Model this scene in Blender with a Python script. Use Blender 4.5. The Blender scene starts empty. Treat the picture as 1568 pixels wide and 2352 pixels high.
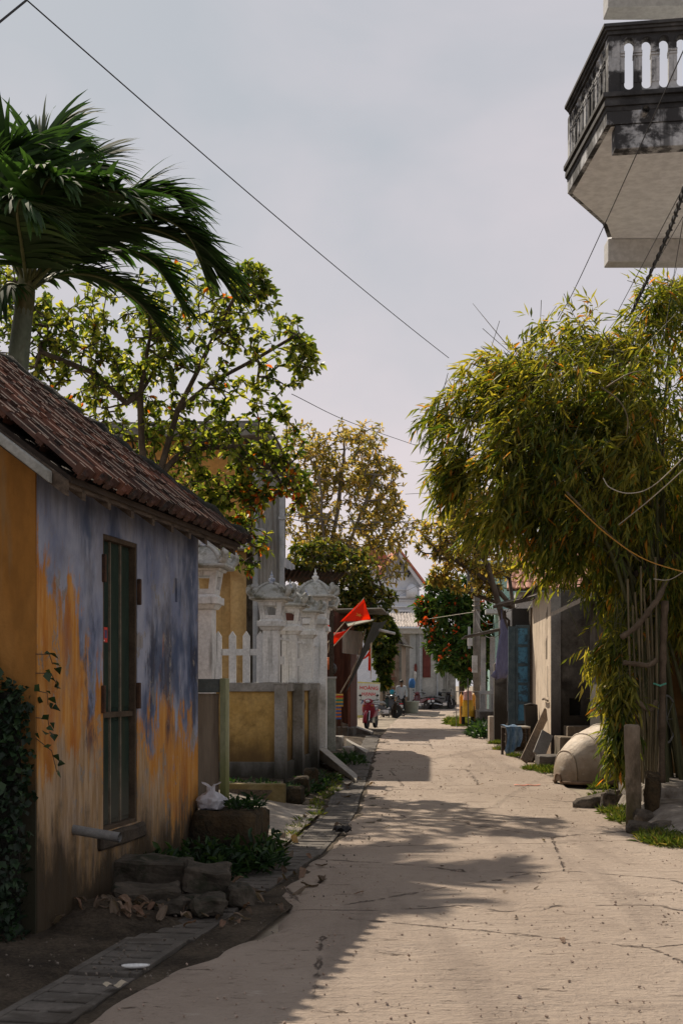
import bpy, bmesh, math, random
import numpy as np
from mathutils import Vector, Matrix, noise
R = math.radians
scene = bpy.context.scene
C = scene.collection
# ------------------------------------------------------------------ camera
cam_d = bpy.data.cameras.new("camera")
cam = bpy.data.objects.new("camera", cam_d); C.objects.link(cam)
cam.location = (0, 0, 1.6); cam.rotation_euler = (R(90), 0, 0)
cam_d.sensor_fit = 'VERTICAL'; cam_d.sensor_height = 36.0; cam_d.sensor_width = 24.0
cam_d.lens = 36.0 * 3000 / 2352; cam_d.shift_y = 392 / 2352
cam_d.clip_start = 0.1; cam_d.clip_end = 1500
scene.camera = cam
# ------------------------------------------------------------------ sky and sun
SUN = Vector((-0.427, 0.828, 1.0)).normalized()          # towards the sun
world = bpy.data.worlds.new("World"); scene.world = world; world.use_nodes = True
wn, wl = world.node_tree.nodes, world.node_tree.links
wn.clear()
wo = wn.new('ShaderNodeOutputWorld'); bg = wn.new('ShaderNodeBackground'); bg.inputs[1].default_value = 0.1
sky = wn.new('ShaderNodeTexSky'); sky.sky_type = 'NISHITA'; sky.sun_disc = False
sky.sun_elevation = math.asin(SUN.z); sky.sun_rotation = math.atan2(SUN.x, SUN.y)
sky.dust_density = 3.0
tc = wn.new('ShaderNodeTexCoord')
sep = wn.new('ShaderNodeSeparateXYZ'); wl.new(tc.outputs['Generated'], sep.inputs[0])
ramp = wn.new('ShaderNodeValToRGB')
ramp.color_ramp.elements[0].position = 0.0; ramp.color_ramp.elements[0].color = (.72, .68, .685, 1)
ramp.color_ramp.elements[1].position = 0.7; ramp.color_ramp.elements[1].color = (.535, .55, .585, 1)
e = ramp.color_ramp.elements.new(0.22); e.color = (.66, .635, .655, 1)
e = ramp.color_ramp.elements.new(0.45); e.color = (.575, .58, .61, 1)
wl.new(sep.outputs['Z'], ramp.inputs[0])
nz = wn.new('ShaderNodeTexNoise'); nz.inputs['Scale'].default_value = 2.6; nz.inputs['Detail'].default_value = 5
nz.inputs['Roughness'].default_value = 0.5; nz.inputs['Distortion'].default_value = 0.4
mp = wn.new('ShaderNodeMapping'); mp.inputs['Scale'].default_value = (1, 1, 1.8); mp.inputs['Location'].default_value = (3.1, 1.7, 0.4)
wl.new(tc.outputs['Generated'], mp.inputs[0]); wl.new(mp.outputs[0], nz.inputs['Vector'])
r2 = wn.new('ShaderNodeValToRGB')
r2.color_ramp.elements[0].position = 0.34; r2.color_ramp.elements[0].color = (.80, .86, .90, 1)
r2.color_ramp.elements[1].position = 0.66; r2.color_ramp.elements[1].color = (1.10, 1.04, 1.06, 1)
wl.new(nz.outputs['Fac'], r2.inputs[0])
mul = wn.new('ShaderNodeMix'); mul.data_type = 'RGBA'; mul.blend_type = 'MULTIPLY'; mul.inputs[0].default_value = 1
wl.new(ramp.outputs[0], mul.inputs[6]); wl.new(r2.outputs[0], mul.inputs[7])
sc = wn.new('ShaderNodeMix'); sc.data_type = 'RGBA'; sc.blend_type = 'MULTIPLY'; sc.inputs[0].default_value = 1
sc.inputs[7].default_value = (8.8, 8.7, 8.6, 1); wl.new(mul.outputs[2], sc.inputs[6])
mixs = wn.new('ShaderNodeMix'); mixs.data_type = 'RGBA'; mixs.inputs[0].default_value = 0.93
wl.new(sky.outputs[0], mixs.inputs[6]); wl.new(sc.outputs[2], mixs.inputs[7])
wl.new(mixs.outputs[2], bg.inputs[0]); wl.new(bg.outputs[0], wo.inputs[0])
sun_d = bpy.data.lights.new("sun", 'SUN'); sun_d.energy = 5.0; sun_d.angle = R(0.6); sun_d.color = (1, .87, .71)
sun = bpy.data.objects.new("sun", sun_d); C.objects.link(sun)
sun.rotation_euler = SUN.to_track_quat('Z', 'Y').to_euler(); sun.location = (-10, 20, 30)
vs = scene.view_settings
vs.view_transform = 'Standard'; vs.look = 'None'; vs.gamma = 1; vs.exposure = 0.2; vs.use_curve_mapping = False
scene.cycles.max_bounces = 8; scene.cycles.diffuse_bounces = 4; scene.cycles.transparent_max_bounces = 8

rnd = random.Random(7)
# ------------------------------------------------------------------ measuring helpers
F = 3000.0
def P(x, y, d):                    # a point at depth d metres seen where the photo shows (x, y)
    return Vector(((x - 784) * d / F, d, 1.6 - (y - 1568) * d / F))
def G(x, y, z=0.0):                # the same for a point standing on the ground
    return P(x, y, (1.6 - z) * F / (y - 1568))
# ------------------------------------------------------------------ mesh builder
class MB:
    def __init__(s): s.v = []; s.f = []
    def add(s, vs, fs):
        o = len(s.v); s.v += [tuple(v) for v in vs]; s.f += [tuple(i + o for i in f) for f in fs]
    def box(s, x0, x1, y0, y1, z0, z1, M=None):
        vs = [Vector((x, y, z)) for z in (z0, z1) for x, y in ((x0, y0), (x1, y0), (x1, y1), (x0, y1))]
        if M is not None: vs = [M @ v for v in vs]
        s.add(vs, [(3, 2, 1, 0), (4, 5, 6, 7), (0, 1, 5, 4), (1, 2, 6, 5), (2, 3, 7, 6), (3, 0, 4, 7)])
    def cbox(s, c, sz, rot=(0, 0, 0)):
        M = Matrix.Translation(c) @ Matrix.Rotation(rot[2], 4, 'Z') @ Matrix.Rotation(rot[1], 4, 'Y') @ Matrix.Rotation(rot[0], 4, 'X')
        a, b, d = sz[0] / 2, sz[1] / 2, sz[2] / 2
        s.box(-a, a, -b, b, -d, d, M)
    def hexa(s, vs):               # 4 lower + 4 upper corners, same winding
        s.add(vs, [(3, 2, 1, 0), (4, 5, 6, 7), (0, 1, 5, 4), (1, 2, 6, 5), (2, 3, 7, 6), (3, 0, 4, 7)])
    def prism(s, poly, vec):       # planar 3-D polygon swept along vec
        n = len(poly); vec = Vector(vec); a = [Vector(p) for p in poly]; b = [p + vec for p in a]
        s.add(a + b, [tuple(range(n))[::-1], tuple(range(n, 2 * n))] + [(i, (i + 1) % n, n + (i + 1) % n, n + i) for i in range(n)])
    def tube(s, pts, r, n=6, cap=True):
        pts = [Vector(p) for p in pts]; m = len(pts)
        rr = r if hasattr(r, '__len__') else [r] * m
        ref = None; vs = []
        for i, p in enumerate(pts):
            t = (pts[min(i + 1, m - 1)] - pts[max(i - 1, 0)])
            if t.length < 1e-9: t = Vector((0, 0, 1))
            t.normalize()
            if ref is None:
                ref = Vector((0, 0, 1)) if abs(t.z) < .9 else Vector((1, 0, 0))
            u = (ref - t * ref.dot(t))
            if u.length < 1e-6: u = t.orthogonal()
            u.normalize(); ref = u; w = t.cross(u)
            for k in range(n):
                a = 2 * math.pi * k / n
                vs.append(p + (u * math.cos(a) + w * math.sin(a)) * rr[i])
        fs = [(i * n + k, i * n + (k + 1) % n, (i + 1) * n + (k + 1) % n, (i + 1) * n + k) for i in range(m - 1) for k in range(n)]
        if cap: fs += [tuple(range(n))[::-1], tuple(range((m - 1) * n, m * n))]
        s.add(vs, fs)
    def lathe(s, prof, n=16, M=None, sq=0):
        vs = []
        for r, z in prof:
            for k in range(n):
                a = 2 * math.pi * (k + .5) / n
                v = Vector((r * math.cos(a), r * math.sin(a), z))
                vs.append(M @ v if M is not None else v)
        m = len(prof)
        fs = [(i * n + k, i * n + (k + 1) % n, (i + 1) * n + (k + 1) % n, (i + 1) * n + k) for i in range(m - 1) for k in range(n)]
        fs += [tuple(range(n))[::-1], tuple(range((m - 1) * n, m * n))]
        s.add(vs, fs)
    def sphere(s, c, r, nu=10, nv=7, M=None):
        r = Vector(r) if hasattr(r, '__len__') else Vector((r, r, r)); c = Vector(c)
        prof = [(max(math.sin(math.pi * i / nv), .001), -math.cos(math.pi * i / nv)) for i in range(nv + 1)]
        T = Matrix.Translation(c) @ (M.to_4x4() if M is not None else Matrix()) @ Matrix.Diagonal((r.x, r.y, r.z, 1))
        s.lathe(prof, nu, T)
    def grid(s, fn, nu, nv):
        vs = [fn(i / nu, j / nv) for j in range(nv + 1) for i in range(nu + 1)]
        s.add(vs, [(j * (nu + 1) + i, j * (nu + 1) + i + 1, (j + 1) * (nu + 1) + i + 1, (j + 1) * (nu + 1) + i) for j in range(nv) for i in range(nu)])
    def wall(s, x0, x1, z0, z1, y0, y1, holes=(), frame=lambda v: v):
        """a wall in the x-z plane from y0 to y1 thick with rectangular holes (x0,x1,z0,z1)"""
        xs = sorted({x0, x1} | {h[i] for h in holes for i in (0, 1)}); zs = sorted({z0, z1} | {h[i] for h in holes for i in (2, 3)})
        for i in range(len(xs) - 1):
            run = None
            for j in range(len(zs) - 1):
                cx, cz = (xs[i] + xs[i + 1]) / 2, (zs[j] + zs[j + 1]) / 2
                solid = not any(h[0] < cx < h[1] and h[2] < cz < h[3] for h in holes)
                if solid:
                    if run is None: run = zs[j]
                if run is not None and (not solid or j == len(zs) - 2):
                    top = zs[j + 1] if solid else zs[j]
                    vs = [Vector((x, y, z)) for z in (run, top) for x, y in ((xs[i], y0), (xs[i + 1], y0), (xs[i + 1], y1), (xs[i], y1))]
                    s.hexa([frame(v) for v in vs]); run = None
    def mesh(s, name):
        me = bpy.data.meshes.new(name); me.from_pydata(s.v, [], s.f)
        bm = bmesh.new(); bm.from_mesh(me); bmesh.ops.recalc_face_normals(bm, faces=bm.faces); bm.to_mesh(me); bm.free()
        return me
    def build(s, name, mat, parent=None, smooth=False, bevel=0, weld=False):
        me = s.mesh(name); me.materials.append(mat)
        return place(name, me, parent, smooth, bevel, weld)
def place(name, me, parent=None, smooth=False, bevel=0, weld=False):
    o = bpy.data.objects.new(name, me); C.objects.link(o)
    if parent is not None: o.parent = parent
    if smooth: me.polygons.foreach_set('use_smooth', [True] * len(me.polygons))
    if weld: m = o.modifiers.new('weld', 'WELD'); m.merge_threshold = 1e-4
    if bevel:
        m = o.modifiers.new('bevel', 'BEVEL'); m.width = bevel; m.segments = 2; m.limit_method = 'ANGLE'; m.angle_limit = R(40)
    return o
def thing(name, label, cat, loc=(0, 0, 0), rz=0.0, group=None):
    o = bpy.data.objects.new(name, None); C.objects.link(o); o.empty_display_size = .2
    o.location = loc; o.rotation_euler = (0, 0, rz)
    return tag(o, label, cat, group)
def tag(o, label, cat, group=None):
    o['label'] = label; o['category'] = cat; o['kind'] = 'thing'
    if group: o['group'] = group
    return o
def structure(o): o['kind'] = 'structure'; return o
def stuff(o): o['kind'] = 'stuff'; return o
def dup(root, loc=None, rz=None, label=None, group=None):
    r = root.copy(); C.objects.link(r)
    if loc is not None: r.location = loc
    if rz is not None: r.rotation_euler = (0, 0, rz)
    if label: r['label'] = label
    if group: r['group'] = group
    for ch in list(root.children):
        c = ch.copy(); C.objects.link(c); c.parent = r
        for g in list(ch.children):
            h = g.copy(); C.objects.link(h); h.parent = c
    return r
def instance(src, parent, M):
    o = src.copy(); C.objects.link(o); o.parent = parent; o.matrix_local = M; return o
def rough_block(sx, sy, sz, cuts=3, amp=.012, seed=0, round_=.02):
    """a worn block: its base centre at the origin"""
    bm = bmesh.new(); bmesh.ops.create_cube(bm, size=1)
    bmesh.ops.scale(bm, vec=(sx, sy, sz), verts=bm.verts)
    bmesh.ops.bevel(bm, geom=bm.edges[:], offset=min(round_, sz * .3, sx * .3, sy * .3), segments=1, affect='EDGES')
    bmesh.ops.subdivide_edges(bm, edges=bm.edges[:], cuts=cuts, use_grid_fill=True)
    for v in bm.verts:
        q = v.co * 6 + Vector((seed * 3.7, seed * 1.3, seed))
        v.co += Vector((noise.noise(q), noise.noise(q + Vector((9, 0, 0))), noise.noise(q + Vector((0, 9, 0))))) * amp
        v.co += Vector((noise.noise(q * 3.1), noise.noise(q * 3.1 + Vector((5, 0, 0))), noise.noise(q * 3.1 + Vector((0, 5, 0))))) * amp * .4
        v.co.z += sz / 2
    me = bpy.data.meshes.new('block'); bm.to_mesh(me); bm.free(); return me
# ------------------------------------------------------------------ materials
def new_mat(name):
    m = bpy.data.materials.new(name); m.use_nodes = True; n = m.node_tree.nodes; n.clear()
    out = n.new('ShaderNodeOutputMaterial'); b = n.new('ShaderNodeBsdfPrincipled'); m.node_tree.links.new(b.outputs[0], out.inputs[0])
    return m, n, m.node_tree.links, b, out
class NT:
    """short-hand for building node trees"""
    def __init__(s, n, l, coord='Position'):
        s.n, s.l = n, l
        if coord == 'Position': s.co = n.new('ShaderNodeNewGeometry').outputs['Position']
        else: s.co = n.new('ShaderNodeTexCoord').outputs[coord]
        s.sp = None
    def link(s, a, b):
        if hasattr(a, 'links') or isinstance(a, bpy.types.NodeSocket): s.l.new(a, b)
        elif hasattr(a, '__len__'): b.default_value = tuple(a) if len(a) == len(b.default_value) else tuple(a) + (1,)
        else: b.default_value = a
    def noise(s, scale=4, detail=5, rough=.55, stretch=(1, 1, 1), off=(0, 0, 0), dist=0):
        m = s.n.new('ShaderNodeMapping'); m.inputs['Scale'].default_value = stretch; m.inputs['Location'].default_value = off
        s.l.new(s.co, m.inputs[0]); t = s.n.new('ShaderNodeTexNoise')
        t.inputs['Scale'].default_value = scale; t.inputs['Detail'].default_value = detail; t.inputs['Roughness'].default_value = rough; t.inputs['Distortion'].default_value = dist
        s.l.new(m.outputs[0], t.inputs['Vector']); return t.outputs['Fac']
    def voronoi(s, scale=4, feature='F1', stretch=(1, 1, 1), out='Distance'):
        m = s.n.new('ShaderNodeMapping'); m.inputs['Scale'].default_value = stretch; s.l.new(s.co, m.inputs[0])
        t = s.n.new('ShaderNodeTexVoronoi'); t.feature = feature; t.inputs['Scale'].default_value = scale; s.l.new(m.outputs[0], t.inputs['Vector']); return t.outputs[out]
    def sm(s, v, a, b, lo=0, hi=1):           # smoothstep
        r = s.n.new('ShaderNodeMapRange'); r.interpolation_type = 'SMOOTHSTEP'
        s.link(v, r.inputs[0]); r.inputs[1].default_value = a; r.inputs[2].default_value = b; r.inputs[3].default_value = lo; r.inputs[4].default_value = hi
        return r.outputs[0]
    def math(s, op, a, b=0.0, c=None):
        m = s.n.new('ShaderNodeMath'); m.operation = op; s.link(a, m.inputs[0]); s.link(b, m.inputs[1])
        if c is not None: s.link(c, m.inputs[2])
        return m.outputs[0]
    def mix(s, f, a, b):
        m = s.n.new('ShaderNodeMix'); m.data_type = 'RGBA'; s.link(f, m.inputs[0]); s.link(a, m.inputs[6]); s.link(b, m.inputs[7]); return m.outputs[2]
    def mul(s, a, b):
        m = s.n.new('ShaderNodeMix'); m.data_type = 'RGBA'; m.blend_type = 'MULTIPLY'; m.inputs[0].default_value = 1; s.link(a, m.inputs[6]); s.link(b, m.inputs[7]); return m.outputs[2]
    def xyz(s):
        if s.sp is None: s.sp = s.n.new('ShaderNodeSeparateXYZ'); s.l.new(s.co, s.sp.inputs[0])
        return s.sp.outputs
    def bump(s, h, b, strength=.4, dist=.02):
        k = s.n.new('ShaderNodeBump'); k.inputs['Strength'].default_value = strength; k.inputs['Distance'].default_value = dist
        s.l.new(h, k.inputs['Height']); s.l.new(k.outputs[0], b.inputs['Normal'])
    def random(s): return s.n.new('ShaderNodeObjectInfo').outputs['Random']
def pm(name, c1, c2, scale=3, rough=.85, bump=.3, bscale=40, stretch=(1, 1, 1), stain=None, stain_scale=1.2, stain_amt=(.5, .68),
       streak=None, foot=None, coord='Position', metal=0, spec=.3, vary=0, bdist=.01):
    """mottled surface: c1-c2 blotches, optional stain blotches, vertical streaks of dirt, damp foot (z0, z1, colour)"""
    m, n, l, b, out = new_mat(name); t = NT(n, l, coord)
    col = t.mix(t.sm(t.noise(scale, 6, .6, stretch), .32, .68), c1, c2)
    fine = t.noise(scale * 9, 4, .6, stretch, (4, 4, 4))
    col = t.mul(col, t.mix(t.sm(fine, .3, .7), (.86, .86, .86), (1.1, 1.1, 1.1)))
    if stain: col = t.mix(t.sm(t.noise(stain_scale, 7, .65, stretch, (7, 2, 5), .3), *stain_amt), col, stain)
    if streak: col = t.mix(t.sm(t.noise(streak[1], 5, .6, (1, 1, .08), (1, 8, 3)), streak[2], streak[3], 0, streak[4]), col, streak[0])
    if foot:
        z = t.math('ADD', t.xyz()[2], t.math('MULTIPLY', t.math('SUBTRACT', t.noise(5, 5, .6, (1, 1, .35)), .5), foot[3] if len(foot) > 3 else .5))
        col = t.mix(t.sm(z, foot[0], foot[1], 1, 0), col, foot[2])
    if vary: col = t.mul(col, t.mix(t.random(), (1 - vary,) * 3, (1 + vary,) * 3))
    t.link(col, b.inputs['Base Color']); b.inputs['Roughness'].default_value = rough; b.inputs['Metallic'].default_value = metal
    b.inputs['Specular IOR Level'].default_value = spec
    if bump: t.bump(t.math('ADD', t.noise(bscale, 5, .65), t.math('MULTIPLY', t.noise(bscale * .2, 4, .6), 1.5)), b, bump, bdist)
    return m
def leaf_mat(name, stops, trans=.45, rough=.45, tcol=(1.25, 1.3, .55)):
    """leaf colours picked by the per-leaf tint attribute; light also passes through the blade"""
    m, n, l, b, out = new_mat(name); t = NT(n, l)
    a = n.new('ShaderNodeAttribute'); a.attribute_name = 'tint'
    r = n.new('ShaderNodeValToRGB'); cr = r.color_ramp
    cr.elements[0].position, cr.elements[0].color = stops[0][0], stops[0][1] + (1,)
    cr.elements[1].position, cr.elements[1].color = stops[-1][0], stops[-1][1] + (1,)
    for p, c in stops[1:-1]: cr.elements.new(p).color = c + (1,)
    l.new(a.outputs['Fac'], r.inputs[0])
    l.new(r.outputs[0], b.inputs['Base Color']); b.inputs['Roughness'].default_value = rough; b.inputs['Specular IOR Level'].default_value = .35
    tr = n.new('ShaderNodeBsdfTranslucent'); l.new(t.mul(r.outputs[0], tcol), tr.inputs[0])
    mx = n.new('ShaderNodeMixShader'); mx.inputs[0].default_value = trans
    l.new(b.outputs[0], mx.inputs[1]); l.new(tr.outputs[0], mx.inputs[2]); l.new(mx.outputs[0], out.inputs[0])
    return m
def flat(name, c, rough=.6, metal=0, spec=.4):
    return pm(name, tuple(x * .9 for x in c), tuple(x * 1.1 for x in c), 6, rough, .1, 60, metal=metal, spec=spec)
# ------------------------------------------------------------------ foliage
def leaf_object(name, mat, parent, V, tint, faces):
    """V: (N, k, 3) leaf vertices, faces: list of index tuples (all quads) within one leaf"""
    N, k, _ = V.shape; nf = len(faces)
    fa = (np.array(faces)[None] + (np.arange(N) * k)[:, None, None]).reshape(-1)
    me = bpy.data.meshes.new(name)
    me.vertices.add(N * k); me.vertices.foreach_set('co', V.reshape(-1).astype(np.float32))
    me.loops.add(len(fa)); me.loops.foreach_set('vertex_index', fa.astype(np.int32))
    me.polygons.add(N * nf); me.polygons.foreach_set('loop_start', (np.arange(N * nf) * 4).astype(np.int32))
    at = me.attributes.new('tint', 'FLOAT', 'FACE'); at.data.foreach_set('value', np.repeat(tint, nf).astype(np.float32))
    me.update(calc_edges=True); me.materials.append(mat)
    return place(name, me, parent)
def unit(a): return a / np.maximum(np.linalg.norm(a, axis=-1, keepdims=True), 1e-9)
def blades(pos, dirs, length, width, rng, fold=.25, droop=.15, wide=.68, up=None):
    """leaves as two quads folded along the midrib; (N,6,3)"""
    d = unit(dirs); n = len(pos)
    ref = np.tile(np.array([0, 0, 1.0]), (n, 1)) if up is None else up
    ref = ref + rng.normal(0, .45, (n, 3))
    s = unit(np.cross(d, ref)); u = np.cross(s, d)
    L = length[:, None]; W = width[:, None]; droop = droop * rng.uniform(-.6, 2.6, (n, 1)); fold = fold * rng.uniform(-.2, 2.0, (n, 1))
    b = pos; t = pos + d * L - u * L * droop
    def pt(f, w, sg): return pos + d * L * f + s * sg * W * w - u * L * droop * f * f + u * W * fold * (1 if w else 0)
    l1, l2 = pt(.32, .36, -1), pt(wide, .5, -1); q2, q1 = pt(wide, .5, 1), pt(.32, .36, 1)
    return np.stack([b, l1, l2, t, q2, q1], 1)
LEAF_F = [(0, 1, 2, 3), (0, 3, 4, 5)]
def blobs_sample(blobs, n, rng, shell=.35):
    """points in a set of ellipsoids ((centre, radius xyz, weight)), biased to their outside"""
    w = np.array([b[2] for b in blobs], float); w /= w.sum()
    idx = rng.choice(len(blobs), n, p=w)
    d = unit(rng.normal(0, 1, (n, 3))); r = rng.uniform(shell, 1, n) ** .6
    c = np.array([list(b[0]) for b in blobs])[idx]; rad = np.array([list(b[1]) for b in blobs])[idx]
    return c + d * r[:, None] * rad
def blob(x, y, d, rpx, wt=None, flat_=1.0, deep=1.0):
    r = rpx * d / F
    return (P(x, y, d), (r, r * deep, r * flat_), wt if wt is not None else r ** 2.2)
def skeleton(limbs, tips, rng, step=.3, wob=.07, up_pen=.3):
    """limbs: list of polylines (first point of later limbs joins the nearest earlier node).  returns nodes, parent, child counts"""
    nodes, par = [], []
    for pl in limbs:
        pl = [Vector(p) for p in pl]
        start = -1
        if nodes:
            start = min(range(len(nodes)), key=lambda i: (nodes[i] - pl[0]).length)
        prev = start
        for a, b in zip(pl[:-1], pl[1:]) if len(pl) > 1 else []:
            k = max(1, int((b - a).length / step))
            for i in range(0 if prev == -1 else 1, k + (1 if b is pl[-1] else 0)):
                q = a.lerp(b, i / k) + Vector(rng.normal(0, wob * .35, 3)) * (0 if prev == -1 else 1)
                nodes.append(q); par.append(prev); prev = len(nodes) - 1
    nl = len(nodes)
    pts = np.array([list(q) for q in nodes])
    cap = nl + len(tips) * 14
    buf = np.zeros((cap, 3)); buf[:nl] = pts; cnt = nl
    dn = np.array([np.min(np.linalg.norm(pts - t, axis=1)) for t in tips])
    ends = []
    for i in np.argsort(dn):
        t = tips[i]; v = t - buf[:cnt]; dist = np.linalg.norm(v, axis=1)
        cost = dist + up_pen * np.maximum(0, -v[:, 2])
        cost[:max(1, nl // 6)] += 1.0
        j = int(np.argmin(cost)); k = max(1, min(12, int(dist[j] / step)))
        prev = j; a = buf[j].copy()
        for q in range(1, k + 1):
            p = a + (t - a) * q / k
            if q < k: p = p + rng.normal(0, wob, 3) * min(1, dist[j])
            p[2] += .06 * math.sin(math.pi * q / k) * dist[j]
            buf[cnt] = p; par.append(prev); prev = cnt; cnt += 1
        ends.append(prev)
    par = np.array(par); cc = np.zeros(cnt); cc[ends] = 1
    for i in range(cnt - 1, -1, -1):
        if par[i] >= 0: cc[par[i]] += max(cc[i], .3)
    return buf[:cnt], par, cc, ends
def wood_object(name, mat, parent, nodes, par, cc, r_tip, r_base, sides=5):
    mx = cc.max(); pw = math.log(r_base / r_tip) / math.log(max(mx, 2))
    rad = r_tip * np.maximum(cc, 1) ** pw
    rad = np.minimum(rad, r_base)
    idx = np.where(par >= 0)[0]; a = nodes[par[idx]]; b = nodes[idx]
    ra = np.minimum(rad[par[idx]], rad[idx] * 1.5)[:, None]; rb = rad[idx][:, None]
    t = unit(b - a); ref = np.where(np.abs(t[:, 2:3]) < .9, np.array([[0, 0, 1.0]]), np.array([[1.0, 0, 0]]))
    u = unit(np.cross(t, ref)); w = np.cross(t, u)
    ring = []
    for k in range(sides):
        g = 2 * math.pi * k / sides
        ring.append(u * math.cos(g) + w * math.sin(g))
    V = np.stack([a - t * ra * .5 + q * ra for q in ring] + [b + t * rb * .3 + q * rb for q in ring], 1)
    fs = [(k, (k + 1) % sides, sides + (k + 1) % sides, sides + k) for k in range(sides)]
    o = leaf_object(name, mat, parent, V, np.zeros(len(idx)), fs)
    o.data.polygons.foreach_set('use_smooth', [True] * len(o.data.polygons)); return o
def rosettes(nodes, par, ends, rng, per_end, along, Lr, Wf, spread=.9, hang=-.1):
    """leaf bases and directions: a rosette at each twig end and some leaves along the twigs"""
    ps, ds = [], []
    for e in ends:
        q = e; prev = par[e] if par[e] >= 0 else e
        ax = unit(nodes[e] - nodes[prev] + 1e-6)
        n = max(2, int(rng.normal(per_end, per_end * .3)))
        for k in range(n):
            r = unit(rng.normal(0, 1, 3)); r = unit(r - ax * r.dot(ax)) if True else r
            ps.append(nodes[e] - ax * rng.uniform(0, .05)); ds.append(ax * rng.uniform(.15, .8) + r * spread + np.array([0, 0, hang]))
        for k in range(along):
            f = rng.uniform(0, 1); pp = nodes[e] * (1 - f) + nodes[prev] * f
            ps.append(pp); ds.append(unit(rng.normal(0, 1, 3)) + ax * .4 + np.array([0, 0, hang]))
    ps, ds = np.array(ps), np.array(ds)
    L = rng.uniform(Lr[0], Lr[1], len(ps)); return ps, ds, L, L * Wf * rng.uniform(.8, 1.2, len(ps))
def tint_by(rng, n, lo=.0, hi=.8, odd=.06):
    t = rng.uniform(lo, hi, n); t[rng.random(n) < odd] = rng.uniform(.9, 1.0); return t
def make_tree(name, label, cat, base, limbs, blobs, ntips, leafmat, barkmat, seed, per_end=7, along=3, L=(.1, .17), Wf=.45, r=(.006, .11),
              hang=-.1, odd=.06, lo=0, hi=.8, group=None, step=.3, shell=.35, spread=.9, wide=.68, droop=.15, tipfn=None, oddfn=None):
    rng = np.random.default_rng(seed)
    root = thing(name, label, cat, base, 0, group); b = Vector(base)
    tips = blobs_sample(blobs, ntips, rng, shell)
    if tipfn is not None: tips = tips[np.array([tipfn(p) for p in tips])]
    nodes, par, cc, ends = skeleton(limbs, tips, rng, step)
    nb = nodes - np.array(b)
    wood_object('trunk', barkmat, root, nb, par, cc, r[0], r[1])
    ps, ds, Ln, W = rosettes(nb, par, ends, rng, per_end, along, L, Wf, spread, hang)
    V = blades(ps, ds, Ln, W, rng, droop=droop, wide=wide)
    tn = tint_by(rng, len(ps), lo, hi, odd)
    if oddfn is not None:
        q = oddfn(ps + np.array(b)); tn = np.where(rng.random(len(ps)) < q, rng.uniform(.9, 1, len(ps)), tn)
    leaf_object('crown', leafmat, root, V, tn, LEAF_F)
    return root
# ------------------------------------------------------------------ ground, road, gutter
def lerp_tab(tab):
    xs, ys = [a for a, _ in tab], [b for _, b in tab]
    return lambda d: float(np.interp(d, xs, ys))
slab_r = lerp_tab([(3, -1.9), (5, -1.5), (7.67, -1.025), (12.3, -.176), (15.7, .152), (20.2, .36), (27, .62), (39, 1.12), (52, 2.0), (60, 2.6), (75, 4.2), (90, 6)])
def road_l(d): return slab_r(d) + .03 + .38 * math.exp(-((d - 8.6) / 1.15) ** 2)
road_r = lerp_tab([(3, 7), (9.5, 6.4), (11.5, 4.3), (13, 3.05), (16.3, 3.32), (21.7, 3.55), (26.7, 3.68), (35, 4.04), (55, 4.9), (71.6, 6.1), (78, 9), (95, 14)])
def fb(x, y, s, o=0.0): return noise.noise(Vector((x * s, y * s, o)))

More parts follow.
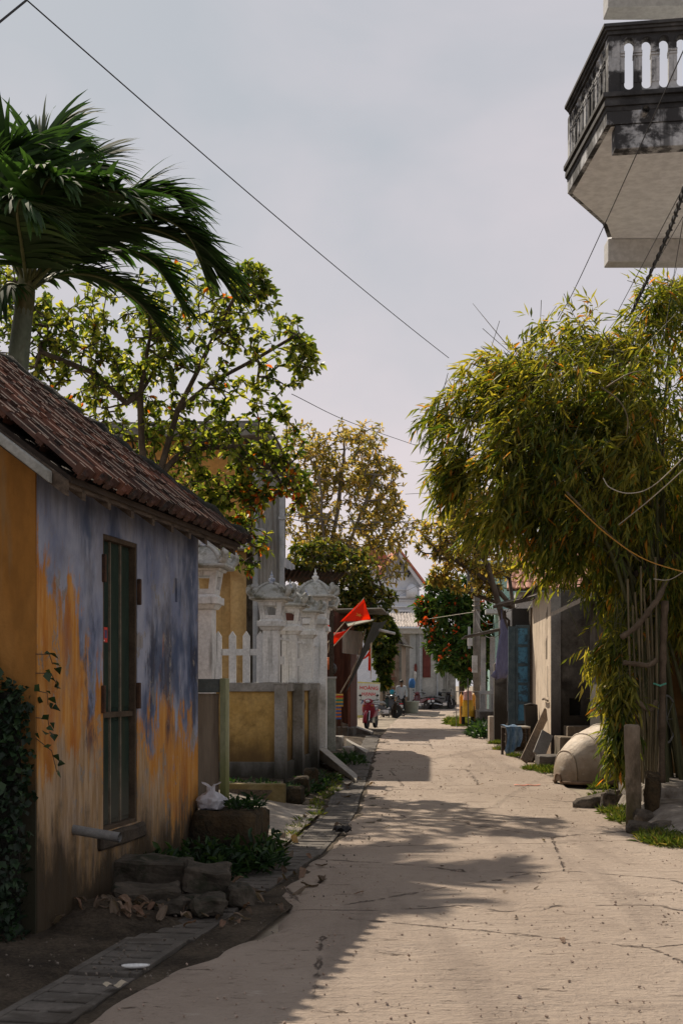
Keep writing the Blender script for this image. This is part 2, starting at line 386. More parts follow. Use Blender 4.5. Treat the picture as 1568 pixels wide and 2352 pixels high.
def soil_mat():
    m, n, l, b, out = new_mat('soil'); t = NT(n, l)
    c = t.mix(t.sm(t.noise(2.2, 7, .65), .3, .7), (.032, .025, .018), (.085, .066, .047))
    c = t.mix(t.sm(t.noise(.45, 5, .6, off=(3, 3, 3)), .45, .7), c, (.12, .095, .068))
    c = t.mul(c, t.mix(t.sm(t.noise(38, 4, .7), .3, .7), (.6, .6, .6), (1.3, 1.3, 1.3)))
    t.link(c, b.inputs['Base Color']); b.inputs['Roughness'].default_value = .95; b.inputs['Specular IOR Level'].default_value = .15
    t.bump(t.math('ADD', t.noise(30, 6, .7), t.noise(6, 4, .6)), b, .8, .03); return m
SOIL = soil_mat()
def road_mat():
    m, n, l, b, out = new_mat('worn_concrete_road'); t = NT(n, l)
    c = t.mix(t.sm(t.noise(.55, 7, .6, (1, .6, 1)), .3, .7), (.335, .268, .214), (.415, .34, .277))
    c = t.mix(t.sm(t.noise(1.7, 6, .65, (.7, 1.6, 1), (5, 1, 0)), .56, .74), c, (.265, .212, .17))
    c = t.mix(t.sm(t.noise(5, 6, .7, (.6, 1.5, 1), (2, 7, 0)), .6, .76), c, (.48, .41, .345))
    speck = t.sm(t.noise(58, 3, .6, (1, 1.5, 1)), .63, .72)
    c = t.mix(t.math('MULTIPLY', speck, .55), c, (.13, .095, .07))
    pit = t.sm(t.noise(4.5, 5, .72, (.75, 2.4, 1), (9, 4, 2), .6), .635, .675)
    c = t.mix(t.math('MULTIPLY', pit, .85), c, (.10, .072, .052))
    pit2 = t.sm(t.noise(15, 5, .75, (.8, 2.6, 1), (3, 5, 2), .4), .62, .68); c = t.mix(t.math('MULTIPLY', pit2, .55), c, (.15, .11, .082))
    tr = t.sm(t.noise(.9, 5, .6, (1.6, .16, 1), (4, 4, 4)), .52, .68); c = t.mix(t.math('MULTIPLY', tr, .5), c, (.215, .172, .14))
    # hairline cracks
    yy = t.math('ADD', t.xyz()[1], t.math('MULTIPLY', t.math('SUBTRACT', t.noise(.5, 4, .6), .5), 1.3)); fr_ = t.math('ABSOLUTE', t.math('SUBTRACT', t.math('FRACT', t.math('DIVIDE', yy, 3.7)), .5))
    joint = t.math('MULTIPLY', t.sm(fr_, .0, .0075, 1, 0), t.sm(t.noise(1.6, 5, .7, off=(8, 2, 2)), .42, .52)); c = t.mix(t.math('MULTIPLY', joint, .8), c, (.085, .062, .046))
    k = t.voronoi(.42, 'DISTANCE_TO_EDGE', (1, .8, 1)); wob = t.math('ADD', k, t.math('MULTIPLY', t.math('SUBTRACT', t.noise(6, 4, .6), .5), .05))
    crack = t.math('MULTIPLY', t.sm(t.math('ABSOLUTE', wob), .0, .006, 1, 0), t.sm(t.noise(1.1, 3, .5, off=(1, 9, 3)), .42, .52))
    c = t.mix(t.math('MULTIPLY', crack, .85), c, (.09, .065, .05))
    t.link(c, b.inputs['Base Color']); b.inputs['Roughness'].default_value = .9; b.inputs['Specular IOR Level'].default_value = .2
    h = t.math('ADD', t.noise(24, 6, .7, (1, 1.3, 1)), t.math('MULTIPLY', t.noise(5, 5, .65, (.7, 1.9, 1)), 1.6))
    h = t.math('SUBTRACT', h, t.math('MULTIPLY', t.math('ADD', t.math('ADD', t.math('ADD', pit, t.math('MULTIPLY', pit2, .5)), joint), crack), 1.3))
    t.bump(h, b, .85, .045); return m
ROAD = road_mat()
g = MB(); g.box(-300, 300, -60, 600, -.5, -.045)
structure(g.build('ground', pm('dusty_ground', (.20, .165, .125), (.30, .25, .19), 1.5, .95, .5, 12, stain=(.12, .10, .07), stain_scale=.6)))
ds = [3.0]
while ds[-1] < 95: ds.append(ds[-1] * 1.0 + max(.10, ds[-1] * .012))
nu = 96
vs = []
for d in ds:
    a, b_ = road_l(d), road_r(d); a -= .0; 
    for i in range(nu + 1):
        u = i / nu; x = a + (b_ - a) * u
        e = min(u, 1 - u)
        ragged = fb(x, d, 2.3, 4.0) * .09 if e < .02 else 0
        z = .006 * fb(x, d, 1.1) + .008 * fb(x * 1.2, d * .5, .5, 3) + .004 * fb(x, d * 1.8, 4.2, 7)
        q = fb(x * .8, d * 2.2, 1.6, 11)
        if q > .42 and d < 40: z -= min(.02, (q - .42) * .16)
        if e < .004: z -= .05
        vs.append((x + ragged, d, z))
rm = MB(); rm.add(vs, [(j * (nu + 1) + i, j * (nu + 1) + i + 1, (j + 1) * (nu + 1) + i + 1, (j + 1) * (nu + 1) + i) for j in range(len(ds) - 1) for i in range(nu)])
structure(rm.build('road', ROAD, smooth=True))

# dirt verge on the left: rises a little towards the walls
def verge_z(x, d):
    s = slab_r(d) - .43 - x
    z = -.02 + .05 * min(1, max(0, s) / .9) + .022 * fb(x, d, 2.4, 2) + .012 * fb(x, d, 7, 5)
    if s < .05: z = -.03
    return z
vm = MB()
def vfn(u, v):
    d = 3 + v * 43
    d = 3 + (v ** 1.5) * 43
    x1 = slab_r(d) + .36; x = x1 - (u ** 1.2) * 5.2
    z = verge_z(x, d)
    if x > slab_r(d) - .43: z = -.035 + .02 * fb(x, d, 5)
    if x > slab_r(d): z = -.012 + .03 * max(0, fb(x, d, 3.7, 8)) + .012 * fb(x, d, 11)
    return (x, d, z)
vm.grid(vfn, 70, 190)
structure(vm.build('dirt_verge', SOIL, smooth=True))

# gutter covered with slotted concrete slabs, one part per slab
CONC_D = pm('dark_gutter_concrete', (.07, .062, .053), (.125, .11, .095), 3.5, .9, .6, 45, stain=(.06, .05, .04), stain_scale=2.5)
gut = bpy.data.objects.new('gutter', None); C.objects.link(gut); structure(gut)
def slab_mesh(L=1.0, W=.40):
    m = MB(); e = .05
    m.box(-W / 2, -W / 2 + e, 0, L, -.08, 0); m.box(W / 2 - e, W / 2, 0, L, -.08, 0)
    cuts = [0, .20, .23, .41, .44, .62, .65, .83, .86, 1.0]
    y = [0, .18, .22, .38, .42, .58, .62, .78, .82, L]
    for i in range(0, 10, 2): m.box(-W / 2 + e, W / 2 - e, y[i], y[i + 1], -.08, -.002)
    for i in range(1, 9, 2):
        m.box(-.02, .02, y[i], y[i + 1], -.08, -.003)
        m.box(-W / 2 + e, W / 2 - e, y[i], y[i + 1], -.08, -.06)
    return m
sl0 = None; d = 4.2
while d < 40:
    L = 1.0; a = Vector((slab_r(d) - .2, d, 0)); b_ = Vector((slab_r(d + L) - .2, d + L, 0)); ang = -math.atan2(b_.x - a.x, b_.y - a.y)
    M = Matrix.Translation(a + Vector((rnd.uniform(-.012, .012), .01, .004 + rnd.uniform(-.012, .008)))) @ Matrix.Rotation(ang + rnd.uniform(-.012, .012), 4, 'Z') @ Matrix.Rotation(rnd.uniform(-.012, .012), 4, 'Y') @ Matrix.Rotation(rnd.uniform(-.008, .008), 4, 'X')
    if sl0 is None: sl0 = slab_mesh(.985).build('slab', CONC_D, gut, bevel=.006); sl0.matrix_local = M
    else: instance(sl0, gut, M)
    d += L

# ------------------------------------------------------------------ the blue house on the left
HC = Vector((-1.917, 8.24, 0)); HR = -math.atan2(.186, .983)
H = thing('blue_house', 'small old house with peeling blue and ochre wall, narrow metal door and brown tiled roof', 'house', HC, HR)
HM = Matrix.Translation(HC) @ Matrix.Rotation(HR, 4, 'Z')
def facade_mat():
    m, n, l, b, out = new_mat('peeling_blue_ochre_plaster'); t = NT(n, l, 'Object')
    y, z = t.xyz()[1], t.xyz()[2]
    def along(pts):
        r = n.new('ShaderNodeValToRGB'); cr = r.color_ramp
        cr.elements[0].position, cr.elements[0].color = pts[0][0] / 3.45, (pts[0][1] / 3,) * 3 + (1,)
        cr.elements[1].position, cr.elements[1].color = pts[-1][0] / 3.45, (pts[-1][1] / 3,) * 3 + (1,)
        for p, v in pts[1:-1]: cr.elements.new(p / 3.45).color = (v / 3,) * 3 + (1,)
        l.new(t.math('DIVIDE', y, 3.45), r.inputs[0]); s = n.new('ShaderNodeSeparateColor'); l.new(r.outputs[0], s.inputs[0])
        return t.math('MULTIPLY', s.outputs[0], 3)
    st = t.noise(7, 6, .68, (1, 1, .11)); st2 = t.noise(19, 5, .65, (1, 1, .09), (3, 1, 7)); big = t.noise(2.1, 5, .55, (1, 1, .45), (4, 6, 2))
    strk = t.math('ADD', t.math('MULTIPLY', t.math('SUBTRACT', st, .5), 1.15), t.math('ADD', t.math('MULTIPLY', t.math('SUBTRACT', st2, .5), 1.3), t.math('ADD', t.math('MULTIPLY', t.math('SUBTRACT', big, .5), 1.9), t.math('MULTIPLY', t.math('SUBTRACT', t.noise(5.5, 7, .72, (1, 1, .55), (6, 1, 3), .5), .5), 1.5))))
    hz = t.math('ADD', z, strk)
    blue_m = t.sm(t.math('SUBTRACT', hz, along([(0, 2.62), (.12, 2.5), (.4, 2.1), (.65, 1.95), (.9, 1.45), (1.1, 1.62), (1.5, 1.6), (1.9, 1.25), (2.5, 1.45), (3.0, 1.2), (3.45, 1.3)])), -.15, .13)
    ochre = t.mix(t.sm(st2, .35, .65), (.44, .185, .032), (.52, .27, .08))
    ochre = t.mix(t.sm(t.noise(3.3, 5, .6, (1, 1, .3), (8, 2, 2)), .5, .7), ochre, (.34, .115, .02))
    blue = t.mix(t.sm(t.noise(2.6, 5, .6, (1, 1, .5), (2, 2, 2)), .35, .66), (.315, .34, .42), (.17, .20, .30))
    navy = t.math('MULTIPLY', t.sm(t.noise(1.75, 4, .6, (1, 1, .5), (1, 5, 9)), .50, .62), t.sm(t.math('ADD', y, t.math('MULTIPLY', t.math('SUBTRACT', st, .5), .4)), .62, .8))
    blue = t.mix(t.math('MULTIPLY', navy, .85), blue, (.045, .07, .135))
    col = t.mix(blue_m, ochre, blue)
    # bare grey-beige render low down, reaching less high near the far corner
    bare = t.sm(t.math('SUBTRACT', t.math('ADD', z, t.math('MULTIPLY', strk, .8)), along([(0, .98), (.5, 1.06), (1.1, 1.02), (1.9, 1.0), (2.4, .92), (2.7, .5), (3.45, .45)])), -.14, .12, 1, 0)
    col = t.mix(t.math('MULTIPLY', bare, .85), col, t.mix(t.sm(st2, .4, .6), (.40, .31, .21), (.25, .17, .09)))
    # scraped pale patches and dark mould runs
    pale = t.math('MULTIPLY', t.sm(t.noise(9, 6, .7, (1, 1, .35), (6, 3, 1)), .60, .68), t.sm(y, 1.7, 2.4, .25, 1))
    col = t.mix(t.math('MULTIPLY', pale, .6), col, (.44, .43, .46))
    mid = t.math('MULTIPLY', t.sm(z, 1.0, 1.25), t.sm(z, 1.95, 2.3, 1, 0))
    darkm = t.math('MULTIPLY', t.math('MULTIPLY', t.sm(t.noise(2.3, 6, .7, (1, 1, .4), (2, 9, 4)), .50, .60), mid), t.sm(y, .6, .8))
    col = t.mix(t.math('MULTIPLY', darkm, .85), col, (.035, .04, .065))
    veil = t.sm(t.noise(3.1, 8, .72, (1, 1, .5), (3, 3, 8), .4), .48, .66); col = t.mix(t.math('MULTIPLY', veil, .36), col, (.17, .155, .15))
    flk = t.math('MULTIPLY', t.sm(t.noise(5.2, 9, .74, (1, 1, .6), (2, 4, 6), .2), .585, .60), t.sm(z, 2.2, 2.7, 1, .15)); col = t.mix(t.math('MULTIPLY', flk, .8), col, t.mix(t.sm(st2, .4, .6), (.30, .275, .245), (.20, .18, .155)))
    fleck = t.sm(t.noise(26, 4, .7, (1, 1, .4), (5, 2, 1)), .62, .70); col = t.mix(t.math('MULTIPLY', fleck, .4), col, (.07, .06, .055))
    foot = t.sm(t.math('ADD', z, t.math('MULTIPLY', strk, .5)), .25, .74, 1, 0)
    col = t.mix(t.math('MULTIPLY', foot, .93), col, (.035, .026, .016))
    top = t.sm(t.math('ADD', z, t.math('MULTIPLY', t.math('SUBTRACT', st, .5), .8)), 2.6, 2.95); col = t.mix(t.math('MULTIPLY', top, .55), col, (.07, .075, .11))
    t.link(col, b.inputs['Base Color']); b.inputs['Roughness'].default_value = .88; b.inputs['Specular IOR Level'].default_value = .2
    t.bump(t.math('ADD', t.noise(45, 5, .65, (1, 1, .5)), t.math('SUBTRACT', t.math('MULTIPLY', blue_m, .4), t.math('MULTIPLY', flk, 1.2))), b, .45, .014); return m
PLASTER = facade_mat()
GABLE = pm('ochre_gable_plaster', (.23, .10, .018), (.32, .155, .042), 1.6, .9, .4, 40, stretch=(1, 1, .35), stain=(.17, .155, .09), stain_scale=1.3, streak=((.16, .15, .10), 6, .5, .72, .7), foot=(.75, 1.75, (.030, .028, .016), .9))
WOOD_D = pm('dark_weathered_wood', (.045, .033, .025), (.10, .075, .055), 4, .85, .4, 30, stretch=(6, .6, 6))
w = MB()
hy0, hy1, hz0, hz1 = 1.135, 1.86, .53, 2.67
fr = lambda v: Vector((v.y, v.x, v.z))      # wall() works in x-z: here along is local y
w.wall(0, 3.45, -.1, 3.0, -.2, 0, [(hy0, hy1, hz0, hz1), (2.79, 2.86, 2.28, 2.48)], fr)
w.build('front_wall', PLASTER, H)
w = MB(); w.prism([(-.004, -.02, -.1), (-6.1, -.02, -.1), (-6.1, -.02, 2.95), (-3.05, -.02, 5.18), (-.004, -.02, 2.96)], (0, .2, 0))
w.prism([(-.004, 3.27, -.1), (-6.1, 3.27, -.1), (-6.1, 3.27, 2.95), (-3.05, 3.27, 5.18), (-.004, 3.27, 2.96)], (0, .2, 0))
w.box(-6.1, -5.9, .2, 3.25, -.1, 2.94)
w.build('gable_wall', GABLE, H)
# roof: slope, rafters, tiles one by one
PITCH = math.atan(.737); EX, EZ = .29, 2.908; Y0, Y1 = -.17, 3.89
DARKIN = pm('dark_batten_wood', (.03, .022, .017), (.055, .04, .03), 3, .9, .2)
rf = MB()
for sgn in (1,):
    rf.prism([(EX - .01, Y0 + .03, EZ - .075), (EX - 3.2, Y0 + .03, EZ + 3.2 * .737 - .075), (EX - 3.2, Y0 + .03, EZ + 3.2 * .737 - .035), (EX - .01, Y0 + .03, EZ - .035)], (0, Y1 - Y0 - .06, 0))
xr = EX - 3.2; zr = EZ + 3.2 * .737
rf.prism([(xr, Y0, zr - .06), (xr - 3.3, Y0, zr - .06 - 3.3 * .737), (xr - 3.3, Y0, zr - 3.3 * .737), (xr, Y0, zr)], (0, Y1 - Y0, 0))
roof = rf.build('roof', DARKIN, H)
ra = MB()
for k in range(9):
    y = .1 + k * .45
    ra.prism([(EX - .03, y, EZ - .15), (EX - 1.2, y, EZ - .15 + 1.17 * .737), (EX - 1.2, y, EZ - .08 + 1.17 * .737), (EX - .03, y, EZ - .08)], (0, .06, 0))
ra.build('rafter', WOOD_D, roof)
def tile_mat():
    m, n, l, b, out = new_mat('old_clay_tile'); t = NT(n, l)
    c = t.mix(t.sm(t.noise(6, 6, .65), .35, .68), (.075, .038, .027), (.022, .016, .014))
    c = t.mix(t.math('MULTIPLY', t.sm(t.random(), .55, 1.0), .6), c, (.19, .075, .045))
    c = t.mix(t.sm(t.noise(3, 6, .7, off=(3, 1, 2)), .56, .72), c, (.02, .019, .016))
    c = t.mix(t.math('MULTIPLY', t.sm(t.noise(14, 5, .7, off=(1, 1, 6)), .64, .72), .6), c, (.20, .18, .15))
    t.link(c, b.inputs['Base Color']); b.inputs['Roughness'].default_value = .8; b.inputs['Specular IOR Level'].default_value = .2
    t.bump(t.noise(50, 5, .65), b, .4, .008); return m
TILE = tile_mat()
def tile_mesh():
    # x: across (along the eave), y: up the slope, z: out of the roof
    W, L = .232, .36
    prof = [(-.116, .006), (-.104, .030), (-.078, .034), (-.062, .008), (-.005, .004), (.005, .012), (.018, .004), (.062, .006), (.080, .028), (.106, .024), (.116, .002)]
    m = MB(); n = len(prof); vs = []
    for y, dz in ((0, 0), (.02, .006), (L, -.004)):
        vs += [(x, y, z + dz) for x, z in prof]
    vs += [(x, 0, z - .034) for x, z in prof]
    fs = [(r * n + i, r * n + i + 1, (r + 1) * n + i + 1, (r + 1) * n + i) for r in range(2) for i in range(n - 1)]
    fs += [(3 * n + i, 3 * n + i + 1, i + 1, i) for i in range(n - 1)]
    m.add(vs, fs)
    m.box(-.110, -.072, -.016, .034, .0, .066); m.box(.074, .110, -.014, .03, .0, .056)   # the nibs that read as rows of dots
    return m
cols, rows = 19, 13; cw = (Y1 - Y0) / cols; ex = 3.2 / rows
t0 = None
for r in range(rows):
    for c in range(cols):
        y = Y0 + cw * (c + .5); x = EX - r * ex; z = EZ + r * ex * .737
        B = Matrix(((0, -math.cos(PITCH), math.sin(PITCH)), (1, 0, 0), (0, math.sin(PITCH), math.cos(PITCH)))).to_4x4()
        M = Matrix.Translation((x + .05 + rnd.uniform(-.012, .012), y + rnd.uniform(-.006, .006), z - .022 + rnd.uniform(-.004, .006))) @ B @ Matrix.Rotation(rnd.uniform(-.03, .03), 4, 'Z') @ Matrix.Rotation(R(4.6) + rnd.uniform(-.03, .03), 4, 'X') @ Matrix.Rotation(rnd.uniform(-.03, .03), 4, 'Y')
        if t0 is None: t0 = tile_mesh().build('tile', TILE, H); t0.matrix_local = M
        else: instance(t0, H, M)
# mortar verge along the far gable edge, ridge tiles
MOSS = pm('mossy_black_mortar', (.012, .012, .010), (.032, .03, .022), 6, .95, .9, 22, bdist=.03)
vg = MB(); pts, rr = [], []
for k in range(40):
    f = k / 39; x = EX + .04 - f * 3.25
    pts.append((x, Y1 - .02 + .018 * math.sin(k * 2.3), EZ + (EX - x) * .737 + .035 + .014 * math.sin(k * 1.9))); rr.append(.062 + .02 * math.sin(k * 1.7 + 1) * math.sin(k * .6))
vg.tube(pts, rr, 8); vg.build('verge_mortar', MOSS, H, smooth=True)
rg = None
for k in range(11):
    y = Y0 + .05 + k * .37
    m = MB(); m.tube([(xr, y, zr + .03), (xr, y + .40, zr + .045)], [.10, .085], 10)
    if rg is None: rg = m.build('ridge_tile', TILE, H)
    else: instance(rg, H, Matrix.Translation((rnd.uniform(-.01, .01), k * .37, rnd.uniform(-.008, .008))))
# near verge: purlin end, plank and a grey cement batten under the tiles
GREYB = pm('grey_cement_batten', (.20, .20, .18), (.30, .30, .28), 5, .9, .3)
bt = MB(); bt.prism([(EX - .02, Y0 - .03, EZ - .16), (EX - 3.2, Y0 - .03, EZ - .16 + 3.18 * .737), (EX - 3.2, Y0 - .03, EZ - .06 + 3.18 * .737), (EX - .02, Y0 - .03, EZ - .06)], (0, .06, 0))
bt.build('barge_board', WOOD_D, H)
bt = MB(); bt.prism([(EX - .10, Y0 - .095, EZ - .09), (EX - 1.25, Y0 - .095, EZ - .09 + 1.15 * .76), (EX - 1.25, Y0 - .095, EZ - .03 + 1.15 * .76), (EX - .10, Y0 - .095, EZ - .015)], (0, .06, 0))
bt.build('cement_batten', GREYB, H, bevel=.008)
ev = MB(); ev.box(EX - .06, EX - .03, Y0 + .05, Y1 - .05, EZ - .10, EZ - .035); ev.build('eave_board', WOOD_D, H)
# dry roots and straw lying on the tiles near the far corner
ST = pm('dry_straw', (.16, .10, .06), (.26, .17, .10), 8, .9, .1)
sm_ = MB()
for k in range(70):
    x = EX - rnd.uniform(.0, .75); y = rnd.uniform(2.2, 3.8); L = rnd.uniform(.15, .5); a = rnd.gauss(.15, .35)
    q = []
    for j in range(4):
        yy = y + L * (j / 3) * math.cos(a); xx = x + L * (j / 3) * math.sin(a) * .8
        xx = min(xx, EX + .06); q.append((xx, yy, EZ + (EX - xx) * .737 + .05 + .012 * math.sin(j * 2 + k)))
    sm_.tube(q, .0035, 3)
stuff(sm_.build('straw', ST, H))
# door
GREEN = pm('dark_green_sheet_metal', (.010, .024, .018), (.02, .036, .026), 3, .75, .15, 20, stretch=(1, 1, .4), streak=((.06, .05, .025), 4, .55, .8, .6), foot=(.55, 1.15, (.06, .06, .048), .5), spec=.15)
FRAME = pm('dull_brown_metal', (.05, .036, .024), (.085, .062, .042), 6, .75, .2, spec=.2)
PALEBAR = pm('pale_bare_metal', (.12, .10, .075), (.20, .165, .12), 8, .55, .2)
dr = MB(); x = -.035; fw = .035
dr.box(x - .04, x + .03, hy0, hy0 + fw, hz0, hz1); dr.box(x - .04, x + .03, hy1 - fw, hy1, hz0, hz1); dr.box(x - .04, x + .03, hy0 + fw, hy1 - fw, hz1 - fw, hz1); dr.box(x - .04, x + .03, hy0 + fw, hy1 - fw, hz0, hz0 + .03)
door = dr.build('door', FRAME, H, bevel=.004)
pw_ = (hy1 - hy0 - 2 * fw) / 3
zm = 1.365
for k in range(3):
    for z0, z1 in ((hz0 + .03, zm - .02), (zm + .02, hz1 - fw)):
        m = MB(); ya = hy0 + fw + k * pw_; m.box(x - .035, x - .02, ya + .006, ya + pw_ - .006, z0, z1); m.box(x - .02, x - .012, ya + .022, ya + pw_ - .022, z0 + .03, z1 - .03)
        m.build('door_panel', GREEN, door, bevel=.004)
for k in (1, 2):
    m = MB(); ya = hy0 + fw + k * pw_; m.box(x - .03, x - .004, ya - .008, ya + .008, hz0 + .03, hz1 - fw); m.build('door_bar', PALEBAR, door)
m = MB(); m.box(x - .02, x + .012, hy0 + fw, hy1 - fw, zm - .02, zm + .02); m.build('middle_rail', FRAME, door)
RUST = pm('rusted_iron', (.035, .022, .016), (.08, .04, .022), 12, .85, .4)
for yy, zz in ((hy0 - .005, 2.42), (hy0 - .02, 1.48), (hy1 + .012, 2.3), (hy1 - .0, 1.5)):
    m = MB(); m.cbox((.012, yy, zz), (.03, .035, .20)); m.build('hinge', RUST, door, bevel=.006)
RED = flat('red_print', (.55, .035, .02)); WHITE = flat('white_print', (.75, .72, .68)); DKB = flat('dark_print', (.05, .05, .12))
m = MB(); m.box(-.0478, -.0455, 1.205, 1.345, 1.895, 2.005); stk = m.build('sticker', RED, door)
m = MB(); xx = -.0448
for (a, b_, c, d) in ((1.212, 1.255, 1.985, 1.998), (1.212, 1.27, 1.965, 1.978), (1.225, 1.285, 1.902, 1.912), (1.212, 1.24, 1.925, 1.952), (1.247, 1.262, 1.922, 1.952)): m.box(xx - .0006, xx, a, b_, c, d)
m.build('print', WHITE, stk)
m = MB(); m.box(xx - .0006, xx, 1.285, 1.335, 1.925, 1.985); m.build('print', DKB, stk)
m = MB(); m.box(-.19, -.17, 2.78, 2.87, 2.26, 2.5); m.build('vent_slot', flat('vent_dark', (.012, .012, .014)), H)
m = MB(); m.tube([(-.1, .6, .62), (.34, .56, .565)], .034, 12, False); m.tube([(-.1, .6, .62), (.338, .56, .565)], .027, 12, False); m.build('drain_pipe', pm('grey_plastic_pipe', (.14, .14, .14), (.22, .22, .21), 8, .6, .1), H, smooth=True)
# threshold slab under the door
me = rough_block(.34, .95, .12, 3, .012, 3); me.materials.append(pm('dark_footing', (.03, .024, .018), (.07, .055, .04), 5, .95, .8, 20))
o = place('threshold', me, H); o.location = (-.125, 1.5, .40)
# ------------------------------------------------------------------ white lantern pillars and yard wall
LIME = pm('weathered_white_limewash', (.62, .635, .645), (.73, .735, .73), 3, .88, .4, 35, stain=(.40, .405, .395), stain_scale=2.2, stain_amt=(.52, .72), streak=((.16, .16, .145), 9, .54, .72, .75))
LIMEG = pm('mossy_grey_limewash', (.36, .37, .36), (.50, .505, .48), 4, .9, .6, 30, stain=(.14, .135, .10), stain_scale=3.5, stain_amt=(.46, .66))
GREYC = pm('grey_cement_render', (.255, .245, .225), (.345, .335, .315), 3, .9, .4, 35, stain=(.16, .15, .125), stain_scale=2, streak=((.10, .095, .075), 8, .55, .75, .6), foot=(.1, .75, (.04, .037, .028), .5))
YELLOW = pm('mouldy_yellow_paint', (.46, .29, .085), (.54, .36, .13), 2.5, .88, .3, 40, stain=(.16, .10, .035), stain_scale=1.6, stain_amt=(.48, .66), streak=((.20, .13, .05), 6, .55, .75, .6), foot=(.3, 1.0, (.13, .08, .03), .7))
BLUEW = pm('blue_white_ceramic', (.10, .16, .34), (.62, .65, .68), 22, .3, 0, spec=.6)
FR = R(-6)
def lantern_cap(root, z, s):
    """capital, openwork lantern, curved roof with four scrolls and finial; z = top of the shaft"""
    def sq(m, w0, w1, z0, z1): m.hexa([(-w0, -w0, z0), (w0, -w0, z0), (w0, w0, z0), (-w0, w0, z0), (-w1, -w1, z1), (w1, -w1, z1), (w1, w1, z1), (-w1, w1, z1)])
    m = MB(); sq(m, .155 * s, .19 * s, z - .03 * s, z + .03 * s); sq(m, .215 * s, .215 * s, z + .03 * s, z + .12 * s); sq(m, .19 * s, .165 * s, z + .12 * s, z + .155 * s)
    m.build('capital', LIME, root, bevel=.006)
    m = MB(); zb, zt = z + .155 * s, z + .44 * s; wb, wt = .165 * s, .205 * s
    W = lambda f: wb + (wt - wb) * f
    sq(m, W(0), W(.22), zb, zb + .22 * (zt - zb)); sq(m, W(.78), W(1), zb + .78 * (zt - zb), zt); sq(m, .235 * s, .25 * s, zt, zt + .03 * s)
    for sx in (-1, 1):
        for sy in (-1, 1):
            a, b = W(.22), W(.78); q = .085 * s; za, zc = zb + .22 * (zt - zb), zb + .78 * (zt - zb)
            def ring(w): return sorted([(sx * w, sy * w), (sx * (w - q), sy * w), (sx * (w - q), sy * (w - q)), (sx * w, sy * (w - q))])
            def quad(w, zz):
                x = sorted((sx * w, sx * (w - q))); y = sorted((sy * w, sy * (w - q)))
                return [(x[0], y[0], zz), (x[1], y[0], zz), (x[1], y[1], zz), (x[0], y[1], zz)]
            m.hexa(quad(a, za) + quad(b, zc))
    m.build('lantern', LIME, root, bevel=.004)
    m = MB(); zr = zt + .03 * s; sq(m, .315 * s, .335 * s, zr, zr + .02 * s); sq(m, .335 * s, .33 * s, zr + .02 * s, zr + .05 * s)
    slab = m.build('eave_slab', LIMEG, root, bevel=.005)
    m = MB(); r2 = math.sqrt(2) * s; z2 = zr + .05 * s
    prof = [(.27, 0), (.255, .025), (.225, .075), (.185, .14), (.13, .19), (.075, .225), (.04, .24)]
    m.lathe([(r * r2, z2 + h * s) for r, h in prof], 4); cap = m.build('cap_roof', LIMEG, root, bevel=.004)
    m = MB()
    for k in range(4):
        a = math.pi / 4 + k * math.pi / 2; ca, sa = math.cos(a), math.sin(a)
        pts = [(ca * (r * r2 + .012), sa * (r * r2 + .012), z2 + h * s + .01) for r, h in prof[::-1]]
        m.tube(pts, [.022 * s] * 3 + [.028 * s] * 4, 6)
    m.build('hip_rib', LIMEG, cap, smooth=True)
    for k in range(4):          # scrolled corner ornaments
        a = math.pi / 4 + k * math.pi / 2; ca, sa = math.cos(a), math.sin(a); m = MB()
        pts = [(.36, .02), (.43, .03), (.475, .075), (.48, .13), (.45, .165), (.415, .15), (.42, .115), (.445, .11)]
        m.tube([(ca * p * s, sa * p * s, z2 + h * s) for p, h in pts], [.035 * s, .045 * s, .046 * s, .042 * s, .038 * s, .03 * s, .022 * s, .015 * s], 7)
        m.sphere((ca * .385 * s, sa * .385 * s, z2 + .085 * s), .035 * s, 7, 5); m.sphere((ca * .475 * s, sa * .475 * s, z2 + .17 * s), .026 * s, 6, 4)
        m.build('corner_scroll', LIMEG, root, smooth=True)
    m = MB(); m.lathe([(r * s, z2 + (.235 + h) * s) for r, h in [(.045, 0), (.055, .02), (.035, .035), (.06, .065), (.05, .095), (.02, .105), (.028, .12), (.03, .135), (.012, .165), (.006, .215), (.001, .225)]], 12)
    m.build('finial', BLUEW if s < 1.1 else LIME, root, smooth=True)
def pillar(pos, label, w=.245, ztop=2.45, s=.93, butt=True, group='white lantern pillars of the yard wall'):
    root = thing('lantern_pillar', label, 'pillar', pos, FR, group)
    m = MB(); m.box(-w / 2, w / 2, -w / 2, w / 2, 1.602 if butt else -.05, ztop - .03 * s); m.build('shaft', LIME, root, bevel=.008)
    if butt:
        m = MB(); m.box(.08, .25, -.25, -.02, -.05, 1.57); m.box(.07, .26, -.26, -.01, 1.57, 1.598)
        m.build('buttress', GREYC, root, bevel=.006)
    lantern_cap(root, ztop, s); return root
p1 = P(469, 1568, 14.7); p2 = P(624, 1568, 20.5); p3 = P(666, 1568, 22.3); p4 = P(703, 1568, 24.2); p5 = P(724, 1568, 26.0); p6 = P(731, 1568, 29.5)
for p in (p1, p2, p3, p4, p5, p6): p.z = 0
pillar(p1, 'large white lantern pillar half hidden by the blue house corner', w=.23, s=.9, butt=False)
pillar(p2, 'white lantern pillar at the corner of the yellow yard wall, blue and white finial')
pillar(p3, 'white lantern pillar just behind the corner pillar of the yellow yard wall')
pillar(p4, 'white lantern pillar next to the tall gate pillar, its cap seen lowest')
gp = pillar(p5, 'tallest white gate pillar with domed cap beside the red flags', w=.36, ztop=2.72, s=1.18, butt=False)
m = MB(); m.box(.10, .24, -.235, -.10, -.05, 2.60); m.build('pilaster', LIME, gp, bevel=.006)
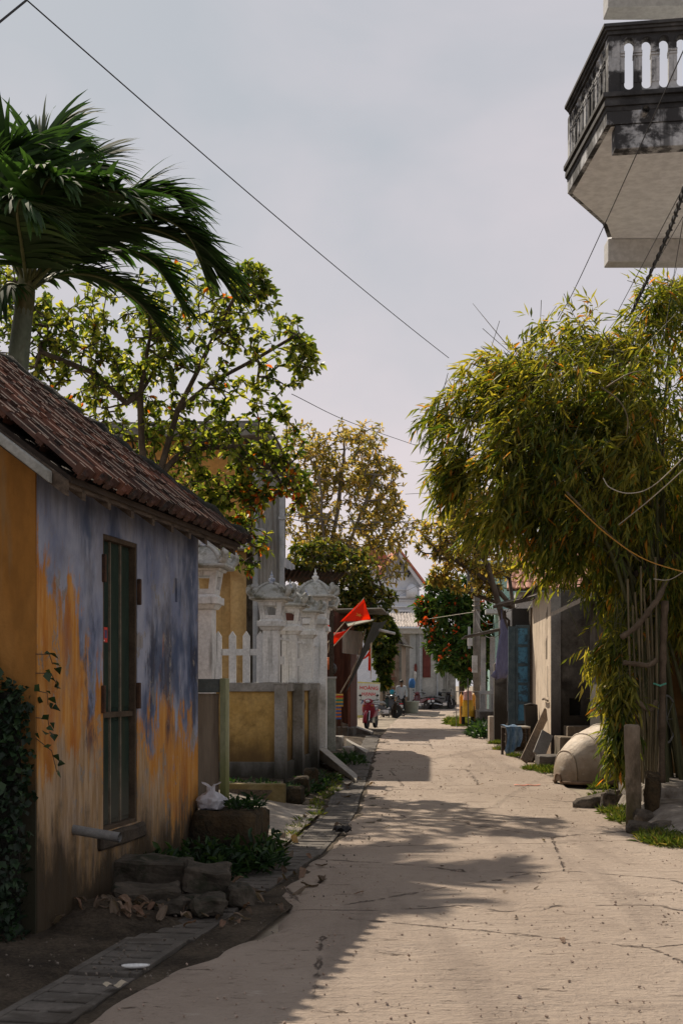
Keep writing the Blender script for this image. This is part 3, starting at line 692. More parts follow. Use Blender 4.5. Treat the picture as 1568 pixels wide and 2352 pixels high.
pillar(p6, 'far gate pillar of which the finial shows above the domed cap', w=.36, ztop=2.72, s=1.18, butt=False)
YW = thing('yard_wall', 'low yellow yard wall with grey coping and white pickets between lantern pillars', 'wall', p2, FR)
m = MB(); m.box(-1.75, .12, -.07, .07, .36, 1.46); m.build('yellow_panel', YELLOW, YW)
m = MB(); m.box(-1.78, .14, -.12, .14, 1.46, 1.60); m.build('coping', GREYC, YW, bevel=.01)
m = MB(); m.box(-1.78, .14, -.12, .12, -.1, .36); m.build('plinth', GREYC, YW, bevel=.01)
pk = None
def picket(m, x, y):
    w = .055; m.prism([(x - w, y - .03, 1.6), (x + w, y - .03, 1.6), (x + w, y - .03, 2.33), (x, y - .03, 2.41), (x - w, y - .03, 2.33)], (0, .06, 0))
for i, x in enumerate((-.178, -.40, -.62, -.85, -1.07, -1.29, -1.51)):
    m = MB(); picket(m, x, -.005); m.build('picket', LIME, YW, bevel=.004)
m = MB(); m.box(-1.7, -.14, -.022, .022, 2.03, 2.13); m.build('picket_rail', LIME, YW)
m = MB(); m.box(-.15, -.10, -.05, .01, 1.6, 2.33); m.build('end_post', LIME, YW)
# bays along the street: yellow panel, coping, thin iron bars with a pale plate
for a, b in ((p2, p3), (p3, p4), (p4, p5)):
    v = b - a; L = v.length; ang = -math.atan2(v.x, v.y); M = Matrix.Rotation(-FR, 4, 'Z') @ Matrix.Translation(a - p2) @ Matrix.Rotation(ang, 4, 'Z')
    def add(name, mat, boxes):
        m = MB()
        for q in boxes: m.box(*q, M)
        return m.build(name, mat, YW)
    add('yellow_panel', YELLOW, [(-.06, .07, .0, L, .3, 1.46)]); add('coping', GREYC, [(-.10, .12, .145, L - .155, 1.46, 1.585)]); add('plinth', GREYC, [(-.11, .13, .13, L - .01, -.1, .3)])
    n = 6
    for k in range(n):
        y = .26 + (L - .52) * k / (n - 1); add('iron_bar', LIME, [(-.007, .007, y - .007, y + .007, 1.585, 2.34)])
    add('plate', LIME, [(-.012, .012, L * .33, L * .66, 1.90, 2.03)]); add('top_rail', LIME, [(-.015, .015, .15, L - .15, 2.30, 2.335)])
# ------------------------------------------------------------------ side gate beside the house, mossy pier in front of it
GREENISH = pm('algae_green_cement', (.22, .235, .13), (.36, .36, .24), 5, .9, .4, 40, stretch=(1, 1, .25), foot=(.5, 1.2, (.13, .14, .045), .5))
SG = thing('side_gate', 'narrow side gate of bare plywood under a cement lintel beside the blue house', 'gate', P(488, 1568, 12.0) - Vector((0, 0, 1.6)), R(-8))
PLY = pm('weathered_plywood', (.26, .205, .15), (.34, .28, .21), 3, .85, .3, 30, stretch=(1, 1, .12), streak=((.15, .11, .08), 9, .52, .7, .6))
m = MB(); m.box(-.45, .055, .0, .03, .46, 1.50); m.build('plywood_panel', PLY, SG)
m = MB(); m.box(-.45, .09, -.04, .14, 1.51, 1.635); m.build('lintel', pm('green_grey_lintel', (.085, .10, .10), (.15, .165, .155), 3, .9, .3, stain=(.04, .045, .045)), SG, bevel=.008)
m = MB(); m.box(.082, .142, -.06, .08, .46, 1.64); m.build('post', GREENISH, SG, bevel=.006)
MOSSB = pm('mossy_dark_block', (.028, .022, .014), (.075, .05, .024), 4, .95, 1, 22, stain=(.012, .013, .007), stain_scale=5, bdist=.04)
me = rough_block(.56, .72, .50, 4, .03, 5, .04); me.materials.append(MOSSB)
o = place('pier_block', me, None, True); o.location = (-.99, 11.62, -.02); o.rotation_euler = (0, 0, R(-8)); tag(o, 'dark mossy concrete pier with weeds on top, below the side gate post', 'block')
# ------------------------------------------------------------------ concrete apron, retaining wall, stumps
APRON = pm('swept_concrete_apron', (.20, .17, .14), (.30, .265, .225), 2.5, .9, .5, 30, stretch=(1, .35, 1), stain=(.12, .10, .08), stain_scale=2)
q = [G(600, 1955, .0), G(690, 1925, .01), G(765, 1866, .01), G(668, 1856, .05), G(560, 1838, .16), G(530, 1862, .18)]
m = MB()
def apron(u, v):
    a = Vector((-.86, 11.9, .06)).lerp(Vector((-.50, 13.0, .012)), u) if False else None
    x0, x1 = -1.9, slab_r(12.2 + 4.6 * v) - .435
    d = 12.2 + 4.6 * v; x = x0 + (x1 - x0) * u
    z = .012 + .30 * (1 - u) ** 1.6 + .01 * fb(x, d, 3)
    return (x, d, z)
m.grid(apron, 16, 24); structure(m.build('concrete_apron', APRON, smooth=True))
RET = pm('algae_ochre_render', (.15, .115, .045), (.22, .18, .09), 3, .9, .5, 25, stain=(.07, .065, .03), stain_scale=3)
m = MB(); m.box(-1.1, 1.0, 0, .13, -.05, .30); o = m.build('retaining_wall', RET, bevel=.015); o.location = (-1.72, 16.85, 0); o.rotation_euler = (0, 0, R(-6)); tag(o, 'low algae-stained ochre retaining wall in front of the yellow yard wall', 'wall')
m = MB(); m.hexa([(-2.8, 16.95, -.05), (-.74, 16.75, -.05), (-.86, 20.4, -.05), (-2.8, 20.4, -.05), (-2.8, 16.95, .25), (-.76, 16.75, .22), (-.9, 20.4, .10), (-2.8, 20.4, .2)]); structure(m.build('yard_soil', SOIL))
for i, (x, y, d, h, lab) in enumerate(((678, 1849, 17.2, .24, 'front mossy concrete stump beside the retaining wall end'), (694, 1829, 18.5, .27, 'mossy concrete stump between the other two at the yard wall foot'), (714, 1812, 19.8, .30, 'mossy concrete stump nearest the tall gate pillar foot'))):
    me = rough_block(.20, .34, h, 3, .02, 11 + i, .03); me.materials.append(MOSSB); o = place('concrete_stump', me, None, True); p = P(x, 1568, d); o.location = (p.x, d, 0); o.rotation_euler = (0, 0, R(-10 + 8 * i)); tag(o, lab, 'stump', 'mossy stumps at the wall foot')
SLAB = pm('pale_cement_slab', (.27, .25, .22), (.37, .345, .31), 3, .9, .4, 35, stain=(.16, .14, .12), stain_scale=3)
m = MB(); a, b = P(738, 1568, 24.6), P(818, 1568, 21.5)
m.hexa([(a.x - .05, 24.9, .12), (b.x, 21.0, -.02), (b.x + .03, 22.2, -.02), (a.x + .02, 26.2, .12), (a.x - .05, 24.9, .34), (b.x, 21.0, .035), (b.x + .03, 22.2, .035), (a.x + .02, 26.2, .34)])
tag(m.build('gate_ramp', SLAB, bevel=.015), 'sloping cement ramp slab at the foot of the tall gate pillar', 'ramp')
# ------------------------------------------------------------------ yellow two-storey house behind the yard wall
OCH = pm('ochre_house_paint', (.44, .29, .12), (.52, .36, .17), 1.5, .85, .2, 35, stain=(.30, .18, .07), stain_scale=1.2, streak=((.20, .13, .06), 5, .58, .8, .5))
ORA = pm('deep_ochre_upper_wall', (.42, .20, .05), (.5, .27, .08), 1.4, .85, .2, 35, streak=((.14, .08, .04), 5, .55, .75, .6))
OLDC = pm('blackened_concrete', (.10, .095, .085), (.22, .21, .19), 2, .9, .5, 30, stain=(.035, .033, .03), stain_scale=1.5, streak=((.03, .03, .028), 6, .5, .7, .7))
TINC = pm('old_corrugated_tin', (.21, .21, .20), (.31, .30, .28), 4, .6, .2, 30, stretch=(1, 1, .15), metal=.0, streak=((.10, .075, .055), 9, .52, .7, .7))
YH = thing('yellow_house', 'two-storey ochre house with round corner column behind the white fence', 'house', (-3.0, 27.5, 0), R(-4))
Dx = lambda x, d: (x - 784) * d / F
def at(x, d): return Dx(x, d) + 3.0
m = MB(); m.box(-4, at(545, 27.5), .15, 6, -.1, 4.35); m.build('ground_floor_wall', OCH, YH)
m = MB(); m.box(-4, at(560, 27.5), .05, 6, 4.78, 6.7); m.build('upper_wall', ORA, YH)
m = MB(); m.lathe([(.17, 0), (.17, 4.35)], 20, Matrix.Translation((at(553, 27.5) - .05, .05, 0))); m.build('corner_column', OCH, YH, smooth=False)
m = MB(); m.box(-4.1, at(614, 27.5), -.6, .14, 4.62, 4.77); m.box(-4.1, at(608, 27.5), -.55, 6.1, 4.36, 4.61); m.build('canopy_slab', pm('pale_slab', (.36, .37, .38), (.45, .46, .47), 2, .85, .2, stain=(.2, .2, .2)), YH, bevel=.01)
m = MB(); m.box(-4.2, at(622, 27.5), -.45, 6.2, 6.71, 6.95); m.box(-4.1, at(600, 27.5), -.3, 6.1, 6.95, 7.05); m.build('roof_slab', OLDC, YH, bevel=.015)
m = MB(); m.box(at(560, 27.5) + .003, at(584, 27.5), .4, 5.9, -.1, 6.7); m.build('rear_wing_wall', OLDC, YH)
def corrugated(m, p, ux, uz, w, h, pitch=.075, amp=.012, nz=1):
    """wavy sheet from p along ux (across the waves) and uz"""
    p, ux, uz = Vector(p), Vector(ux).normalized(), Vector(uz).normalized(); nn = ux.cross(uz); n = max(4, int(w / pitch) * 6)
    vs = [p + ux * (w * i / n) + uz * (h * j / nz) + nn * (amp * math.sin(2 * math.pi * i / 6)) for j in range(nz + 1) for i in range(n + 1)]
    vs += [v - nn * .004 for v in vs]; k = (n + 1) * (nz + 1)
    fs = [(j * (n + 1) + i, j * (n + 1) + i + 1, (j + 1) * (n + 1) + i + 1, (j + 1) * (n + 1) + i) for j in range(nz) for i in range(n)]
    m.add(vs, fs + [tuple(k + q for q in f[::-1]) for f in fs])
m = MB(); corrugated(m, (at(597, 27.5), -.05, 2.85), (1, 0, 0), (0, 0, 1), .42, 3.1); m.build('tin_screen', TINC, YH)
PIPE = pm('grey_drain_pipe', (.27, .29, .31), (.36, .38, .40), 5, .5, .1)
for x, z0, z1 in ((589, .2, 6.6), (650, 3.0, 5.9)):
    m = MB(); m.tube([(at(x, 27.5), -.12, z0), (at(x, 27.5), -.12, z1)], .055, 10)
    for zz in np.arange(z0 + .6, z1, 1.4): m.box(at(x, 27.5) - .07, at(x, 27.5) + .07, -.19, -.04, zz, zz + .06)
    m.build('drain_pipe', PIPE, YH, smooth=False)
m = MB(); m.box(at(584, 27.5) + .003, at(655, 27.5), .3, 5, -.1, 2.8); m.build('shed_wall', OLDC, YH)
# low dark tin roof behind the gate pillars
m = MB(); corrugated(m, (Dx(630, 32), 31.5, 4.35), (1, .0, -.055), (-.1, 1, -.03), 1.75, 2.6, .11, .018); o = m.build('tin_roof', pm('black_rusty_tin', (.022, .02, .018), (.06, .042, .033), 3, .8, .3, 25, stain=(.13, .06, .035), stain_scale=2)); tag(o, 'low black rusty tin roof showing behind the lantern pillars', 'roof')
m = MB()
for x, y in ((Dx(640, 32), 31.7), (Dx(772, 32) - .1, 31.7), (Dx(640, 32), 33.7), (Dx(772, 32) - .15, 33.7)): m.box(x - .04, x + .04, y - .04, y + .04, -.05, 4.2 + (y - 31.5) * .15)
m.build('roof_post', WOOD_D, o)
# ------------------------------------------------------------------ trees and palm
BARK = pm('grey_brown_bark', (.055, .042, .033), (.11, .088, .068), 9, .95, .7, 30, stretch=(1, 1, .35))
BARKP = pm('pale_bark', (.11, .095, .078), (.19, .165, .14), 9, .95, .6, 30, stretch=(1, 1, .4))
ALMOND = leaf_mat('almond_leaf', [(0, (.025, .05, .012)), (.3, (.06, .10, .02)), (.58, (.20, .25, .045)), (.88, (.40, .40, .10)), (.9, (.45, .16, .02)), (1.0, (.48, .08, .015))], .6, .45, (1.55, 1.45, .6))
YELLOWL = leaf_mat('yellowing_leaf', [(0, (.09, .10, .025)), (.35, (.21, .20, .05)), (.7, (.46, .36, .10)), (.9, (.52, .36, .12)), (1.0, (.45, .20, .07))], .58, .5, (1.4, 1.3, .75))
DARKL = leaf_mat('dark_green_leaf', [(0, (.022, .042, .012)), (.4, (.07, .095, .02)), (.75, (.19, .18, .04)), (1.0, (.32, .21, .05))], .5, .45)
def Pl(*pts): return [P(*p) for p in pts]
make_tree('almond_tree', 'big leafy tree behind the blue house roof, some of its leaves turned red', 'tree', (Dx(345, 20.5), 20.5, 0),
    [[Vector((Dx(345, 20.5), 20.5, 0)), P(350, 1200, 20.5), P(335, 1080, 20.5), P(322, 960, 20.4), P(332, 850, 20.3), P(345, 750, 20.1)],
     Pl((352, 1180, 20.5), (372, 1050, 20.6), (388, 985, 20.7), (430, 910, 20.8), (540, 858, 20.9), (640, 800, 20.8), (690, 765, 20.7)),
     Pl((372, 1050, 20.6), (480, 1010, 21.0), (590, 1040, 21.3), (650, 1110, 21.2)), Pl((350, 1200, 20.5), (440, 1140, 21.3), (530, 1190, 21.6), (575, 1250, 21.7)),
     Pl((322, 960, 20.4), (250, 880, 20.0), (170, 830, 19.8), (90, 800, 19.6)), Pl((430, 910, 20.8), (470, 800, 20.5), (540, 690, 20.3)), Pl((325, 900, 20.3), (400, 780, 21.3), (420, 680, 21.5)), Pl((335, 1080, 20.5), (270, 1010, 21.5), (200, 960, 22))],
    [blob(300, 760, 20.3, 150), blob(440, 730, 20.6, 140), blob(555, 710, 20.4, 95), blob(575, 650, 20.3, 48, .35), blob(640, 800, 20.7, 95), blob(690, 830, 20.8, 55, .22), blob(180, 850, 20.2, 140), blob(60, 780, 20.2, 130),
     blob(420, 930, 20.9, 130), blob(560, 940, 21, 100), blob(500, 1060, 21.2, 105, .75), blob(600, 1090, 21.3, 80, .6), blob(675, 1120, 21.2, 50, .25), blob(545, 1170, 21.4, 70, .4), blob(560, 1250, 21.6, 70, .40), blob(470, 1140, 21.5, 60, .3), blob(30, 700, 21, 110, .6), blob(400, 1030, 21.2, 90), blob(300, 940, 21.5, 110), blob(640, 1010, 21.1, 60, .3)],
    1450, ALMOND, BARK, 11, per_end=5, along=3, L=(.09, .16), Wf=.46, r=(.006, .078), hang=-.12, odd=.008, lo=.05, hi=.88, oddfn=lambda p: .20 * np.clip((p[:, 0] + 1.9) / .6, 0, 1) * np.clip((5.4 - p[:, 2]) / .8, 0, 1))
make_tree('yellowing_tree', 'half-bare spreading tree with small yellow leaves and many thin branches beyond the pillars', 'tree', (Dx(742, 50.0), 50.0, 0),
    [[Vector((Dx(742, 50.0), 50.0, 0)), P(745, 1420, 50.0), P(752, 1330, 50.0), P(765, 1230, 50.0), P(780, 1130, 49.8), P(790, 1030, 49.6)],
     Pl((745, 1400, 50.0), (720, 1300, 50.5), (700, 1200, 51.0), (690, 1090, 51.0)), Pl((748, 1380, 50.0), (790, 1280, 49.5), (830, 1180, 49.0), (860, 1090, 49.0)), Pl((748, 1350, 50.0), (800, 1300, 50.5), (870, 1230, 51.0), (920, 1190, 51.0)),
     Pl((745, 1420, 50.0), (800, 1350, 49.0), (860, 1330, 48.5), (915, 1320, 48.0)), Pl((752, 1330, 50.0), (740, 1220, 49.0), (735, 1100, 48.5))],
    [blob(790, 1060, 50.0, 95), blob(715, 1080, 50.0, 80), blob(860, 1110, 50.0, 75), blob(800, 1170, 50.0, 120), blob(885, 1210, 50.5, 75), blob(700, 1210, 50.0, 70), blob(890, 1290, 49.5, 55), blob(760, 1290, 49.5, 90), blob(690, 1010, 50.5, 51.0), blob(850, 1010, 50.0, 45)],
    1500, YELLOWL, BARKP, 23, per_end=5, along=2, L=(.15, .27), Wf=.34, r=(.010, .13), odd=.05, lo=.1, hi=.9, step=.5, spread=1.0)
make_tree('bushy_tree', 'dense dark green and ochre tree low behind the flags', 'tree', (Dx(800, 44), 44, 0),
    [[Vector((Dx(800, 44), 44, 0)), P(802, 1440, 44), P(805, 1350, 44)], Pl((802, 1440, 44), (850, 1380, 44), (880, 1350, 44)), Pl((802, 1440, 44), (745, 1350, 44), (720, 1300, 44))],
    [blob(800, 1330, 44, 75), blob(855, 1380, 44, 55), blob(740, 1300, 44, 65), blob(830, 1430, 43.5, 50), blob(690, 1290, 44, 50), blob(770, 1390, 43.5, 60), blob(870, 1450, 45, 35)],
    520, DARKL, BARK, 31, per_end=9, along=3, L=(.16, .28), Wf=.42, r=(.012, .14), odd=.08, lo=.0, hi=.9, step=.5)
make_tree('leaning_tree', 'thin leaning tree with sparse yellow-green leaves beside the utility pole', 'tree', (Dx(1195, 36), 36, 0),
    [[Vector((Dx(1195, 36), 36, 0)), P(1190, 1500, 36), P(1178, 1450, 36), P(1155, 1380, 36), P(1110, 1300, 35.5), P(1060, 1270, 35), P(1010, 1262, 34.8)],
     Pl((1178, 1450, 36), (1165, 1400, 35.8), (1140, 1340, 35.5), (1080, 1230, 35), (1040, 1170, 35)), Pl((1172, 1430, 36), (1180, 1370, 36.5), (1160, 1290, 37), (1150, 1180, 37)), Pl((1155, 1380, 36), (1100, 1345, 36), (1050, 1340, 36), (1000, 1330, 36))],
    [blob(1060, 1230, 35.2, 85), blob(1010, 1230, 35, 60), blob(1090, 1160, 35.4, 55), blob(1110, 1190, 35.5, 80), blob(1160, 1260, 36.5, 70), blob(1070, 1310, 35.6, 60), blob(1120, 1330, 36, 40, .4), blob(1010, 1320, 36, 30, .3)],
    1000, YELLOWL, BARK, 41, per_end=6, along=2, L=(.10, .19), Wf=.36, r=(.008, .10), odd=.05, lo=.0, hi=.85, step=.45, spread=1.0)
# flame tree with orange flower heads at the bend of the street
FERN = leaf_mat('feathery_green_leaf', [(0, (.028, .07, .018)), (.5, (.07, .14, .03)), (.88, (.16, .21, .04)), (.9, (.60, .07, .02)), (1.0, (.72, .12, .02))], .4, .5, (1.2, 1.25, .6))
FB = [blob(1010, 1370, 60, 42), blob(1060, 1370, 60, 45), blob(1100, 1420, 60, 50), blob(1020, 1430, 60, 55), blob(1080, 1480, 59, 55), blob(1040, 1510, 59, 45), blob(975, 1400, 60.5, 26, .5), blob(1080, 1540, 59, 35), blob(1000, 1480, 60, 30), blob(1120, 1500, 60, 30)]
flame = make_tree('flame_tree', 'round dark green tree dotted with orange flowers at the end of the lane', 'tree', (Dx(1062, 60), 60, 0),
    [[Vector((Dx(1062, 60), 60, 0)), P(1062, 1560, 60), P(1058, 1480, 60), P(1045, 1420, 60)], Pl((1062, 1560, 60), (1085, 1470, 60), (1100, 1400, 60)), Pl((1058, 1480, 60), (1020, 1440, 60), (1000, 1390, 60))],
    FB, 620, FERN, BARK, 51, per_end=9, along=4, L=(.24, .42), Wf=.30, r=(.015, .14), odd=0, lo=0, hi=.87, step=.6)
rng = np.random.default_rng(5)
fp = blobs_sample(FB, 150, rng, .85); fp = fp[(fp[:, 1] < 60.3)][:46] - np.array(flame.location)
ps = np.repeat(fp, 8, 0) + rng.normal(0, .09, (len(fp) * 8, 3)); dsn = rng.normal(0, 1, ps.shape) + np.array([0, -.2, .5])
leaf_object('blossom', FERN, flame, blades(ps, dsn, rng.uniform(.12, .22, len(ps)), rng.uniform(.08, .14, len(ps)), rng), rng.uniform(.9, 1, len(ps)), LEAF_F)
# background greenery closing the lane
for nm, lab, bl, sd in (('far_tree', 'dark green far tree behind the lane bend, left of the flame tree', [blob(1000, 1520, 100, 45), blob(1040, 1500, 100, 45), blob(970, 1530, 100, 30)], 61), ('far_tree', 'green far tree seen between the utility pole and the porch', [blob(1140, 1470, 95, 40), blob(1110, 1520, 95, 45), blob(1170, 1510, 95, 45), blob(1130, 1560, 95, 30)], 62)):
    c = bl[0][0]; make_tree(nm, lab, 'tree', (c.x, c.y, 0), [[Vector((c.x, c.y, 0)), Vector((c.x, c.y, c.z - 1)), c]], bl, 260, DARKL, BARK, sd, per_end=9, along=3, L=(.4, .7), Wf=.45, r=(.02, .2), step=.8, lo=.0, hi=.75, odd=0, group='far trees closing the lane')

# ---- palm
PALM = leaf_mat('palm_leaflet', [(0, (.022, .046, .016)), (.5, (.038, .082, .026)), (.8, (.07, .135, .036)), (1.0, (.16, .19, .05))], .45, .75, (1.4, 1.5, .6))
PTRUNK = pm('green_grey_palm_trunk', (.10, .125, .095), (.16, .185, .145), 3, .8, .3, 30, stretch=(1, 1, .5), stain=(.075, .07, .05), stain_scale=3)
PD = 17.5
PB = P(62, 668, PD)
palm = thing('palm_tree', 'windswept palm with drooping dark fronds rising behind the tiled roof', 'palm tree', (P(40, 1568, PD).x - .1, PD, 0))
pb = Vector(palm.location)
m = MB(); tp = [Vector((P(36, 1568, PD).x - .15, PD, 0)), P(28, 1200, PD), P(42, 835, PD), P(50, 760, PD), P(58, 690, PD)]
fine = []
for a, b in zip(tp[:-1], tp[1:]):
    for k in range(8): fine.append(a.lerp(b, k / 8))
fine.append(tp[-1])
m.tube([p - pb for p in fine], [.165 - .045 * i / len(fine) + (.004 if i % 2 else 0) for i in range(len(fine))], 14); m.build('trunk', PTRUNK, palm, smooth=True)
m = MB(); m.tube([P(52, 745, PD) - pb, P(58, 690, PD) - pb, P(63, 640, PD) - pb, P(66, 590, PD) - pb], [.12, .135, .115, .065], 12); m.build('crown_shaft', pm('palm_sheath', (.07, .075, .03), (.13, .12, .06), 5, .7, .3, stretch=(3, 3, .4)), palm, smooth=True)
def catmull(pts, n):
    pts = [2 * pts[0] - pts[1]] + pts + [2 * pts[-1] - pts[-2]]; out = []
    segs = len(pts) - 3
    for i in range(n + 1):
        f = i / n * segs; k = min(int(f), segs - 1); t = f - k; a, b, c, d = pts[k:k + 4]
        out.append(.5 * ((2 * b) + (c - a) * t + (2 * a - 5 * b + 4 * c - d) * t * t + (3 * b - a - 3 * c + d) * t ** 3))
    return out
prng = np.random.default_rng(77)
STALK = pm('palm_stalk', (.07, .085, .03), (.11, .12, .05), 6, .6, .2)
def frond(ctrl, n=66, L0=.62, wind=.24, droop=.46, hang=0.0, fan=.5):
    cp = [P(*c) - pb for c in ctrl]; pts = catmull(cp, 30)
    m = MB(); m.tube(pts, [.030 * (1 - .85 * i / 30) + .002 for i in range(31)], 5); st = m.build('frond', STALK, palm, smooth=True)
    V, tint = [], []
    base = prng.uniform(0, .55)
    for i in range(n):
        f = .10 + .90 * (i + .5) / n; q = f * 30; k = min(int(q), 29); p = pts[k].lerp(pts[k + 1], q - k); T = (pts[k + 1] - pts[k]).normalized()
        S = T.cross(Vector((0, 0, 1)));  S = S.normalized() if S.length > .05 else Vector((1, 0, 0)); U = S.cross(T)
        L = L0 * (.55 + .75 * math.sin(math.pi * min(1, .18 + .72 * f))) * prng.uniform(.85, 1.12)
        for sg in (-1, 1):
            d = (T * (fan + .5 * f) + S * sg * (.85 - .3 * f) + U * prng.uniform(.05, .38) + Vector((wind, 0, -hang)) + Vector(prng.normal(0, .085, 3))).normalized()
            w = L * .056 * prng.uniform(.8, 1.2) + .006; side = d.cross(U + S * .25 * sg).normalized()
            ns = 5; rows = []
            cur = p.copy(); dd = d.copy(); g = droop * prng.uniform(.6, 1.5)
            for j in range(ns + 1):
                h = j / ns; ww = w * (1 - h) ** .6 * min(1, .5 + h * 3) if j < ns else .001
                rows.append([cur - side * ww, cur + side * ww]); 
                dd = (dd + Vector((wind * .12, 0, -g * .36 * (h + .25)))).normalized(); cur = cur + dd * (L / ns)
            V.append([list(v) for r in rows for v in r]); tint.append(min(1, max(0, base + prng.normal(0, .2))))
    fs = [(2 * j, 2 * j + 1, 2 * j + 3, 2 * j + 2) for j in range(5)]
    leaf_object('leaflets', PALM, st, np.array(V), np.array(tint), fs)
D0 = PD
for c, kw in (
    ([(64, 650, D0), (78, 500, D0), (88, 340, D0 + .1), (110, 245, D0 + .2), (165, 262, D0 + .3)], {}),
    ([(64, 650, D0), (105, 490, D0 + .3), (150, 370, D0 + .6), (200, 320, D0 + .9), (235, 350, D0 + 1.1)], {}),
    ([(66, 655, D0), (140, 560, D0 - .2), (250, 450, D0 + .2), (330, 402, D0 + .3), (395, 420, D0 + .3), (430, 480, D0 + .3)], dict(L0=.58)),
    ([(66, 660, D0), (150, 575, D0), (270, 515, D0), (370, 525, D0), (470, 590, D0), (505, 640, D0)], dict(L0=.68)),
    ([(66, 665, D0), (140, 590, D0 - .2), (240, 500, D0 - .3), (330, 470, D0 - .3), (420, 520, D0 - .3), (465, 600, D0 - .2)], dict(L0=.6)),
    ([(66, 670, D0), (140, 630, D0 + .2), (240, 640, D0 + .4), (330, 705, D0 + .5), (395, 800, D0 + .5)], dict(L0=.6, wind=.25)),
    ([(66, 665, D0), (160, 600, D0 + .5), (260, 570, D0 + .9), (350, 600, D0 + 1.2), (410, 690, D0 + 1.3)], dict(L0=.6)),
    ([(62, 655, D0), (40, 520, D0 - .2), (20, 390, D0 - .3), (20, 300, D0 - .4), (70, 290, D0 - .5)], {}),
    ([(60, 660, D0), (0, 560, D0 + .1), (-70, 500, D0 + .2), (-150, 500, D0 + .2)], {}),
    ([(58, 665, D0), (15, 655, D0 - .2), (-25, 720, D0 - .3), (-45, 810, D0 - .3)], dict(L0=.45, wind=.15, hang=.5, n=50)),
    ([(64, 655, D0), (80, 530, D0 - .6), (95, 420, D0 - 1.0), (120, 370, D0 - 1.4), (165, 390, D0 - 1.7)], dict(hang=.15)),
    ([(66, 655, D0), (120, 520, D0 - .5), (190, 430, D0 - .9), (260, 410, D0 - 1.3), (310, 450, D0 - 1.5)], {}),
    ([(62, 655, D0), (50, 560, D0 - .7), (40, 470, D0 - 1.2), (50, 430, D0 - 1.6), (85, 470, D0 - 1.9)], dict(hang=.25)),
    ([(62, 655, D0), (10, 540, D0 - .4), (-40, 430, D0 - .6), (-40, 350, D0 - .7), (0, 330, D0 - .8)], {})):
    frond([(x, y + max(0, 560 - y) * .20, D0 + (d - D0) * 1.36) for x, y, d in c], **{**kw, 'L0': kw.get('L0', .62) * 1.2})
# ------------------------------------------------------------------ right side: bamboo clump
BAMB = leaf_mat('bamboo_leaf', [(0, (.035, .075, .016)), (.35, (.11, .143, .027)), (.7, (.285, .272, .055)), (.88, (.40, .36, .085)), (.9, (.46, .25, .045)), (1.0, (.50, .19, .03))], .6, .5, (1.6, 1.45, .5))
CULM = pm('dry_bamboo_culm', (.10, .08, .042), (.18, .14, .08), 5, .6, .3, 30, stretch=(3, 3, .5), stain=(.07, .06, .035), stain_scale=3)
CULMD = pm('dark_bamboo_culm', (.05, .055, .022), (.10, .095, .04), 5, .6, .3, 30, stretch=(3, 3, .5))
BC = Vector((Dx(1490, 16.6), 16.6, 0))
bam = thing('bamboo_clump', 'huge overhanging bamboo clump with yellow-green leaves on the right', 'bamboo', BC)
brng = np.random.default_rng(99)
# outline of the canopy as masses (photo position, depth, radius)
BB = [blob(1250, 800, 17.2, 85), blob(1200, 880, 17.2, 115), blob(1110, 900, 17.4, 85), blob(1030, 960, 17.6, 62, .16), blob(1340, 780, 17.6, 90), blob(1440, 790, 17.8, 90), blob(1540, 740, 18, 100), blob(1130, 1010, 17, 105),
      blob(1060, 1080, 17.3, 55, .2), blob(1300, 930, 16.8, 170), blob(1450, 950, 17, 180), blob(1230, 1060, 16.6, 140), blob(1350, 1110, 16.6, 170), blob(1500, 1120, 17, 180), blob(1160, 1150, 16.8, 95), blob(1220, 1190, 16.8, 95),
      blob(1325, 1245, 17, 100), blob(1440, 1290, 17.4, 120), blob(1540, 1280, 17.6, 130), blob(1425, 1400, 16.7, 55), blob(1415, 1470, 16.3, 38, .3), blob(1535, 1300, 16.6, 75), blob(1560, 1400, 16.8, 60), blob(1490, 1350, 18.6, 85), blob(1560, 1380, 18.6, 85), blob(1450, 1430, 18.0, 50), blob(1425, 1560, 16.0, 30, .2), blob(1424, 1650, 15.9, 23, .12), blob(1422, 1715, 15.8, 18, .06),
      blob(1400, 1020, 19.0, 190, 2.0), blob(1300, 1060, 18.8, 140, 1.2), blob(1510, 1150, 19.2, 170, 1.6), blob(1440, 1230, 18.8, 110, 1.0), blob(1345, 1500, 16.4, 26, .05), blob(1560, 660, 18, 40, .08), blob(1500, 690, 17.6, 45, .1)]  # the heavy back masses are added to shade the inside of the clump
def culm(mb, base, ctrl, r):
    pts = catmull([base] + ctrl, 26); mb.tube(pts, [r * (1 - .8 * (i / 26)) + .003 + (.0035 if i % 3 == 0 else 0) * (1 - i / 26) for i in range(27)], 7); return pts
cm = MB()
for k in range(34):
    b0 = Vector((abs(brng.normal(.1, .35)) + .02, brng.normal(.5, .45), 0)); bl = BB[int(brng.integers(0, 20))]
    tip = Vector(bl[0]) - BC + Vector(brng.normal(0, .35, 3)); top = max(tip.z + .1, 3.8)
    mid = b0.lerp(tip, .25); mid.z = top * .62
    up = b0.lerp(tip, .62); up.z = top * (.98 if tip.z < top - .6 else .9)
    culm(cm, b0, [mid, up, tip], brng.uniform(.018, .032))
cm.build('culm', CULMD, bam, smooth=True)
sp = blobs_sample(BB, 15500, brng, .05) - np.array(BC)
cn = np.array([noise.noise(Vector(q) * 1.9) + .5 * noise.noise(Vector(q) * 4.5) for q in sp]); sp = sp[(cn > -.06) | (sp[:, 1] > 1.4) & (sp[:, 2] < 3.6)][:9000]
ctr = np.array([0.2, .4, 4.2])
outw = unit(sp - ctr)
td = unit(outw * .55 + brng.normal(0, .45, sp.shape) + np.array([-.10, -.1, -.55]))
nl = 7; twL = brng.uniform(.16, .42, len(sp))
ps, dd = [], []
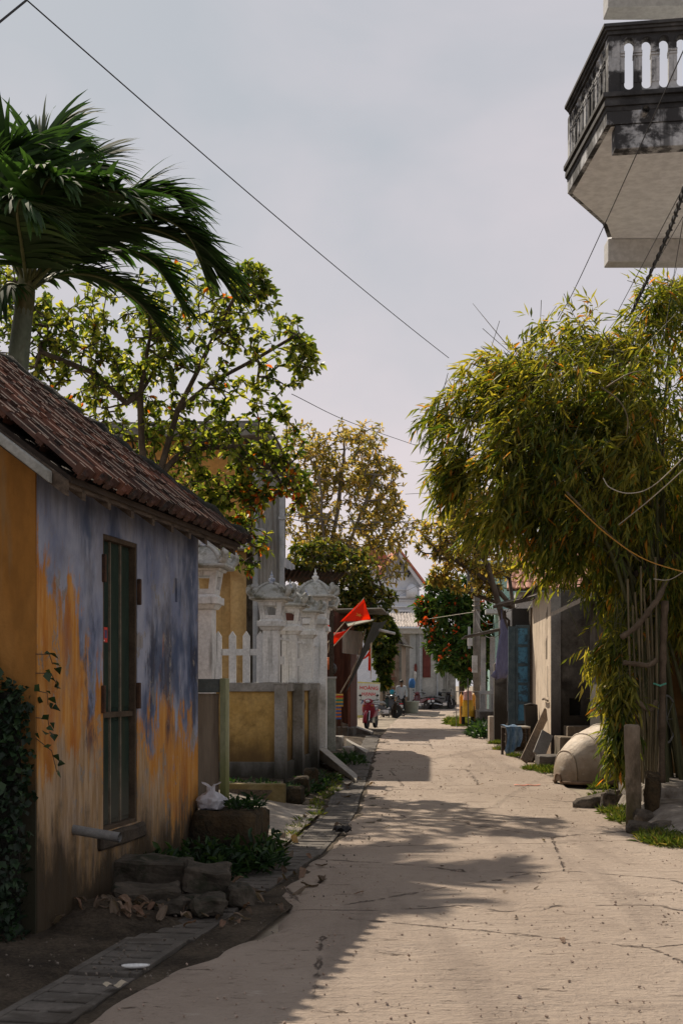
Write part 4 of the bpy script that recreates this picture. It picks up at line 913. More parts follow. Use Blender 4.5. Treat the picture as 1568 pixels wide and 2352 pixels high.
for j in range(nl):
    f = (j + .6) / nl; sgn = 1 if j % 2 else -1
    p = sp + td * (twL * f)[:, None] + np.array([0, 0, -1]) * (twL * f * f * .35)[:, None]
    sd = unit(np.cross(td, brng.normal(0, 1, td.shape)))
    ps.append(p); dd.append(td * .75 + sd * brng.uniform(.25, .75, (len(sp), 1)) * sgn + np.array([0, 0, -.38]))
ps = np.concatenate(ps); dd = np.concatenate(dd); L = brng.uniform(.11, .23, len(ps))
# greener at the lower left fringe, yellower in the upper crown; a few dry leaves
ti = brng.beta(2.2, 2.0, len(ps)) * .88; clump = np.array([noise.noise(Vector(p) * .9) for p in ps[::nl]]) if False else None
cn = np.array([noise.noise(Vector(q) * 1.3) for q in sp]); ti = np.clip(ti + np.tile(cn, nl) * .30, 0, .88)
odd = brng.random(len(ps)) < .03; ti[odd] = brng.uniform(.9, 1, odd.sum())
leaf_object('crown', BAMB, bam, blades(ps, dd, L, L * brng.uniform(.13, .19, len(ps)), brng, fold=.2, droop=.22, wide=.42), ti, LEAF_F)
tw = MB()
n_t = 900; ix = brng.choice(len(sp), n_t, replace=False)
nod = np.concatenate([sp[ix] - td[ix] * .5 + np.array([0, 0, .06]), sp[ix] + td[ix] * twL[ix][:, None]]); par_ = np.concatenate([-np.ones(n_t, int), np.arange(n_t)])
wood_object('twig', CULMD, bam, nod, par_, np.ones(2 * n_t), .004, .004, 4)
# long thin canes arching out of the top and bare dead canes in front
for c, r in (([(1170, 800, 17), (1120, 740, 17), (1085, 697, 17)], .006), ([(1440, 760, 17.5), (1500, 680, 17.5), (1560, 640, 17.5)], .008), ([(1390, 890, 15.8), (1440, 860, 15.6), (1480, 850, 15.5)], .012), ([(1380, 890, 15.8), (1420, 920, 15.7), (1440, 960, 15.6), (1438, 1000, 15.6)], .012), ([(1300, 1130, 15.8), (1380, 1210, 15.9), (1470, 1290, 16.1)], .016)):
    m = MB(); m.tube(catmull([P(*q) - BC for q in c], 14), [r * (1 - .6 * i / 14) for i in range(15)], 5); m.build('cane', CULM, bam, smooth=True)
# fence of dry bamboo sticks tied to a crooked branch
SF = thing('bamboo_stick_fence', 'dry bamboo sticks tied upright to crooked branches under the clump', 'fence', (Dx(1480, 16.0), 16.0, 0))
sf = Vector(SF.location)
sticks = [(1447, 1452, 1330, 1700), (1456, 1462, 1390, 1700), (1464, 1472, 1360, 1705), (1470, 1476, 1420, 1710), (1478, 1482, 1300, 1712), (1484, 1488, 1350, 1714), (1490, 1492, 1420, 1716), (1496, 1497, 1330, 1720), (1501, 1500, 1400, 1730), (1507, 1502, 1280, 1790), (1513, 1507, 1330, 1800)]
for i, (x0, x1, y0, y1) in enumerate(sticks):
    dd_ = 16.0 + (i % 3) * .06; a, b = P(x0 - 6 + rnd.uniform(-3, 3), y0, dd_), P(x1, y1, dd_); a = a - sf; b = b - sf; b.z = min(b.z, .6)
    m = MB(); mid = a.lerp(b, .5) + Vector((rnd.uniform(-.03, .03), 0, 0)); pts = catmull([a, mid, b, b + Vector((0, 0, -.5))], 16)
    m.tube(pts, [.012 + (.003 if k % 4 == 0 else 0) for k in range(17)], 6); m.build('bamboo_stick', CULM, SF, smooth=True)
BRANCH = pm('crooked_branch_bark', (.085, .062, .042), (.15, .112, .08), 5, .95, .8, 25)
for c, r in (([(1425, 1465, 15.85), (1465, 1435, 15.8), (1495, 1395, 15.8), (1512, 1372, 15.9), (1530, 1330, 16.2)], .035), ([(1430, 1522, 15.85), (1465, 1526, 15.8), (1490, 1528, 15.8), (1508, 1515, 15.8)], .032), ([(1460, 1607, 15.85), (1475, 1622, 15.8), (1492, 1632, 15.8), (1506, 1610, 15.8)], .028), ([(1526, 1380, 16.1), (1522, 1480, 16.1), (1520, 1600, 16.1), (1518, 1800, 16.1)], .045)):
    m = MB(); m.tube(catmull([P(*q) - sf for q in c], 16), [r * (1 + .18 * math.sin(k * 2.1)) for k in range(17)], 7); m.build('branch', BRANCH, SF, smooth=True)
m = MB(); m.tube([P(1500, 1570, 15.9) - sf, P(1515, 1575, 15.8) - sf, P(1528, 1570, 15.95) - sf], .012, 5); m.build('twine', flat('green_twine', (.10, .36, .26)), SF)
# ------------------------------------------------------------------ broken post, bank and rocks at right
POST = pm('old_concrete_post', (.15, .115, .08), (.24, .19, .14), 4, .95, .8, 22, stretch=(1, 1, .4), stain=(.07, .055, .035), stain_scale=3, foot=(.0, .45, (.07, .06, .03), .4))
me = rough_block(.17, .20, 1.17, 4, .018, 21, .015); me.materials.append(POST); o = place('concrete_post', me, None, True); p = P(1458, 1568, 14.8); o.location = (p.x, 14.85, -.05); o.rotation_euler = (R(1), R(-1.5), R(-14)); tag(o, 'rough broken concrete post standing beside the bamboo sticks', 'post')
me = rough_block(.17, .45, .62, 4, .03, 25, .03); me.materials.append(MOSSB); o = place('wall_stub', me, None, True); o.location = (p.x + .24, 15.0, -.05); o.rotation_euler = (0, 0, R(-12)); tag(o, 'dark crumbling wall stub against the broken concrete post', 'wall')
BANK = pm('grey_cement_bank', (.19, .165, .14), (.28, .25, .215), 2, .95, .9, 18, stain=(.10, .08, .06), stain_scale=1.8)
m = MB()
def bank(u, v):
    d = 12.6 + 4.5 * v; x0 = Dx(1474, 13) + .12 + (.42 * (v * 1.0)); x = x0 + u * 3.2
    e = min(1, u * 3.2 / .35); z = -.05 + (.17 + .18 * v) * (e ** .7) * min(1, v * 6 + .15) + .04 * fb(x, d, 2.2, 3) * e + .02 * fb(x, d, 7, 1)
    return (x, d, z)
m.grid(bank, 30, 34); structure(m.build('cement_bank', BANK, smooth=True))
m = MB(); m.hexa([(3.62, 15.5, -.05), (8, 15.2, -.05), (8, 17.5, -.05), (3.7, 17.5, -.05), (3.62, 15.5, .36), (8, 15.2, .38), (8, 17.5, .40), (3.7, 17.5, .38)]); structure(m.build('house_terrace', BANK, bevel=.05))
ROCK = pm('dark_layered_rock', (.07, .058, .045), (.14, .115, .09), 5, .95, 1, 18, stain=(.03, .026, .02), stain_scale=4, bdist=.04)
for i, (x, y, s, rz, lab) in enumerate(((1378, 1852, (.85, .30, .20), 42, 'long dark weathered log-like rock between the boat and the post'), (1404, 1858, (.2, .2, .28), 10, 'small upright stone behind the long dark rock'), (1500, 1915, (.5, .3, .16), -20, 'cracked stone at the foot of the cement bank'), (1483, 1898, (.22, .25, .22), 30, 'stone lump against the foot of the broken post'), (1218, 1746, (.28, .25, .2), 15, 'round stone beside the leaning planks'))):
    q = G(x, y); me = rough_block(*s, 4, .045, 40 + i, .07); me.materials.append(ROCK); o = place('rock', me, None, True); o.location = (q.x, q.y + .1, -.05); o.rotation_euler = (0, R(-6) if i == 0 else 0, R(rz)); tag(o, lab, 'rock')
# ------------------------------------------------------------------ upturned metal boat
def boat_mat():
    m, n, l, b, out = new_mat('dusty_aluminium_hull'); t = NT(n, l, 'Object')
    c = t.mix(t.sm(t.noise(2.2, 6, .6), .3, .7), (.40, .33, .255), (.50, .43, .345))
    c = t.mix(t.sm(t.math('ADD', t.xyz()[2], t.math('MULTIPLY', t.noise(4, 5, .6), .35)), .32, .75, 1, 0), c, (.20, .15, .10))
    c = t.mix(t.sm(t.noise(6, 7, .72), .50, .68), c, (.27, .20, .14)); c = t.mix(t.sm(t.noise(3, 6, .7, (.4, 1, 2), (5, 2, 2)), .55, .7), c, (.33, .29, .24))
    t.link(c, b.inputs['Base Color']); b.inputs['Metallic'].default_value = .08; b.inputs['Specular IOR Level'].default_value = .5
    t.link(t.sm(t.noise(5, 5, .6), .3, .7, .62, .85), b.inputs['Roughness']); t.bump(t.math('ADD', t.noise(14, 5, .6), t.math('MULTIPLY', t.noise(2.5, 3, .5), 3)), b, .35, .03); return m
HULL = boat_mat()
B0 = G(1300, 1806); BA = R(22)                     # stern near left, bow away to the right
boat = thing('upturned_boat', 'upturned dusty metal boat with ribbed hull lying on the verge by the bamboo', 'boat', (B0.x - .06, B0.y + .42, 0), BA)
BL, BW, BH = 2.7, .66, .93
def hull(u, v, off=0.0):
    """u along the keel from blunt stern to bow, v from one gunwale over the keel to the other"""
    f = u; w = BW * (1 - max(0, (f - .35) / .65) ** 2.2) * (.80 + .20 * min(1, f / .25)) + .02; h = BH * (1 - .25 * max(0, (f - .5) / .5) ** 2) * (.86 + .14 * math.sin(min(1, f / .4) * math.pi / 2))
    a = math.pi * v; ca, sa = math.cos(a), math.sin(a)
    k = 1 - .0; x = f * BL; y = -math.copysign(abs(ca) ** .75, ca) * (w + off); z = .05 + (h + off) * sa ** .8
    s = max(.06, math.sqrt(max(0, 1 - (1 - min(1, f / .46)) ** 2))) ** .7; y *= s; z = .05 + (z - .05) * s
    return Vector((x - .0, y, z))
m = MB(); m.grid(lambda u, v: hull(u, v), 40, 28); 
n0 = len(m.v); cpt = Vector((0, 0, .25)); ring = [hull(0, j / 28) for j in range(29)]; m.add(ring + [Vector((-.01, 0, .06))], [(j, j + 1, 29) for j in range(28)])
m.build('hull', HULL, boat, smooth=True)
for f in (.05, .17, .30, .44, .58, .72, .86):
    m = MB(); m.tube([hull(f, j / 24, .003) for j in range(25)], .016, 6); m.build('rib', HULL, boat, smooth=True)
GUN = pm('old_gunwale_wood', (.14, .09, .055), (.22, .15, .10), 5, .8, .4)
for sg in (0, 1):
    m = MB(); m.tube([hull(i / 20, sg, .02) + Vector((0, 0, -.01)) for i in range(21)], .032, 7); m.build('gunwale', GUN, boat, smooth=True)
m = MB(); m.tube([hull(0, j / 12, .012) for j in range(13)], .02, 6); m.tube([hull(0, .02) + Vector((-.05, -.06, 0)), hull(0, .02)], .015, 5); m.build('stern_rim', GUN, boat, smooth=True)
m = MB(); m.tube([hull(.34 + .12 * math.sin(j / 14 * 3), .12 + .028 * j, .008) for j in range(14)], .008, 5); m.build('rope', flat('dark_rope', (.08, .06, .045)), boat)
# ------------------------------------------------------------------ tan house with blue door
TAN = pm('pale_tan_plaster', (.60, .49, .37), (.70, .585, .455), 1.8, .9, .35, 35, stretch=(1, 1, .5), stain=(.33, .25, .18), stain_scale=1.5, streak=((.14, .11, .085), 7, .60, .75, .55), foot=(.1, .7, (.26, .19, .13), .4))
DARKW = pm('sooty_grey_render', (.085, .08, .072), (.17, .155, .135), 2.2, .95, .7, 25, stain=(.035, .03, .026), stain_scale=1.6, foot=(.8, 1.9, (.035, .028, .02), .9))
TC = Vector((Dx(1264, 27), 27.0, 0)); TR = -math.atan2(.055, 1)
TH = thing('tan_house', 'old house with pale tan street wall and sooty end wall with small window', 'house', TC, TR)
m = MB(); m.wall(0, 4.15, -.1, 3.56, 0, .2, [], fr); m.build('street_wall', TAN, TH)
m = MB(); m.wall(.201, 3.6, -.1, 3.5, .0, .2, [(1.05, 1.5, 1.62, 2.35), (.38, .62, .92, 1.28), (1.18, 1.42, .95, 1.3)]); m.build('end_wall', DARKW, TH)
m = MB(); m.box(.0, .203, -.03, -.002, -.1, 3.54); m.build('corner_strip', pm('grey_corner_render', (.20, .19, .18), (.29, .28, .26), 3, .9, .5, foot=(.5, 2.2, (.06, .05, .045), .8)), TH)
wf = MB(); wf.box(.99, 1.05, -.03, .1, 1.56, 2.41); wf.box(1.5, 1.56, -.03, .1, 1.56, 2.41); wf.box(1.05, 1.5, -.03, .1, 1.56, 1.62); wf.box(1.05, 1.5, -.03, .1, 2.35, 2.41)
win = wf.build('window', pm('faded_window_wood', (.22, .15, .115), (.31, .22, .17), 5, .85, .3), TH)
for k in range(4): m = MB(); m.box(1.12 + k * .1, 1.135 + k * .1, .03, .05, 1.62, 2.35); m.build('window_bar', FRAME, win)
m = MB(); m.box(.25, 3.5, .6, .62, -.1, 3.4); m.build('shade_sheet', flat('interior_shade', (.06, .055, .05)), TH)  # thin dark sheet behind the openings stands in for the shade indoors
m = MB(); m.prism([(-.22, -.25, 3.60), (-.22, 4.4, 3.60), (2.4, 4.4, 4.9), (2.4, -.25, 4.9)], (0, 0, .06)); m.prism([(2.4, -.25, 4.9), (2.4, 4.4, 4.9), (4.6, 4.4, 3.8), (4.6, -.25, 3.8)], (0, 0, .06)); m.build('roof', DARKIN, TH)
m = MB(); corrugated(m, (-.30, 4.45, 3.62), (0, -1, 0), (2.7, 0, 1.32), 4.75, 3.0, .14, .022); m.build('roof_sheet', pm('brown_fibre_sheet', (.09, .07, .055), (.17, .13, .10), 3, .9, .5, stain=(.04, .035, .03)), TH)
for y, z0, z1 in ((.6, 1.3, 1.95), (.72, 2.1, 2.6), (.62, 2.95, 3.2)):
    for k in range(3 if z0 != 1.3 else 1): m = MB(); m.box(-.006, -.001, y + k * .12, y + .018 + k * .12, z0, z1 - .05 * k); m.build('slit', flat('slit_dark', (.05, .04, .035)), TH)
m = MB(); m.tube([(-.04, .25, 1.22), (-.07, .7, 1.26), (-.05, 1.15, 1.24)], .025, 6); m.build('stick_bracket', BRANCH, TH)
m = MB(); m.tube([(1.46, -.12, .1), (1.45, -.14, 3.4)], .045, 10); m.build('drain_pipe', pm('pale_pipe', (.42, .42, .42), (.5, .5, .5), 5, .5, .1), TH, smooth=True)
# concrete steps in front of the end wall
ST_ = thing('entrance_steps', 'three stained cement steps at the corner of the tan house', 'steps', G(1240, 1756), R(-3))
for k, (x0, x1, y0, y1, z1) in enumerate(((-.02, .55, 0, .9, .16), (.42, 1.3, .35, 1.4, .52), (.62, 1.9, .8, 1.9, .72))):
    me = rough_block(x1 - x0, y1 - y0, z1 + .05, 3, .012, 60 + k, .015); me.materials.append(POST if k else CONC_D); o = place('step', me, ST_); o.location = ((x0 + x1) / 2, (y0 + y1) / 2, -.05)
# leaning planks, board, box table with blue cloth
PLK = pm('grey_weathered_plank', (.14, .105, .075), (.23, .18, .135), 4, .9, .5, 25, stretch=(6, 6, .7))
for nm, lab, a, b, w, t in (('plank', 'longest weathered plank leaning on the tan wall, its foot nearest the lane', (1202, 1748, 26.4), (1256, 1632, 27.9), .17, .04), ('plank', 'short plank leaning low beside the longest plank', (1213, 1746, 26.5), (1240, 1692, 27.2), .13, .04), ('plank', 'thin dark pole-like plank standing by the tan wall corner', (1258, 1708, 27.6), (1260, 1640, 28.2), .06, .05), ('plank', 'pale broad board leaning low by the steps', (1236, 1735, 26.3), (1256, 1684, 26.8), .26, .04)):
    A, B = P(*a), P(*b); d = (B - A); L = d.length; z = d.normalized(); x = z.cross(Vector((0, 1, 0))).normalized(); y = z.cross(x)
    M = Matrix((x, y, z)).transposed().to_4x4(); M.translation = A
    m = MB(); m.box(-w / 2, w / 2, -t / 2, t / 2, 0, L); o = m.build(nm, PLK if 'pale' not in lab else pm('pale_board', (.24, .22, .20), (.33, .31, .28), 3, .9, .3), bevel=.006); o.matrix_world = M; tag(o, lab, 'plank', 'boards leaning by the tan wall')
m = MB(); q = P(1222, 1568, 29.5); m.box(-.16, .16, -.03, .03, 0, 1.03); m.tube([(-.16, 0, 1.03), (0, 0, 1.07), (.16, 0, 1.03)], .03, 6); o = m.build('black_board', flat('tarry_black_board', (.022, .02, .018), .8)); o.location = (q.x, 29.5, .05); o.rotation_euler = (R(-5), 0, R(20)); tag(o, 'black board standing upright below the blue door', 'board')
BX = thing('work_table', 'battered wooden box table with dark shelves under the blue door', 'table', (Dx(1182, 29), 28.9, 0), R(6))
m = MB(); m.box(-.27, .27, -.25, .25, .60, .64); m.build('table_top', pm('pale_top', (.34, .32, .28), (.44, .42, .38), 4, .8, .2), BX, bevel=.004)
for x in (-.25, .25):
    for y in (-.22, .22): m = MB(); m.box(x - .025, x + .025, y - .025, y + .025, 0, .60); m.build('leg', WOOD_D, BX)
for z in (.1, .28, .45): m = MB(); m.box(-.23, .23, -.2, .2, z, z + .025); m.build('shelf', WOOD_D, BX)
m = MB(); m.box(-.23, .23, .2, .225, .1, .6); m.build('back_panel', WOOD_D, BX)
def cloth(u, v):
    x = -.29 + u * .34; s = v * 1.15; 
    if s < .5: return Vector((x, .25 - s, .655 + .015 * math.sin(u * 9 + s * 7)))
    return Vector((x - .04 * math.sin(s * 6), -.27 - .02 * math.sin(u * 14), .655 - (s - .5) * (.85 + .15 * math.sin(u * 5))))
m = MB(); m.grid(cloth, 16, 22); o = m.build('blue_cloth', pm('faded_blue_cloth', (.05, .11, .20), (.16, .24, .34), 14, .95, .5, 60, stretch=(1, 1, .4))); sd = o.modifiers.new('s', 'SOLIDIFY'); sd.thickness = .008; o.location = BX.location; o.rotation_euler = BX.rotation_euler; tag(o, 'faded blue cloth thrown over the box table corner', 'cloth')
# blue panelled door leaf standing open
BD = thing('blue_door_leaf', 'weathered blue panelled door leaf standing open beyond the tan wall', 'door', (Dx(1184, 31.3), 31.3, 0), R(4))
BLUEP = pm('chipped_blue_paint', (.055, .16, .27), (.085, .25, .40), 5, .75, .4, 30, stain=(.04, .07, .10), stain_scale=5, stain_amt=(.5, .62)); BLUEF = pm('dull_blue_frame', (.045, .075, .095), (.08, .115, .14), 6, .8, .3)
m = MB(); z0, z1, wd = .62, 2.98, .33
m.box(0, .05, -.02, .02, z0, z1); m.box(wd - .05, wd, -.02, .02, z0, z1)
for k in range(6): z = z0 + (z1 - z0 - .07) * k / 5; m.box(.05, wd - .05, -.02, .02, z, z + .07)
m.build('door_frame', BLUEF, BD, bevel=.004)
for k in range(5): z = z0 + (z1 - z0 - .07) * k / 5; m = MB(); m.box(.05, wd - .05, -.008, .008, z + .07, z + (z1 - z0 - .07) / 5); m.box(.075, wd - .075, -.016, .0, z + .10, z + (z1 - z0 - .07) / 5 - .03); m.build('door_panel', BLUEP, BD, bevel=.004)
m = MB(); m.box(-.18, -.012, .0, .05, .5, 2.95); m.build('door_leaf', BLUEF, BD)
m = MB(); m.box(wd + .01, wd + .09, -.05, .1, .4, 3.4); m.build('jamb', WOOD_D, BD)
m = MB(); m.box(-.15, .55, .3, .4, -.1, .62); m.build('threshold', CONC_D, BD)
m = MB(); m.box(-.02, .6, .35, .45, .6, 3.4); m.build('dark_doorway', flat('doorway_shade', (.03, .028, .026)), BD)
# ------------------------------------------------------------------ dark house behind the bamboo: some wall shows, its bulk is added to block light
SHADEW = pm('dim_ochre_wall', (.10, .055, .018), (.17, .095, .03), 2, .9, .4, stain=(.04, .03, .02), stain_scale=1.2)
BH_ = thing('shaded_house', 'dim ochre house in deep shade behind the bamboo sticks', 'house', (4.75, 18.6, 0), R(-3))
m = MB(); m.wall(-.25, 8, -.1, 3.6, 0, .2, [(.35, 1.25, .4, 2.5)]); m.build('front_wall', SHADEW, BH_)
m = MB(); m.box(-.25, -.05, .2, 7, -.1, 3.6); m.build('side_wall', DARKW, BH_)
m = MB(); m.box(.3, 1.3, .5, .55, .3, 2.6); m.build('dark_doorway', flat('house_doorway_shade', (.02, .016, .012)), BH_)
m = MB(); m.prism([(-.9, -1.9, 2.95), (-.9, 8, 2.95), (3.6, 8, 5.0), (3.6, -1.9, 5.0)], (0, 0, .08)); m.prism([(3.6, -1.9, 5.0), (3.6, 8, 5.0), (8.6, 8, 3.0), (8.6, -1.9, 3.0)], (0, 0, .08)); m.build('roof', DARKIN, BH_)
for x in (-.55, 1.9): m = MB(); m.box(x - .06, x + .06, -1.55, -1.43, -.1, 3.1 + (x + .9) * .45); m.build('veranda_post', WOOD_D, BH_)
# old bicycle wheel rim hanging in the shade
m = MB()
def ringpts(r, n=24): return [(r * math.cos(2 * math.pi * k / n), 0, r * math.sin(2 * math.pi * k / n)) for k in range(n + 1)]
m.tube(ringpts(.30), .012, 5)
for k in range(8): a = k * math.pi / 4; m.tube([(0, 0, 0), (.30 * math.cos(a), 0, .30 * math.sin(a))], .004, 4)
o = m.build('wheel_rim', flat('dull_grey_steel', (.16, .16, .16), .5)); q = P(1530, 1652, 16.4); o.location = q; o.rotation_euler = (0, 0, R(55)); tag(o, 'old grey bicycle wheel rim hanging in the shade right of the bamboo sticks', 'wheel')
# ------------------------------------------------------------------ porch with two white posts, hanging awning cloth
PCH = thing('porch', 'small porch with two pale posts, low slotted parapet and grey sheet roof', 'porch', (Dx(1120, 44), 44, 0), R(-3))
def px(x): return Dx(x, 44) - Dx(1120, 44)
def pz(y, d=44): return 1.6 - (y - 1568) * d / F
PALE = pm('pale_porch_paint', (.42, .42, .42), (.54, .53, .51), 3, .85, .3, stain=(.27, .26, .25), foot=(.3, .9, (.25, .23, .2), .3))
for x in (1109, 1130): m = MB(); m.box(px(x) - .085, px(x) + .085, -.085, .085, -.1, pz(1462)); m.build('porch_post', PALE, PCH, bevel=.01)
m = MB(); a, b = px(1100), px(1138); z0, z1 = pz(1632), pz(1592)
m.box(a, b, -.16, -.09, z1 - .04, z1 + .08); m.box(a, b, -.15, -.095, z0 - .1, z0 + .05)
for k in range(8): x = a + (b - a) * (k + .5) / 8; m.box(x - .022, x + .022, -.145, -.1, z0 + .05, z1 - .04)
m.build('parapet', PALE, PCH)
m = MB(); m.box(px(1100), px(1190), -.3, 3, -.1, pz(1634)); m.build('terrace', CONC_D, PCH, bevel=.03)
m = MB(); corrugated(m, (px(1066), -.5, pz(1462) - .0), (0, 1, 0), (1, 0, .22), 3.2, 1.95, .13, .02); m.build('roof_sheet', pm('weathered_grey_sheet', (.18, .165, .15), (.28, .26, .24), 3, .85, .3, stain=(.10, .09, .08)), PCH)
m = MB(); m.box(px(1150), px(1200), 1.2, 1.3, -.1, 4.1); m.build('back_wall', pm('white_back_wall', (.52, .52, .52), (.6, .6, .59), 2, .9, .2), PCH)
m = MB(); a = P(1122, 1568, 36); m.box(-.08, .08, -.22, .22, -.05, .68); o = m.build('gate_pier', pm('tan_cement_pier', (.30, .25, .20), (.38, .33, .27), 3, .9, .4, stain=(.2, .16, .12)), bevel=.02); o.location = (Dx(1128, 36), 36, 0); tag(o, 'short tan cement pier at the porch gate beside the lane', 'pier')
m = MB(); m.box(-.17, .17, -.1, .1, -.05, 2.1); m.prism([(-.17, -.1, 2.1), (.17, -.1, 2.1), (.17, -.1, 2.35)], (0, .2, 0)); o = m.build('dark_gate_wall', DARKW, bevel=.02); o.location = (Dx(1148, 35), 35, 0); tag(o, 'dark mossy gate wall between the porch and the blue door', 'wall')
# hanging cloth bundle, pale violet
VIO = pm('faded_violet_cloth', (.15, .15, .25), (.215, .21, .325), 2, .9, .2, 60, stretch=(2, 2, .4))
hd = 33.0; prof = [(1152, 1422, 3), (1154, 1438, 6), (1158, 1455, 10), (1154, 1475, 11), (1152, 1500, 13), (1151, 1525, 14), (1151, 1545, 14), (1150, 1556, 12)]
m = MB(); n = 20; vs = []
for j, (x, y, hw) in enumerate(prof):
    c = P(x, y, hd); w = hw * hd / F
    for k in range(n):
        a = 2 * math.pi * k / n; f = 1 + .14 * math.sin(3 * a + j * .5) + .08 * math.sin(7 * a + j)
        vs.append(c + Vector((math.cos(a) * w * f, math.sin(a) * w * .55 * f, .02 * math.sin(5 * a))))
m.add(vs, [(j * n + k, j * n + (k + 1) % n, (j + 1) * n + (k + 1) % n, (j + 1) * n + k) for j in range(len(prof) - 1) for k in range(n)] + [tuple(range(n))[::-1], tuple(range((len(prof) - 1) * n, len(prof) * n))])
for (x0, y0), (x1, y1), (x2, y2) in (((1139, 1536), (1126, 1552), (1140, 1562)), ((1160, 1535), (1165, 1540), (1158, 1560)), ((1144, 1540), (1140, 1562), (1150, 1556))):
    m.prism([P(x0, y0, hd - .05), P(x1, y1, hd - .1), P(x2, y2, hd - .05)], (0, .03, 0))
m.tube([P(1150, 1400, hd), P(1152, 1425, hd)], .02, 5)
o = m.build('hanging_cloth', VIO, smooth=True); tag(o, 'long violet-grey cloth bundle hanging from the eave by the blue door', 'cloth')
# roof edge carrying it
EVE = thing('lean_to_roof', 'small dark lean-to eave over the blue door, resting on a pale bracket', 'roof', (0, 0, 0))
m = MB(); a = P(1130, 1392, 33); b = P(1226, 1368, 31.5); m.hexa([a, P(1132, 1398, 33), P(1228, 1378, 31.5), b, a + Vector((.5, 2.2, .25)), P(1132, 1398, 33) + Vector((.5, 2.2, .2)), P(1228, 1378, 31.5) + Vector((.5, 2.2, .2)), b + Vector((.5, 2.2, .25))]); m.build('sheet', WOOD_D, EVE)
m = MB(); m.tube([P(1168, 1440, 33.2), P(1168, 1425, 33.2), P(1160, 1418, 33.2), P(1158, 1402, 33.2)], .03, 6); m.tube([P(1168, 1425, 33.2), P(1168, 1700, 33.2)], .035, 6); m.build('bracket_post', WOOD_D, EVE)
# ------------------------------------------------------------------ utility pole
UP = thing('utility_pole', 'grey concrete utility pole with crossarm, meter box and cables', 'pole', (Dx(1094, 50), 50, 0))
POLEC = pm('dark_pole_concrete', (.12, .11, .10), (.20, .185, .17), 3, .9, .3)
uz = lambda y: 1.6 - (y - 1568) * 50 / F
m = MB(); m.tube([(0, 0, -.2), (0, 0, uz(1255))], [.15, .11], 12); m.build('shaft', POLEC, UP, smooth=True)
m = MB(); m.box(-.42, .25, -.06, .06, uz(1328), uz(1324)); m.build('crossarm', WOOD_D, UP); m = MB(); m.box(-.30, .22, -.20, -.02, uz(1300) - .05, uz(1300) + .05); m.build('crossarm', WOOD_D, UP)
m = MB(); m.tube([(-.30, -.16, uz(1440)), (-.30, -.16, uz(1490))], .05, 8); m.build('conduit', PIPE, UP)
m = MB(); m.tube([(-.27, -.12, uz(1310)), (-.26, -.1, uz(1360))], .12, 10); m.build('transformer', pm('dark_can', (.07, .07, .08), (.12, .12, .13), 4, .6, .1), UP)
m = MB(); m.box(-.36, -.18, -.22, -.05, uz(1484), uz(1466)); m.build('meter_box', PALE, UP, bevel=.02)
for k in range(5):
    m = MB(); y = 1358 + k * 11; m.tube([(.16 * math.cos(q) - .0, .16 * math.sin(q), uz(y) + .03 * math.sin(q * 2 + k)) for q in np.linspace(0, 2 * math.pi, 12)], .018, 5); m.build('cable_loop', PALEBAR, UP)
m = MB(); m.box(-.20, .0, -.28, -.2, uz(1545), uz(1506)); m.build('notice_board', PALE, UP)
for i, (x, y, hh, s_) in enumerate(((1066, 1690, 0, 1),)):
    q = P(1075, 1680, 43); m = MB(); m.tube([(q.x, 43, 0), (q.x - .02, 43, 1.6 + (1568 - 1558) * 43 / F)], .022, 6); o = m.build('thin_pole', POLEC); tag(o, 'thin grey stick pole in front of the yellow raincoats', 'pole')
# ------------------------------------------------------------------ rack of raincoats
RK = thing('clothes_rack', 'steel rack with yellow raincoats for sale by the lane', 'rack', (Dx(1073, 47), 47, 0))
STEEL = flat('dull_steel', (.2, .2, .2), .4, .6)
m = MB(); m.tube([(-.45, 0, 1.28), (.45, 0, 1.28)], .014, 6)
for x in (-.4, .4):
    m.tube([(x, 0, 0.02), (x, 0, 1.28)], .014, 6); m.tube([(x, -.25, .02), (x, .25, .02)], .014, 6)
m.build('rack_frame', STEEL, RK)
def coat(name, lab, mat, x, y, top, w, h, ph, sleeve=True):
    m = MB(); n = 18; prof = [(0, .16), (.05, .55), (.12, .95), (.3, .85), (.6, .92), (.85, 1.0), (1, 1.04)]; vs = []
    for f, r in prof:
        for k in range(n):
            a = 2 * math.pi * k / n; q = 1 + .10 * math.sin(4 * a + ph + f * 3)
            vs.append((w / 2 * r * math.cos(a) * q, .10 * r * math.sin(a) * q, -h * f))
    m.add(vs, [(j * n + k, j * n + (k + 1) % n, (j + 1) * n + (k + 1) % n, (j + 1) * n + k) for j in range(len(prof) - 1) for k in range(n)] + [tuple(range(n))[::-1]])
    if sleeve:
        for s in (-1, 1): m.tube([(s * w * .40, 0, -h * .10), (s * w * .56, -.02, -h * .25), (s * w * .60, -.03, -h * .62)], [.06, .065, .055], 8)
    m.tube([(0, 0, 0), (0, 0, .06), (.02, 0, .09)], .008, 4)
    o = m.build(name, mat, smooth=True); o.location = (RK.location.x + x, RK.location.y + y, top); tag(o, lab, 'raincoat', 'raincoats on the rack'); return o
YEL = pm('yellow_raincoat_vinyl', (.62, .36, .03), (.72, .45, .05), 3, .5, .2, 10); PNK = pm('pink_clear_vinyl', (.62, .32, .28), (.7, .42, .36), 6, .4, .2, 10); ORG = pm('orange_vinyl', (.66, .28, .03), (.72, .36, .05), 4, .5, .2, 10); BLK = flat('black_cloth', (.012, .012, .014), .8)
coat('raincoat', 'yellow raincoat hanging in front on the rack', YEL, .0, -.16, 1.24, .40, .86, 0, False)
coat('raincoat', 'pink translucent raincoat folded over the top of the rack', PNK, -.02, -.30, 1.32, .34, .34, 2, False)
coat('raincoat', 'orange raincoat behind at the right end of the rack', ORG, .23, .10, 1.22, .15, 1.12, 1, False)
